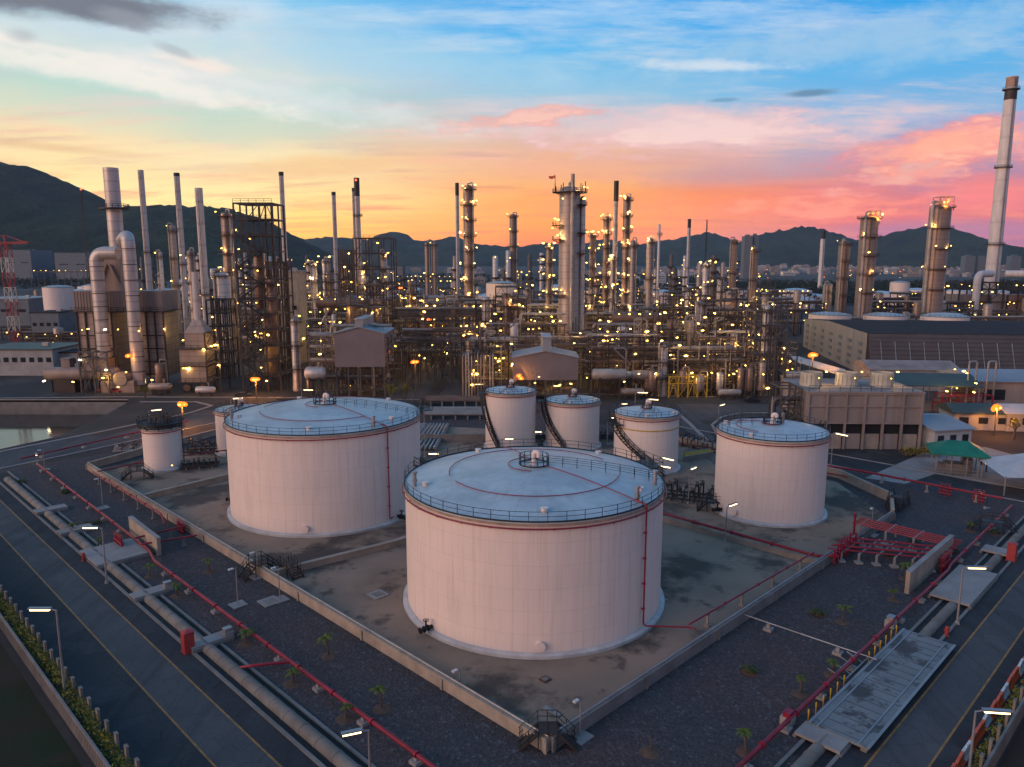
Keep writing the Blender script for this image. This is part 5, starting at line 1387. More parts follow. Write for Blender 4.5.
column('grey column with lamp top beside the bare mast',650,238,338,6.5,3,m_col,(.3,.96),1,'w')
column('thin plain grey column right of the lamp-wrapped one',633,240,300,5,2,m_col,(.4,.95),1,'w')
column('thin bare column beside the grey lamp-topped one',659.5,224,420,2.6,1,m_col2,(.9,.95),0,'w',pipe=False)
column('brown column standing before the distant dark wood, first of a pair',734.5,239,420,7,3,m_col3,(.3,.96),1,'w')
column('brown column standing before the distant dark wood, second of a pair',754.5,248,400,8,3,m_col3,(.3,.96),1,'w')
column('fat dark column low before the distant wood',731,291,330,15,3,m_col,(.45,.97),1,'w')
column('slim pale lit column over the right-hand pipe racks',706,263,318,6,4,m_col2,(.3,.97),2,'w')
column('small dark column left of the two great ringed towers by the big chimney',845,241,420,11,4,m_col3,(.4,.96),1,'w')
column('squat column at the foot of the towers by the big chimney',828,283,430,9,1,m_col,(.8,.9),1,'w')
t=column('first of two great ringed towers left of the big chimney',870,215,405,17,5,m_col3,(.35,.97),2,'w',w_=1.8,crown=True,side=-1)
t2=column('great ringed tower with a railed orange-lit cage on top, next to the big chimney',941,204,402,20,5,m_col3,(.35,.97),2,'w',w_=1.8,side=-1)
for tt,px,pt,Y,wd in ((t,874,211,405,4.5),(t2,944,197,402,7)):
    hz=V(px,pt,Y).z; m=M(); x0=V(px,pt,Y).x-tt.location.x; zb=hz-5
    frame_mesh(m,x0-wd/2,-wd/2,wd,wd,[zb+2.5,zb+5],2,1,.3,.6,z0=zb-2); m.build('top_cage',m_rim,tt)
    for k in range(3): lamp(tt,(x0+rq.uniform(-.4,.4)*wd,-wd/2-.3,zb+1+k*1.2),'os',.55)
column('dim column with open crown standing alone left of centre on the far plain',513,214,520,7,4,m_col3,(.55,.97),1,'f',w_=1.6)
column('first of a pair of dim thin towers on the far plain',427,242,600,5,2,m_col3,(.5,.95),1,'f')
column('second of a pair of dim thin towers on the far plain',434.5,242,600,5,2,m_col3,(.5,.95),1,'f')
column('grey vessel column left of the heater block, slim and banded',172,225,352,6,3,m_col,(.5,.95),1,'w')
column('banded column right of the slim one left of the stair tower',190,250,335,6.5,3,m_col,(.4,.95),1,'w')
column('stubby pale column behind the heater block',160,252,345,4,2,m_col2,(.5,.95),1,'w')
column('brightly lit column with brown platforms directly left of the stair tower',226,212,300,11,6,m_col3,(.35,.97),2,'w',w_=1.7)
column('pale fat column partly hidden behind the stair tower',222,272,290,15,2,m_col2,(.6,.96),1,'w')
column('slim yellow-lit column, first of a pair right of the stair tower',314,263,330,5.5,4,m_col2,(.4,.97),2,'w')
column('slim yellow-lit column, second of a pair right of the stair tower',325,259,326,6.5,4,m_col2,(.4,.97),2,'w')
column('tall pale pipe-like column at the front beside the spherical drum',294,318,228,8,3,m_col2,(.3,.95),1,'y')
column('pale front column standing right of the fin-fan deck',664,345,219,8,3,m_col2,(.35,.97),1,'y')
column('pale front column inside the right-hand steel stair frame',768,305,219,9,4,m_col2,(.2,.95),0,'y')
column('brown front column at the foot of the biggest column',600,345,232,9,2,m_col3,(.5,.95),1,'y')
column('thin grey column in front of the yellow-lit racks right of centre',613,255,300,5,3,m_col,(.4,.95),2,'w')
column('pale banded column above the middle pipe racks',699,300,262,7,3,m_col2,(.4,.95),1,'y')
column('thin pale column behind the left cladded building',362,262,300,6,3,m_col2,(.5,.95),2,'w')
column('pale column in the lamp-lit lattice tower',384,252,300,6,3,m_col2,(.5,.95),2,'w')
# ---- steel stair tower
def stair_tower(label,px0,px1,pt,Y,d_,nlev,mat,stair=True,z_top=None,nl=8,lampk='y',vessels=()):
    a=V(px0,pt,Y); b=V(px1,pt,Y); w_=b.x-a.x; h=a.z; t=thing('stair_tower',label,'steel tower',((a.x+b.x)/2,Y,0))
    lv=[h*(k+1)/nlev for k in range(nlev)]; m=M(); frame_mesh(m,-w_/2,0,w_,d_,lv,3,2,.4,.55)
    for z in lv: rails(m,-w_/2,w_/2,-.25,z,.1)
    m.build('frame',mat,t)
    for z in lv[:-1]:
        m=M(); m.box((w_*.08,d_/2,z+.22),(w_*.8,d_*.9,.14)); m.build('deck',m_steel,t)
    if stair:
        z=0; k=0
        while z<h*.8:
            m=M(); x0,x1=(-w_*.46,w_*.12) if k%2==0 else (w_*.12,-w_*.46); z1=z+h/nlev*1.0
            for y in (-1.6,-.6):
                m.beam((x0,y,z),(x1,y,z1),.22,.4); m.beam((x0,y,z+1.1),(x1,y,z1+1.1),.12)
            for s in range(9): m.box((x0+(x1-x0)*s/8,-1.1,z+(z1-z)*s/8),(.35,1.0,.08))
            m.build('stair_flight',m_black,t); z=z1; k+=1
    for k in range(nl): lamp(t,(rq.uniform(-.48,.48)*w_,rq.choice((-.8,d_*.4)),rq.choice(lv)-rq.uniform(.8,2.0)),lampk,1.0)
    for x,r,z0,z1 in vessels:
        m=M(); m.drum((x*w_,d_*.55,z0*h),(x*w_,d_*.55,z1*h),r,16); m.build('reactor_shell',m_col3,t)
    return t
stair_tower('tall brown steel stair tower with zigzag stairs left of centre',233,272,203,226,11,12,m_steel,True,nl=9,vessels=((.1,1.9,.08,.42),(-.1,1.6,.45,.72),(.22,1.5,.2,.6)))
stair_tower('lamp-lit lattice tower with two pale columns, right of the smoking chimneys',353,391,238,296,12,8,m_steel3,False,nl=16,lampk='w')
stair_tower('steel frame around a pale column at the right end of the process front',756,788,312,216,8,6,m_steel2,False,nl=3)
stair_tower('narrow dark steel frame behind the stair tower',262,283,262,245,9,7,m_steel,False,nl=5)
stair_tower('small dark steel frame with lights between heater block and stair tower',206,226,300,250,8,6,m_steel,False,nl=5)
stair_tower('dark open frame left of the lamp-lit lattice tower',338,352,250,330,8,7,m_steel3,False,nl=8,lampk='w')
for px,zs in ((776,(330,352,374)),(213,(330,345))):
    pass
# ---- heat-recovery unit with two ducts and ribbed stack (far left)
Yh=232
def XZ(px,py,Y): v=V(px,py,Y); return v.x,v.z
x0,_=XZ(74,300,Yh); x1,zt=XZ(162,291,Yh); base=Vector(((x0+x1)/2,Yh,0)); t=thing('heat_recovery_unit','large boiler house with ribbed panels, two elbow ducts and a banded stack','boiler unit',base); w_=x1-x0
zb=XZ(0,311,Yh)[1]
m=M(); m.box((0,5,(zt+zb)/2),(w_,11,zt-zb)); 
for k in range(30): m.box((-w_/2+w_*(k+.5)/30,-.55,(zt+zb)/2),(.22,.14,zt-zb-.3))
m.build('penthouse',m_corr,t)
m=M(); m.box((0,5,zb-.15),(w_+1.4,12.4,.3)); rails(m,-w_/2-.6,w_/2+.6,-1.2,zb,.1); m.build('gallery',m_steel,t)
xa=XZ(84,350,Yh)[0]-base.x; xb=XZ(114,350,Yh)[0]-base.x; xc=XZ(131,350,Yh)[0]-base.x; xd=XZ(160,350,Yh)[0]-base.x
for a,b in ((-w_/2+.3,xb),(xc,w_/2-.2)):
    m=M(); m.box(((a+b)/2,5.2,zb/2+1.8),(b-a,10,zb-3.9)); m.build('boiler_casing',m_col,t)
    m=M()
    for z in (4.5,8.5,12.5,16.5):
        if z<zb-1: m.box(((a+b)/2,.05,z),(b-a+.3,.5,.35))
    for k in range(5): m.box((a+(b-a)*k/4,.0,zb/2),(.35,.5,zb-.4))
    m.build('buckstay',m_steel3,t)
# ribbed stack
px,pt=110.5,168; p=V(px,pt,Yh+8); rs=7.2*mpp(Yh+8,p.z); xs=p.x-base.x
m=M(); m.lathe([(rs*1.5,zt),(rs*1.15,zt+6),(rs,zt+10),(rs,p.z),(rs*.9,p.z),(rs*.9,p.z-1)],30,(xs,8,0)); m.build('stack',m_col2,t)
zp=XZ(0,209.5,Yh+8)[1]
m=M(); m.ringbox(rs*.99,rs+2.2,zp,zp+.3,30,(xs,8,0)); rail_ring(m,rs+2.1,zp+.3,1.3,16,.13,c=(xs,8),seg=30); m.build('stack_platform',m_black,t)
m=M(); m.box((xs+.5,4.5,zt+6),(5.5,5,12)); m.beam((xs-4,1.5,zt),(xs-.5,1.5,zt+8),.5); m.beam((xs+4,1.5,zt),(xs+.5,1.5,zt+8),.5); m.build('stack_breeching',m_corr,t)
# two big round ducts with elbows
r1=6.2*mpp(Yh,20)
for nm,pxa,pya,pxe,dx in (('duct',95.5,253,118,1),('duct',127.5,235,112,-1)):
    a=V(pxa,pya,Yh-4); e=V(pxe,pya,Yh-4); x=a.x-base.x; xe=e.x-base.x; zz=a.z
    m=M(); pts=fillet([(x,-4,2.0 if dx<0 else 9),(x,-4,zz),(xe,-4 if dx>0 else 2,zz-(0 if dx>0 else 1.5))],3.2,7); m.tube(pts,r1,22); m.build(nm,m_col2,t)
    m=M()
    for k in range(9):
        z=6+(zz-10)*k/8
        if dx>0 and z<9: continue
        m.tube([(x,-4,z-.12),(x,-4,z+.12)],r1*1.05,22)
    m.build('duct_flange',m_steel2,t)
# lower fan house: frame, box and orange-lit plinth
m=M(); xl=XZ(80,350,Yh-8)[0]-base.x; xr=XZ(108,350,Yh-8)[0]-base.x
frame_mesh(m,xl,-9,xr-xl,6,[6.5,10.5,12.5],2,1,.4,1.0); m.build('duct_frame',m_steel2,t)
m=M(); m.box(((xl+xr)/2,-6,8.5),(xr-xl-1,4.6,3.4)); m.build('inlet_box',m_col,t)
m=M(); xq=XZ(42,360,Yh-8)[0]-base.x; m.drum((xq,-6,5.6),(xr+1,-6,5.6),2.0,18); m.build('inlet_duct',m_corr,t)
m=M(); m.box(((xl+xr)/2+6,-6,1.8),(10,4,3.6)); m.cyl(((xl+xr)/2+7,-8.3,4.2),((xl+xr)/2+7,-5,4.2),2.1,n=18); m.build('fan_housing',m_col,t)
m=M(); m.box((xq+1,-6,3),(.5,.5,6)); m.box(((xq+xl)/2,-6,2),(6,3.4,4)); m.box((xl,-6,3),(.5,.5,6)); m.build('fan_support',m_steel3,t)
m=M(); xk=XZ(58,345,Yh-9)[0]-base.x; m.box((xk,-5,5),(2.6,2.6,10)); m.box((xk,-5,10.1),(3,3,.2)); m.build('intake_tower',m_corr,t)
for px,py,dy,k in ((82,330,-9,'y'),(88,329,-9,'y'),(105,329.5,-9,'h'),(118,329.5,-1,'y'),(139,331,-6.5,'y'),(80,360,-10,'h'),(106,370,-10,'h'),(44,381,-10,'h'),(73,382,-10,'y'),(152,380,-1,'y'),(126,372,-6.5,'y'),(164,329,-1,'y'),(103,378,-11,'y'),(128,356,-6.6,'os'),(118,387,-8,'y')):
    v=V(px,py,Yh+dy); lamp(t,(v.x-base.x,dy,v.z),k,.9)
# ---- heater block with its own stub stack (x 180-215)
t=thing('furnace_heater','boxy brown furnace on stilts with a hooded top and stub stack','furnace',Vector((V(197,380,224).x,224,0)))
hw=(V(214,350,224).x-V(180,350,224).x)/2
z1=V(0,349,224).z; z2=V(0,333,224).z; z3=V(0,318,224).z
m=M(); m.box((-.8,3.5,(z1+3)/2),(hw*1.55,7,z1-3)); m.build('firebox',m_col,t)
m=M()
for z in (3.2,(z1+3)/2,z1): m.box((-.8,3.5,z),(hw*1.55+1.8,8.8,.25)); rails(m,-.8-hw*.77-.8,-.8+hw*.77+.8,-.9,z,.1)
m.build('gallery',m_steel,t)
m=M(); m.box((0,3.5,(z1+z2)/2),(hw*1.25,5.5,z2-z1)); m.add([(-hw*.62,.75,z2),(hw*.62,.75,z2),(hw*.62,6.25,z2),(-hw*.62,6.25,z2),(-hw*.15,2.8,z3),(hw*.15,2.8,z3),(hw*.15,4.2,z3),(-hw*.15,4.2,z3)],[(0,1,5,4),(1,2,6,5),(2,3,7,6),(3,0,4,7),(4,5,6,7)]); m.build('hood',m_col,t)
m=M(); m.cyl((0,3.5,z3-1),(0,3.5,V(0,272,227).z),1.15,.95,16); m.build('stub_stack',m_stack,t)
for k in range(8):
    m=M(); m.box((-.8-hw*.7+hw*1.4*(k%4)/3,.8 if k<4 else 6.2,1.6),(.4,.4,3.2)); m.build('stilt',m_steel,t)
m=M()
for s in (-1,1): m.cyl((-.8+s*2.4,-.2,1.6),(-.8+s*2.4,.6,1.6),1.1,n=14)
m.build('burner_drum',m_pipe2,t)
m=M(); frame_mesh(m,hw*.62,0,hw*.8,7,[z1*.35,z1*.7,z1,z2],1,1,.35,1); m.build('side_frame',m_steel,t)
for px,py in ((204,349,),(187,368),(216,345),(219,365),(184,368),(212,346)):
    v=V(px,py,223.2); lamp(t,(v.x-t.location.x,-1.3,v.z),'y',1.0)
# ---- cladded buildings on stilts
def stilt_house(label,pxl,pxr,py_top,py_eave,py_bot,Y,d_,rmat,wmat,vent,zdeck=None,rz=0.0):
    a=V(pxl,py_bot,Y); b=V(pxr,py_bot,Y); w_=b.x-a.x; z0=a.z; z1=V(0,py_eave,Y).z; z2=z1+(1.9 if vent else 1.2)
    t=thing('clad_building',label,'building',((a.x+b.x)/2,Y,0),rz)
    m=M(); m.add([(-w_/2,0,z0),(w_/2,0,z0),(w_/2,d_,z0),(-w_/2,d_,z0),(-w_/2,0,z1),(w_/2,0,z1),(w_/2,d_,z1),(-w_/2,d_,z1),(0,0,z2),(0,d_,z2)],[(3,2,1,0),(0,1,5,8,4),(1,2,6,5),(2,3,7,9,6),(3,0,4,7)])
    m.build('wall',wmat,t)
    m=M()
    for s in (-1,1):
        m.add([(0,-.4,z2+.05),(s*(w_/2+.4),-.4,z1-.02),(s*(w_/2+.4),d_+.4,z1-.02),(0,d_+.4,z2+.05),(0,-.4,z2+.25),(s*(w_/2+.4),-.4,z1+.18),(s*(w_/2+.4),d_+.4,z1+.18),(0,d_+.4,z2+.25)],[(0,1,2,3),(4,7,6,5),(0,4,5,1),(1,5,6,2),(2,6,7,3)])
    m.build('roof',rmat,t)
    m=M(); vx,vw,vh=vent; m.box((vx*w_,d_/2,z2+vh/2-.3),(vw*w_,d_*.98,vh)); m.box((vx*w_,d_/2,z2+vh-.3),(vw*w_+.5,d_*1.02,.15)); m.build('roof_vent',rmat,t)
    m=M()
    for k in range(5):
        for y in (.3,d_-.3): m.box((-w_/2+.3+(w_-.6)*k/4,y,z0/2),(.45,.45,z0))
    m.box((0,d_/2,.25*z0),(w_,d_,.15)); rails(m,-w_/2,w_/2,0.1,.25*z0,.1); m.build('stilts',m_steel2,t)
    m=M()
    for k in range(4): m.drum((-w_/2+w_*(k+.3)/4,d_*.45,z0*.3+.8),(-w_/2+w_*(k+.3)/4+2.4,d_*.45,z0*.3+.8),.8,12)
    m.build('compressor',m_pipe2,t)
    return t
t=stilt_house('mauve cladded building on stilts with a raised ridge vent, left of centre',335,385,325,334,367,216,17,m_cladroof,m_clad,(.0,.16,2.6))
for px,py,k in ((387,352,'os'),(386,360,'os'),(350,386,'y'),(372,388,'y')): v=V(px,py,222 if px>385 else 218); lamp(t,(v.x-t.location.x,(6 if px>385 else 2),v.z),k,.9)
t=stilt_house('mauve cladded building on stilts glowing orange at one corner, behind the small tanks',513,578,346,358,380,212,13,m_cladroof,m_clad,(.02,.13,4.2))
for px,py,k in ((519,376,'os'),(521,378.5,'os')): v=V(px,py,210.2); lamp(t,(v.x-t.location.x,-1.6,v.z),k,.8)
for px,py in ((535,383),(560,385),(571,384)): v=V(px,py,211); lamp(t,(v.x-t.location.x,-.8,v.z),'y',.8)
# beige block behind stair tower, pale tank, orange-lit panel block
def blockhouse(label,pxl,pxr,py0,py1,Y,d_,wmat,rmat,z0=0,name='plant_building',win=4,rows=1):
    a=V(pxl,py0,Y); b=V(pxr,py0,Y); w_=b.x-a.x; h=a.z; t=thing(name,label,'building',((a.x+b.x)/2,Y,0))
    m=M(); m.box((0,d_/2,h/2),(w_,d_,h)); m.build('wall',wmat,t); m=M(); m.box((0,d_/2,h+.2),(w_+.8,d_+.8,.4)); m.build('roof',rmat,t)
    for r in range(rows):
        for k in range(win):
            m=M(); m.box((-w_/2+w_*(k+.5)/win,-.06,h*(.62 if rows==1 else .25+.5*r/max(1,rows-1))),(w_/win*.55,.12,min(1.6,h*.3))); m.build('window',m_glass,t)
    m=M(); m.box((w_*.2,d_*.5,h+.9),(2.2,1.8,1.2)); m.build('roof_unit',m_galv,t)
    return t
blockhouse('pale beige block rising behind the dark stair tower',272,297,272,290,285,12,m_conc,m_concp,win=3)
blockhouse('long pale shed with teal roof beside the boiler unit',-25,52,350,368,258,20,m_whitewall,m_teal,win=9)
blockhouse('lower end of the pale shed, beside the square intake tower',53,77,353,368,262,16,m_whitewall,m_darkroof,win=3)
blockhouse('low blue-grey roofed shed at the far left by the crane mast',-20,28,299,312,430,26,m_bluewall,m_cladroof,win=3)
blockhouse('pale low warehouse behind the crane mast',30,58,313,330,360,16,m_bluewall,m_darkroof,win=4)
blockhouse('large pale warehouse at the foot of the left hill, at the picture edge',3,30,250,278,1250,60,m_bluewall,m_bluewall,win=2)
blockhouse('large pale warehouse at the foot of the left hill, behind the elbow ducts',54,88,253,275,1250,60,m_bluewall,m_bluewall,win=2)
blockhouse('mid-grey block behind the pipe racks left of centre',428,447,298,320,420,14,m_clad,m_clad,win=2)
blockhouse('pale lit block beside the lamp-strung column',446,464,297,320,410,14,m_whitewall,m_concp,win=2)
blockhouse('long grey pipe-top building deck behind the left cladded building',320,400,300,310,330,10,m_steel2,m_darkroof,win=6)
# ---- mid-plant storage tanks
def plant_tank(label,px,pyt,wpx,Y,roof=None,wall_=None,group='storage tanks inside the plant',rise=.14):
    p=V(px,pyt,Y); h=max(3,p.z); r=wpx/2*mpp(Y,h); t=thing('plant_tank',label,'storage tank',(p.x,Y,0),0,group)
    M().lathe([(r,0),(r,h)],40).build('shell',wall_ or m_tank,t); M().lathe([(r+.1,h-.2),(r+.1,h),(r*.6,h+r*rise*.7),(.02,h+r*rise)],40).build('roof',roof or m_roof,t)
    m=M(); rail_ring(m,r+.05,h,1.1,int(r*2.5)+6,.09,seg=36); m.build('handrail',m_steel,t)
    m=M(); 
    for s in range(14): 
        an=-PI+.1*s; m.box(((r+.5)*math.cos(an),(r+.5)*math.sin(an),h*(1-s/14)),(.9,.5,.1),an)
    m.build('stair',m_steel,t)
    return t
plant_tank('large pale tank with conical roof in the middle of the plant, lit by lamps',501,283,30,400)
plant_tank('pale tank with lamp-lit side left of the boiler unit',58,287,28,430)
plant_tank('white tank behind the boiler unit on the left',95,285,20,460)
plant_tank('low white tank behind the grey block left of centre',418,305,26,440,rise=.2)
plant_tank('rust-streaked tank behind the warehouse, first of four',830,314,40,345,rise=.1)
plant_tank('pale tank with rusty rim behind the warehouse, second of four',885,315,40,340,rise=.12)
plant_tank('blue-white domed tank behind the warehouse, third of four',945,316,44,335,rise=.16)
plant_tank('blue-domed tank at the end of the warehouse roof, fourth of four',1012,326,40,310,rise=.16)
plant_tank('tiny white tank at the far right before the town',900,282,18,560)
# ---- rows of pipe racks
rows=[('front row of the process units',220,7,[4.5,8.5,12,15.5],(-62,84),22,9,5,5),
      ('second row of the process units',234,8,[5,9.5,14,18],(-58,84),24,8,4,6),
      ('third row of the process units',252,8,[6,11,16],(-62,88),26,7,4,6),
      ('fourth row of the process units',276,9,[6,11,16,20],(-75,92),28,6,4,7),
      ('fifth row of the process units',305,9,[7,13,18],(-110,98),32,6,4,7),
      ('sixth row of the process units',340,10,[7,13,18],(-130,105),36,5,3,7),
      ('seventh row of the process units',385,10,[8,14,19],(-165,130),42,4,3,7)]
skip=[(-61,-36,210,238),(0,20,206,230),(-98,-60,0,260)]
for lab,Y,d_,lv,(a,b),L,npi,nri,nl in rows:
    x=a; k=0; segs=[]
    while x<b-6:
        l=L*rq.uniform(.75,1.2); x1=min(b,x+l)
        if not any(x<s[1] and x1>s[0] and s[2]<=Y<=s[3] for s in skip):
            segs.append((x,x1))
        else:
            for s in skip:
                if x<s[1] and x1>s[0] and s[2]<=Y<=s[3]:
                    if s[0]-x>8: segs.append((x,s[0]-1))
                    x1=max(x1 if x1>s[1]+8 else s[1],s[1]); 
                    if x1-s[1]>8: segs.append((s[1]+1,x1))
        x=x1+rq.uniform(1.5,4)
    # keep the road gap (px 385-470) open in the near rows
    if Y<270:
        g0,g1=V(392,380,Y).x,V(462,380,Y).x; out=[]
        for s0,s1 in segs:
            if s1<g0 or s0>g1: out.append((s0,s1)); continue
            if g0-s0>7: out.append((s0,g0))
            if s1-g1>7: out.append((g1,s1))
        segs=out
    for q,(s0,s1) in enumerate(segs):
        f=rq.uniform(.8,1.12); rack(f'steel pipe rack in the {lab}, {ordw(q+1)} from the left',s0,s1,Y+rq.uniform(-1.5,1.5),d_,[z*f for z in lv],npi,nri,nl)
# overhead bridges across the plant road
for lab,Y,pz,px0,px1,lev in (('long pale pipe bridge spanning the plant road',232,336,402,482,(14.5,17.5)),('second pipe bridge higher up behind it across the plant road',268,322,398,492,(19.5,22)),('lower lattice pipe bridge across the plant road',250,352,398,470,(9,12))):
    xa=V(px0,pz,Y).x; xb=V(px1,pz,Y).x; rack(lab,xa,xb,Y,5,list(lev),7,0,2,m_steel2,brace=1.0,deck=True)
# tall pipe stack by the second building (bundle of vertical pipes)
t=thing('pipe_stack','block of many upright pipes beside the plant road, left of the glowing building','pipework',(V(478,380,214).x,214,0)); m=M(); frame_mesh(m,-4.6,0,9.2,7,[3.5,7,10.5,14.5],3,1,.3,.2); m.build('frame',m_steel,t)
for k in range(11): m=M(); x=-4.3+.86*k; m.tube(fillet([(x,-.5,0),(x,-.5,12.5+.5*(k%3)),(x,8,12.5+.5*(k%3))],.8,4),.2,7); m.build('pipe',rq.choice((m_pipe,m_pipe2,m_galv)),t)
for px,py in ((472,374),(477,374),(472,385)): v=V(px,py,212.5); lamp(t,(v.x-t.location.x,-1.2,v.z),'y',.8)
# fin-fan banks: the long rounded decks seen right of centre
for lab,px0,px1,py,Y in (('long dark horizontal drum bank above the racks right of the biggest column',614,665,318,262),('long dark air-cooler deck above the racks at left centre',318,385,303,278)):
    a=V(px0,py,Y); b=V(px1,py,Y); L=b.x-a.x; t=thing('air_cooler',lab,'air cooler',((a.x+b.x)/2,Y,0)); z=a.z
    m=M(); m.drum((-L/2,0,z),(L/2,0,z),1.9,18); m.build('header_drum',m_pipe2,t); m=M(); m.box((0,4,z-1.4),(L,7,1.2)); m.build('fan_deck',m_steel2,t)
    for k in range(6): m=M(); m.cyl((-L/2+L*(k+.5)/6,4,z-.8),(-L/2+L*(k+.5)/6,4,z+.4),1.5,n=16); m.build('fan_ring',m_galv,t)
    m=M()
    for k in range(5): m.box((-L/2+L*k/4,4,(z-2)/2),(.4,.4,z-2)); m.box((-L/2+L*k/4,0,(z-2)/2),(.4,.4,z-2))
    m.build('support_frame',m_steel,t)
    for k in range(5): lamp(t,(-L/2+L*(k+.4)/5,-2.3,z+1.5),'y',.9)
# equipment standing on the ground before the racks
E_=[('drum',314.5,352,214,4.6,1.9,7.5,'small pale spherical-ended drum on a platform before the stair tower'),('drum',610,352,214,9,1.6,7.2,'grey lit drum on a steel table right of the second cladded building'),
    ('v',648,372,217,7,1.2,0,'short pale vessel at the front right of the drum table'),('v',700,378,217,6,1.5,0,'stout grey vessel under the yellow-lit braces'),('v',741,373,216,8.5,.9,0,'slim white vessel, first of a pair at the front'),('v',750,373,216,8.5,.9,0,'slim white vessel, second of a pair at the front'),
    ('v',160,368,228,8,1.5,0,'upright vessel at the right end of the boiler unit'),('v',310,372,216,6,1.1,0,'grey vessel before the first cladded building'),('v',720,376,217,7,1.0,0,'narrow brown vessel near the white pair'),('v',683,374,217,7.5,1.1,0,'grey vessel left of the yellow-lit braces'),
    ('drum',205,383,218,5,1.0,2.0,'low drum before the furnace'),('drum',730,385,214,6,.9,2.0,'low pale drum before the right racks'),('drum',632,385,214,6,1.0,2.2,'low brown drum before the middle racks'),('drum',160,384,222,6,1.2,2.2,'low drum at the corner of the boiler unit')]
for kind,px,py,Y,L,r,z,lab in E_:
    x=V(px,py,Y).x
    if kind=='drum': drum_h(lab,x,Y,z if z else V(px,py,Y).z,L,r)
    else: vessel_v(lab,x,Y,L,r)
# yellow-lit bracing low at the right of the front row
t=thing('braced_frame','yellow-lit cross-braced steel frame at ground level in the front row','steel frame',(V(688,385,216).x,216,0)); m=M(); frame_mesh(m,-5.5,0,11,4,[4.2,6.2],4,1,.35,1.0); m.build('frame',m_yelp,t)
for px,py in ((674,372),(692,373),(693,377),(712,373),(734,374)): v=V(px,py,215); lamp(t,(v.x-t.location.x,-.8,v.z),'y',.9)
# strong orange flood lights on posts
def flood(label,px,py,Y,k='o',s=1.0):
    p=V(px,py,Y); t=thing('flood_light',label,'flood light',(p.x,Y,0)); M().tube([(0,0,0),(0,0,p.z)],.16,8).build('pole',m_steel2,t); m=M(); m.box((0,.3,p.z+.1),(1.8,.5,.9)); m.build('housing',m_steel,t); lamp(t,(-.4,-.25,p.z),k,s); lamp(t,(.5,-.25,p.z+.05),k,s*.8)
flood('glaring orange floodlight on a post behind the smallest tank',182,404.5,176,'o',.85)
flood('glaring orange floodlight beside the foot of the stair tower',255.5,379.5,214,'o',.8)
flood('glaring orange floodlight before the red-framed station on the right',997,408,168,'o',.95)
flood('glaring orange floodlight by the white canopy below the warehouse',813,355,232,'o',.9)
flood('orange floodlight on a mast behind the pipe bridge left of centre',429,320,285,'o',.7)
flood('small orange light low beside the plant road',415,362,216,'os',.8)
flood('small orange light on a post behind the grey block left of centre',401,288,420,'os',.9)

# loose equipment standing between the racks
re_=random.Random(77)
def free(x,Y):
    if V(385,380,Y).x<x<V(470,380,Y).x and Y<275: return False
    return not any(a<x<b and c<=Y<=d for a,b,c,d in skip)
n_=0
while n_<46:
    Y=re_.choice((216.5,229,231,246,248,268,272,295,299,328)); x=re_.uniform(-66,86)
    if not free(x,Y): continue
    h=re_.uniform(6,13) if Y<225 else re_.uniform(9,20); r=re_.uniform(.7,1.7)
    t=vessel_v('x',x,Y,h,r); series('eqv',t); n_+=1
    if re_.random()<.7: lamp(t,(re_.uniform(-1,1),-r-.7,h*re_.uniform(.5,1)),lk(Y),.85)
number_series('eqv','upright process vessel standing between the pipe racks, # from the left','vessel','upright vessels between the pipe racks')
n_=0
while n_<26:
    Y=re_.choice((217,230,247,270,297,330)); x=re_.uniform(-66,86)
    if not free(x,Y): continue
    t=drum_h('x',x,Y,re_.choice((2.2,6.5,10.5)),re_.uniform(4,9),re_.uniform(.8,1.5),rz=re_.uniform(-.05,.05)); series('eqd',t); n_+=1
    lamp(t,(re_.uniform(-3,3),-1.9,re_.uniform(2,9)),lk(Y),.85)
for k in range(30):
    Y=re_.choice((241,262,266,289,318,356,365)); px=re_.uniform(288,785); py=re_.uniform(286,322) if Y<300 else re_.uniform(274,302)
    p=V(px,py,Y)
    if not free(p.x,Y): continue
    w_=re_.uniform(5,10); h=p.z; nl=int(h/3.2); t=thing('equipment_tower','x','steel tower',(p.x,Y,0)); m=M(); lv=[h*(q+1)/nl for q in range(nl)]; frame_mesh(m,-w_/2,0,w_,6,lv,2,1,.28,.6,re_)
    for z in lv: rails(m,-w_/2,w_/2,-.2,z,.08)
    m.build('frame',re_.choice((m_steel,m_steel3,m_steel2)),t)
    for z in lv[::2]: m=M(); m.box((0,3,z+.2),(w_*.95,5.6,.14)); m.build('deck',m_steel,t)
    m=M(); z0=re_.uniform(.1,.4)*h; m.drum((w_*re_.uniform(-.2,.2),3,z0),(0,3,h*re_.uniform(.7,1.1)),re_.uniform(1,1.9),14); m.build('drum_shell',re_.choice((m_col,m_col2,m_col3)),t)
    for q in range(re_.randint(3,6)): lamp(t,(re_.uniform(-.5,.5)*w_,-.7,re_.choice(lv)-re_.uniform(.6,1.6)),lk(Y),lsc(Y))
    series('eqt',t)
number_series('eqt','open steel equipment tower rising out of the pipe racks, # from the left','steel tower','equipment towers among the pipe racks')
number_series('eqd','horizontal process drum lying on its saddles between the pipe racks, # from the left','drum','drums between the pipe racks')
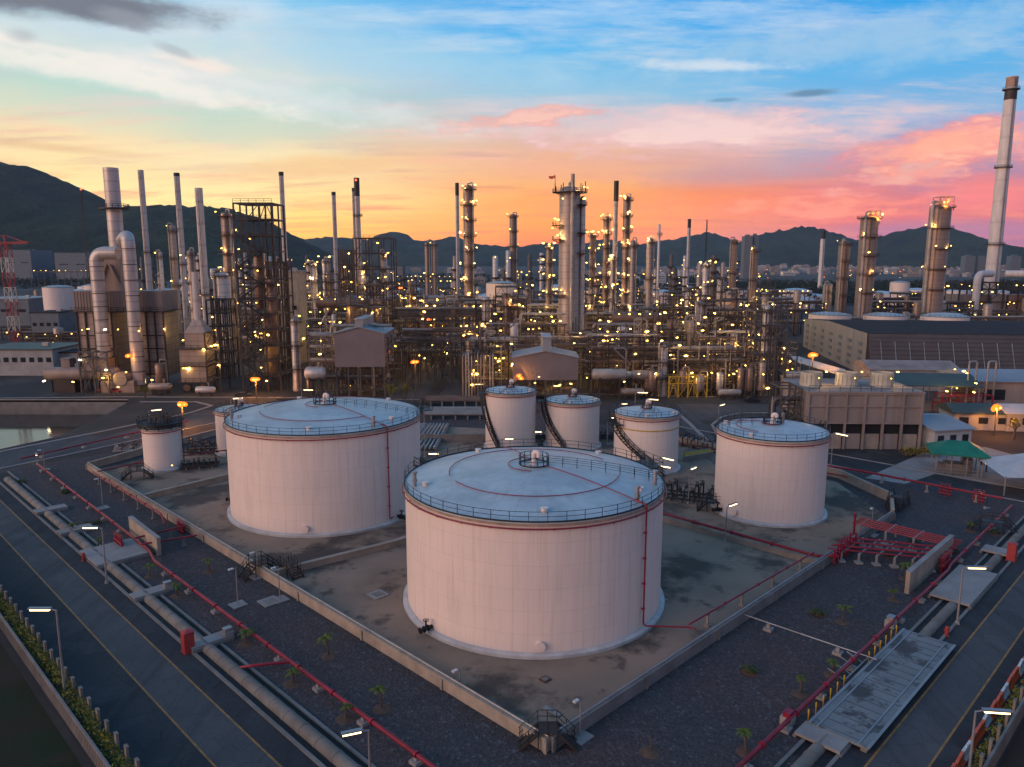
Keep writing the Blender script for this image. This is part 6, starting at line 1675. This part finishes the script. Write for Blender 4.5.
# ---------------------------------------------------------------- cooling tower with three fan stacks
a=G(840,449); b=G(917,449); Yc_=a.y; c0=V(800,449,Yc_)
xl=V(806,449,Yc_).x; xr=b.x; w_=xr-xl; t=thing('cooling_tower','long mauve boarded cooling tower with three cream fan stacks on its roof','cooling tower',((xl+xr)/2,Yc_,0),math.radians(-2))
ztop=V(0,393,Yc_).z; zmid=V(0,423,Yc_).z; zlow=V(0,434,Yc_).z; d_=17
m=M(); m.box((0,d_/2,(ztop+zmid)/2),(w_,d_,ztop-zmid)); m.box((0,d_/2,ztop+.15),(w_+.8,d_+.8,.3)); m.build('casing',m_coolt,t)
m=M()
for k in range(7): m.box((-w_/2+w_*k/6,-.12,ztop/2),(.4,.5,ztop))
for z in (zmid,(ztop+zmid)/2+.4,ztop-.2): m.box((0,-.1,z),(w_+.3,.38,.35))
for k in range(4):
    for s in (-1,1): m.box((s*(w_/2+.1),d_*k/3,ztop/2),(.5,.4,ztop))
m.build('frame_ribs',m_coolt,t)
m=M(); m.box((0,d_/2,(zmid+zlow)/2),(w_-.6,d_-1.2,zmid-zlow-.02)); m.build('louvre_gap_shade',m_dark,t)  # solid box, the shade of the open gap painted on as near-black
for k in range(6):
    m=M(); m.box((-w_/2+w_*(k+.5)/6,.25,zlow/2),(w_/6-.9,.3,zlow)); m.build('basin_panel',m_conc if k%2 else m_coolt,t)
m=M(); m.box((0,d_/2,.5),(w_-.8,d_-1.5,1.0)); m.build('basin',m_conc2,t)
for k in range(3):
    x=-w_/2+w_*(k*.325+.13); m=M(); rr=w_*.098; m.lathe([(rr*1.02,ztop+.3),(rr*.97,ztop+1.0),(rr*.93,ztop+1.7),(rr*.96,ztop+3.3),(rr*.9,ztop+3.3),(rr*.88,ztop+1.5)],32,(x,d_*.45,0)); m.build('fan_stack',m_ctfan,t)
    m=M()
    for q in range(16): an=q*PI/8; m.beam((x+rr*1.0*math.cos(an),d_*.45+rr*1.0*math.sin(an),ztop+.4),(x+rr*.97*math.cos(an),d_*.45+rr*.97*math.sin(an),ztop+2.9),.12)
    m.build('fan_stack_rib',m_ctfan,t)
    lamp(t,(x+rr*.2,d_*.45-rr-.9,ztop+2.4),'y',.7); lamp(t,(x+rr*1.3,d_*.45-rr*.2,ztop+3.4),'y',.6)
m=M(); rails(m,-w_/2,w_/2,0,ztop+.3,.08); rails(m,-w_/2,w_/2,d_,ztop+.3,.08); m.build('handrail',m_rail,t)
m=M(); frame_mesh(m,-w_/2-5,2,4.2,8,[2.8,5.6,8.4,ztop+.5],1,2,.3,1); 
for k in range(5): m.beam((-w_/2-4.8+(k%2)*3.6,1.6,ztop*k/5),(-w_/2-1.2-(k%2)*3.6,1.6,ztop*(k+1)/5),.25,.35)
m.tube(fillet([(-w_/2-6,4,0),(-w_/2-6,4,ztop-2),(-w_/2,4,ztop-2)],1.5,5),.55,10); m.build('stair_frame',m_steel2,t)
# ---------------------------------------------------------------- warehouse: gable end and long ribbed roof slope
A=Vector((V(803,345,345).x,345,0)); B=Vector((V(865,365,258).x,258,0))
t=thing('warehouse','huge dark warehouse with windowed gable wall and long ribbed roof slope','warehouse',B); gv=A-B; gl=gv.length; gu=gv.normalized(); lu=Vector((gu.y,-gu.x,0))
if lu.x<0: lu=-lu
LL=150
def q3(u,v,z): p=gu*u+lu*v; return (p.x,p.y,z)
h0=14.6; h1=14.9; h2=12.6
m=M(); m.add([q3(0,0,0),q3(gl,0,0),q3(gl,0,h2),q3(gl*.55,0,h1),q3(0,0,h0)],[(0,1,2,3,4)]); m.add([q3(0,0.15,0),q3(gl,.15,0),q3(gl,.15,h2),q3(gl*.55,.15,h1),q3(0,.15,h0)],[(4,3,2,1,0)]); m.build('gable_wall',m_gable,t)
for r in range(4):
    for k in range(7):
        m=M(); u=gl*(k+.5)/7; z=2.2+r*2.7; p=q3(u,-.08,z); m.box(p,(gl/7*.32,.2,1.2),math.atan2(gu.y,gu.x)); m.build('window',m_bluewall,t)
m=M(); m.add([q3(-5,.3,3.5),q3(0,.3,h0),q3(0,LL,h0),q3(-5,LL,3.5)],[(0,1,2,3)]); m.add([q3(-5,.3,3.2),q3(0,.3,h0-.3),q3(0,LL,h0-.3),q3(-5,LL,3.2)],[(3,2,1,0)]); m.add([q3(-5,.3,3.2),q3(-5,.3,3.5),q3(-5,LL,3.5),q3(-5,LL,3.2)],[(0,3,2,1)]); m.build('roof_slope',m_ware,t)
m=M(); m.add([q3(-.2,0,h0+.1),q3(gl*.55,0,h1+.1),q3(gl*.55,LL,h1+.1),q3(-.2,LL,h0+.1)],[(0,1,2,3)]); m.add([q3(gl*.55,0,h1+.1),q3(gl,0,h2+.1),q3(gl,LL,h2+.1),q3(gl*.55,LL,h1+.1)],[(0,1,2,3)]); m.build('roof',m_darkroof,t)
m=M(); m.add([q3(0,.3,0),q3(0,LL,0),q3(0,LL,h0),q3(0,.3,h0)],[(0,1,2,3)]); m.build('long_wall',m_ware,t)
for k in range(30):
    v=4+k*4.6; m=M(); a_=Vector(q3(-5.05,v,3.6)); b_=Vector(q3(-1.3,v,h0-2.6)); m.beam(a_,b_,.2,.25); m.build('roof_rib',m_galv,t)
m=M()
for k in range(8): m.beam(q3(-5.03+.63*k,.6,3.55+1.39*k),q3(-5.03+.63*k,LL,3.55+1.39*k),.1,.1)
m.build('purlin_line',m_darkroof,t)
# white canopy along the gable, orange lit
t=thing('canopy','long white lean-to canopy below the warehouse gable wall','canopy',(0,0,0)); pts=[V(790,347,262),V(845,372,225),V(838,380,222),V(786,355,259)]
t.location=(pts[0].x,pts[0].y,0); m=M(); q=[p-t.location for p in pts]; z=6.0
m.add([(p.x,p.y,z+(1.0 if k<2 else 0)) for k,p in enumerate(q)]+[(p.x,p.y,z-.25+(1.0 if k<2 else 0)) for k,p in enumerate(q)],[(0,1,2,3),(7,6,5,4),(3,2,6,7),(0,3,7,4),(1,0,4,5),(2,1,5,6)]); m.build('roof',m_awn,t)
for f in (0,.25,.5,.75,1):
    for a_,b_ in ((q[0],q[1]),(q[3],q[2])): p=a_.lerp(b_,f); M().box((p.x,p.y,2.95),(.25,.25,5.9)).build('post',m_steel2,t)
# ---------------------------------------------------------------- small roofed buildings on the right
def shed(label,ctr,w_,d_,h,rise,rmat,rz=0,wmat=None,hip=False,open_=False,over=.6,name='shed',cat='shed'):
    t=thing(name,label,cat,ctr,rz); m=M(); ov=over
    if hip: top=[(-w_*.22,0,h+rise),(w_*.22,0,h+rise)]
    else: top=[(-w_/2-ov,0,h+rise),(w_/2+ov,0,h+rise)]
    e=[(-w_/2-ov,-d_/2-ov,h),(w_/2+ov,-d_/2-ov,h),(w_/2+ov,d_/2+ov,h),(-w_/2-ov,d_/2+ov,h)]
    m.add(e+top,[(0,1,5,4),(1,2,5),(2,3,4,5),(3,0,4),(3,2,1,0)]); 
    for a_,b_ in zip(e,e[1:]+e[:1]): m.beam((a_[0],a_[1],h-.1),(b_[0],b_[1],h-.1),.12,.25)
    m.build('roof',rmat,t)
    if open_:
        for x in (-w_/2,-w_/6,w_/6,w_/2):
            for y in (-d_/2,d_/2): M().box((x,y,h/2),(.18,.18,h)).build('post',m_galv,t)
        m=M(); rails(m,-w_/2,w_/2,-d_/2-.15,0,.07); m.build('guard_rail',m_galv,t)
        m=M(); m.box((0,0,.9),(w_*.55,d_*.5,1.8)); m.box((w_*.25,0,1.4),(w_*.2,d_*.4,2.8)); m.box((-w_*.3,d_*.1,.7),(w_*.2,d_*.3,1.4)); m.build('machinery',m_conc2,t)
    else:
        m=M(); m.box((0,0,h/2-.02),(w_,d_,h-.04)); m.build('wall',wmat or m_whitewall,t)
        for k in range(3): m=M(); m.box((-w_/2+w_*(k+.5)/3,-d_/2-.05,h*.55),(w_*.16,.12,h*.35)); m.build('window',m_glass,t)
    return t
shed('open pump shelter with bright green hipped roof behind the right yard',G(960,474)+Vector((0,1.5,0)),7.5,6.0,4.2,1.9,m_green,math.radians(-22),open_=True,hip=True,over=1.1)
shed('pale blue-roofed shed beside the cooling tower with yellow-lit side',V(925,430,163)*1.0-Vector((0,0,V(925,430,163).z)),9,16,4.6,1.4,m_cladroof,math.radians(12),wmat=m_awn,open_=False)
shed('teal-roofed open shed behind the cooling tower on the right',Vector((V(928,375,200).x,200,0)),20,14,7.5,2.2,m_teal,math.radians(-8),open_=True)
shed('small teal-roofed hut before the red-framed station',Vector((V(975,415,178).x,178,0)),13,8,4.2,1.6,m_teal,math.radians(-6))
shed('white hut with pale roof beside the orange floodlight on the right',Vector((V(1018,410,176).x,176,0)),8,7,4.4,1.6,m_awn,math.radians(-6))
shed('long blue-grey roofed hall at the right edge below the warehouse',Vector((V(1020,380,205).x,205,0)),34,18,8,2.0,m_cladroof,math.radians(-4),wmat=m_coolt)
shed('pale rust-edged shed roof between warehouse and teal-roofed shed',Vector((V(905,365,235).x,235,0)),26,14,6.5,2.0,m_coolt,math.radians(-5))
t=thing('tent_roof','pale tent-like awning at the right edge behind the far red main','awning',G(1030,487)); m=M(); m.add([(-8,-5,3.2),(7,-6,3.2),(8,6,3.6),(-6,6,3.6),(1,0,6.5)],[(0,1,4),(1,2,4),(2,3,4),(3,0,4),(3,2,1,0)]); m.build('canvas',m_awn,t); m=M()
for x,y in ((-8,-5),(7,-6),(8,6),(-6,6)): M().cyl((x*.97,y*.97,0),(x*.97,y*.97,3.4),.12,n=8).build('post',m_galv,t)
# yellow-green planting beside the blue-roofed shed
m=M()
for k in range(12): leafclump(m,V(905+k*3.2,452-.5*k,150)-Vector((0,0,V(905+k*3.2,452-.5*k,150).z-1.2)),1.2,40,.3,rl)
tag(m.build('shrub_bed',m_tarp),'yellow-green shrubs beside the blue-roofed shed','shrubs')
# red-framed station
t=thing('red_frame_station','red painted steel frames and tanks glowing under lamps on the right','steel frame',(V(968,392,192).x,192,0)); m=M(); frame_mesh(m,-6.5,0,13,4,[2.6,5],3,1,.25,.6); m.build('frame',m_red,t)
for x in (-4.5,.5,5): m=M(); m.drum((x-2,-1,2.0),(x+2,-1,2.0),1.2,16); m.build('red_tank',m_redbox,t)
for k in range(2): m=M(); x=1.5+k*5; m.tube(fillet([(x,3,0),(x,3,13.5),(x+2,3,13.5),(x+2,3,0)],.5,3),.25,8); m.build('gooseneck_pipe',m_galv,t)
for px,py in ((954,369),(963,371),(966,373),(975,383),(973,392),(946,391),(956,388)): v=V(px,py,190); lamp(t,(v.x-t.location.x,-2.4,v.z),'y',.8,px<958)
# lamps over the shed fronts
flood('small orange lamp on the roof corner of the green shelter',987,463.5,139,'f',.4)
# ---------------------------------------------------------------- boiler plant below the giant chimney
t=thing('boiler_plant','pipe-wrapped boiler plant with two pale elbow ducts at the foot of the giant chimney','boiler unit',(V(1000,300,440).x,440,0))
m=M(); frame_mesh(m,-24,0,60,14,[8,15,22,26],7,2,.6,.5); m.build('frame',m_steel3,t)
for k in range(6): m=M(); m.box((-20+10*k,7,10),(8.5,12,18)); m.build('boiler_casing',m_col3 if k%2 else m_coolt,t)
for s in (-1,1): m=M(); m.tube(fillet([(s*16,-3,8),(s*16,-3,31),(s*4,4,31)],4.5,6),2.0,16); m.build('duct',m_stackw,t)
for k in range(34): lamp(t,(rq.uniform(-24,34),-1.2,rq.choice((7,14,21,25))+rq.uniform(-1,1)),'f',.75)
# ---------------------------------------------------------------- far plant: columns, frames, tanks, lights
rf=random.Random(5)
fc=[]
for k in range(74):
    px=rf.choice((rf.uniform(285,460),rf.uniform(470,660),rf.uniform(640,760),rf.uniform(140,290))); Y=rf.uniform(430,820)
    pt=rf.uniform(252,276) if Y>520 else rf.uniform(250,282)
    p=V(px,pt,Y); r=rf.uniform(1.1,2.4)
    t=thing('far_column','x','process column',(p.x,Y,0)); h=max(14,p.z)
    M().lathe([(r,0),(r,h-r*.5),(r*.6,h),(.02,h)],10).build('shell',rf.choice((m_col,m_col3,m_col2,m_steel2)),t)
    m=M()
    for s in range(rf.randint(2,4)): z=h*(.4+.17*s); m.ringbox(r,r+1.5,z,z+.4,10); m.ringbox(r+1.35,r+1.5,z,z+1.4,10)
    m.build('platforms',m_steel,t)
    for s in range(rf.randint(2,5)): lamp(t,(rf.uniform(-r-1.5,r+1.5),-r-1.6,h*rf.uniform(.3,1.0)),'f',rf.uniform(.55,.95))
    series('farcol',t)
number_series('farcol','small dim lamp-dotted column of the far plant, # along the skyline from the left','process column','columns of the far plant')
fr=[]
for k in range(70):
    if k<22: px=rf.uniform(2,150) if k<17 else rf.uniform(150,225); Y=rf.uniform(310,620)
    elif k<34: px=rf.uniform(770,1020); Y=rf.uniform(360,520)
    else: px=rf.uniform(290,780); Y=rf.uniform(430,760)
    p=V(px,280,Y); w_=rf.uniform(16,40); h=rf.uniform(8,17) if px>220 else rf.uniform(5,11)
    t=thing('far_rack','x','pipe rack',(p.x,Y,0)); m=M(); frame_mesh(m,-w_/2,0,w_,10,[h*.4,h*.75,h],max(2,int(w_/6)),1,.55,.5,rf); m.build('frame',rf.choice((m_steel,m_steel3,m_steel2)),t)
    for s in range(3): m=M(); z=h*(.4,.75,1)[s]+.7; m.tube([(-w_/2-2,rf.uniform(0,8),z),(w_/2+2,rf.uniform(0,8),z)],rf.uniform(.4,.8),7); m.build('pipe',rf.choice(PIPEM),t)
    m=M(); x=rf.uniform(-.3,.3)*w_; m.drum((x,4,1),(x,4,h+rf.uniform(1,7)),rf.uniform(1.2,2.2),10); m.build('vessel_shell',rf.choice((m_col,m_col2,m_col3)),t)
    for s in range(rf.randint(5,9)): lamp(t,(rf.uniform(-.55,.55)*w_,-1,h*rf.uniform(.3,1.15)),'f',rf.uniform(.5,.95))
    series('farrack',t)
number_series('farrack','dim lamp-dotted pipe rack of the far plant, # across the picture from the left','pipe rack','pipe racks of the far plant')
for k in range(26):
    px=rf.uniform(20,240) if k<8 else rf.uniform(380,760) if k<18 else rf.uniform(660,1010); Y=rf.uniform(560,1000)
    t=plant_tank('x',px,V(0,0,1) and 0 or 0,1,1) if False else None
    p=V(px,275,Y); r=rf.uniform(7,15); h=rf.uniform(7,12); t=thing('far_tank','x','storage tank',(p.x,Y,0)); M().lathe([(r,0),(r,h)],24).build('shell',m_tank,t); M().lathe([(r+.1,h),(r*.5,h+r*.12),(.02,h+r*.16)],24).build('roof',m_roof,t); series('fartank',t)
number_series('fartank','small pale storage tank far behind the plant, # across the picture from the left','storage tank','tanks far behind the plant')
# rows of lights on the far roads
for lab,px0,px1,py,Y,nn in (('row of distant lights along the roof of a long far shed behind the lattice tower',395,470,276.5,820,16),('row of distant lights at the foot of the left hill',30,110,270.5,900,12),('row of distant lights along the pipe racks before the dark wood',745,810,291,520,14),('row of distant lights beneath the first, behind the grey block',400,465,281,700,12)):
    a=V(px0,py,Y); b=V(px1,py,Y); t=thing('light_row',lab,'row of lamps',((a.x+b.x)/2,Y,0)); L=b.x-a.x; m=M(); m.box((0,.8,a.z-1.5),(L,1.2,1.2))
    for k in range(nn+1): m.box((-L/2+L*k/nn,.8,(a.z-2)/2),(.5,.5,a.z-2))
    m.build('gantry',m_steel2,t)
    for k in range(nn): lamp(t,(-L/2+L*(k+.5+rf.uniform(-.2,.2))/nn,0,a.z),'f',.85)
# ---------------------------------------------------------------- dark wood, town
m=M(); rw=random.Random(9)
for k in range(1500):
    px=rw.uniform(668,1060); Y=rw.uniform(640,1150) if px<980 else rw.uniform(800,1150); x=V(px,280,Y).x; h=rw.uniform(6,12)
    leafclump(m,(x,Y,h*.5),h*.62,15,2.1,rw,.75)
for k in range(420):
    px=rw.uniform(-60,120); Y=rw.uniform(1000,1400); x=V(px,280,Y).x; h=rw.uniform(6,13); leafclump(m,(x,Y,h*.5),h*.6,14,2.3,rw,.75)
for k in range(500):
    px=rw.uniform(230,700); Y=rw.uniform(1000,1700); x=V(px,280,Y).x; h=rw.uniform(6,11); leafclump(m,(x,Y,h*.5),h*.6,12,2.6,rw,.75)
tag(m.build('woodland',m_trees),'dark belt of trees on the plain between plant and town',kind='stuff')
# individual trees in the plant
def tree(label,px,py,Y,h,rnd):
    p=V(px,py,Y); t=thing('tree',label,'tree',(p.x,Y,0)); m=M(); m.tube([(0,0,0),(.1,.1,h*.45),(.25,0,h*.7)],.3,7,r1=.1)
    for k in range(4): a=k*1.6; m.tube([(.1,.1,h*.4),(h*.2*math.cos(a),h*.2*math.sin(a),h*.68)],.12,5,r1=.04)
    m.build('trunk',m_bark,t); m=M()
    for k in range(13): leafclump(m,(rnd.gauss(0,h*.17),rnd.gauss(0,h*.17),h*rnd.uniform(.5,.9)),h*.17,42,h*.035,rnd)
    m.build('crown',m_hedge,t)
for k,(lab,px,py,Y,h) in enumerate((('small tree by the foot of the first cladded building',392,385,207,6),('yellow-lit tree beside the road into the plant',404,380,213,5),('small tree behind the pond road wall at the left',145,395,215,4),('tree at the left edge below the crane mast',18,372,262,7),('small tree at the right of the red-framed station',1015,430,165,5),('round tree at the right edge before the tent awning',1020,480,138,4))): tree(lab,px,py,Y,h,rw)
tb=[]
def townhouse(px,Y,w_,d_,h,mat):
    p=V(px,262,Y); t=thing('town_building','x','town building',(p.x,Y,0)); m=M(); m.box((0,d_/2,h/2),(w_,d_,h)); 
    m.box((w_*.2,d_/2,h+1.2),(w_*.3,d_*.4,2.4)); m.box((0,d_/2,h+.15),(w_+.8,d_+.8,.4)); m.build('wall',mat,t)
    m=M()
    for z in [3+3.4*k for k in range(max(1,int(h/3.4)))]:
        if z<h: m.box((0,-.1,z-1.2),(w_*.86,.3,1.3))
    m.build('window_band',m_bluewall,t); series('town',t)
for k in range(165):
    px=rw.uniform(690,1050) if k<125 else rw.uniform(380,690); Y=rw.uniform(1600,3300) if k<125 else rw.uniform(1100,2600); townhouse(px,Y,rw.uniform(9,34),rw.uniform(9,20),rw.choice((5,6,7,8,10,12,16)),rw.choice((m_base,m_concp,m_whitewall,m_awn,m_conc,m_coolt)))
number_series('town','pale building of the distant town below the hills, # from the left','town building','buildings of the distant town')
for lab,px0,px1,pt,Y in (('grey twin-slab tower block beside the rounded far hill, wider one',745,753,236,1500),('grey twin-slab tower block beside the rounded far hill, narrower one',754,759,235,1505),('dim slab block under the peaked hill, first of three',966,976,256,1900),('dim slab block under the peaked hill, second of three',979,990,257,1900),('dim slab block under the peaked hill, third of three',1012,1022,256,1850)):
    a=V(px0,pt,Y); b=V(px1,pt,Y); w_=b.x-a.x; t=thing('tower_block',lab,'tower block',((a.x+b.x)/2,Y,0)); m=M(); m.box((0,10,a.z/2),(w_,20,a.z)); m.box((0,10,a.z+1.5),(w_*.5,8,3)); m.build('wall',m_bluewall,t); m=M()
    for z in range(4,int(a.z)-1,4): m.box((0,-.15,z),(w_*.9,.4,1.5))
    m.build('window_band',m_conc2,t)
for k in range(40):
    pass
t=thing('town_lights','scattered street lights of the distant town','town lights',(V(880,268,1600).x,1600,0)); m=M()
for k in range(70):
    px=rw.uniform(700,1024); x=V(px,268,1600).x-t.location.x; y=rw.uniform(-500,700); m=M() if k==0 else m; m.cyl((x,y,0),(x,y,8.5),.15,n=5)
    if k<70: lamp(t,(x,y,9),rw.choice(('f','f','os')),rw.uniform(.7,1.3))
m.build('poles',m_steel2,t)
# ---------------------------------------------------------------- cars
def car(label,c,rz,mat):
    t=thing('parked_car',label,'car',c,rz); m=M(); pr=[(-2.1,.35),(2.1,.35),(2.15,.75),(1.2,.95),(.6,1.42),(-1.1,1.45),(-1.75,.98),(-2.15,.85)]
    vs=[(x,-.85,z) for x,z in pr]+[(x,.85,z) for x,z in pr]; k=len(pr); m.add(vs,[tuple(range(k)),tuple(range(2*k-1,k-1,-1))]+[(a,k+a,k+(a+1)%k,(a+1)%k) for a in range(k)]); m.build('body',mat,t)
    for sx in (-1.3,1.3):
        for sy in (-.8,.8): m=M(); m.cyl((sx,sy-.1,.33),(sx,sy+.1,.33),.33,n=14); m.build('wheel',m_rubber,t)
    for sy in (-1,1): m=M(); m.add([(.55,sy*.86,1.36),(1.1,sy*.86,.98),(-1.6,sy*.86,.98),(-1.05,sy*.86,1.38)],[(0,1,2,3)]); m.build('window',m_glass,t)
car('dark car on the road before the process front on the right',G(752,402),.05,m_car)
car('dark car on the road left of the orange floodlight by the stair tower',G(243,397),.02,m_car)
car('red car parked before the boiler unit',G(106,392),.02,m_redbox)
car('second red car parked before the boiler unit, nearer its fan house',G(117,392.5),.02,m_redbox)
# ---------------------------------------------------------------- render settings
vs=sc.view_settings; vs.view_transform='Standard'; vs.look='None'; vs.exposure=0.15; vs.gamma=1.0; vs.use_curve_mapping=False
sc.render.engine='CYCLES'; cy=sc.cycles
cy.max_bounces=4; cy.diffuse_bounces=3; cy.glossy_bounces=2; cy.transmission_bounces=2; cy.volume_bounces=0; cy.caustics_reflective=False; cy.caustics_refractive=False
cy.sample_clamp_indirect=2.0; cy.use_denoising=True; cy.use_light_tree=True
print('LAMPS',NLAMP[0],'OBJECTS',len(bpy.data.objects))
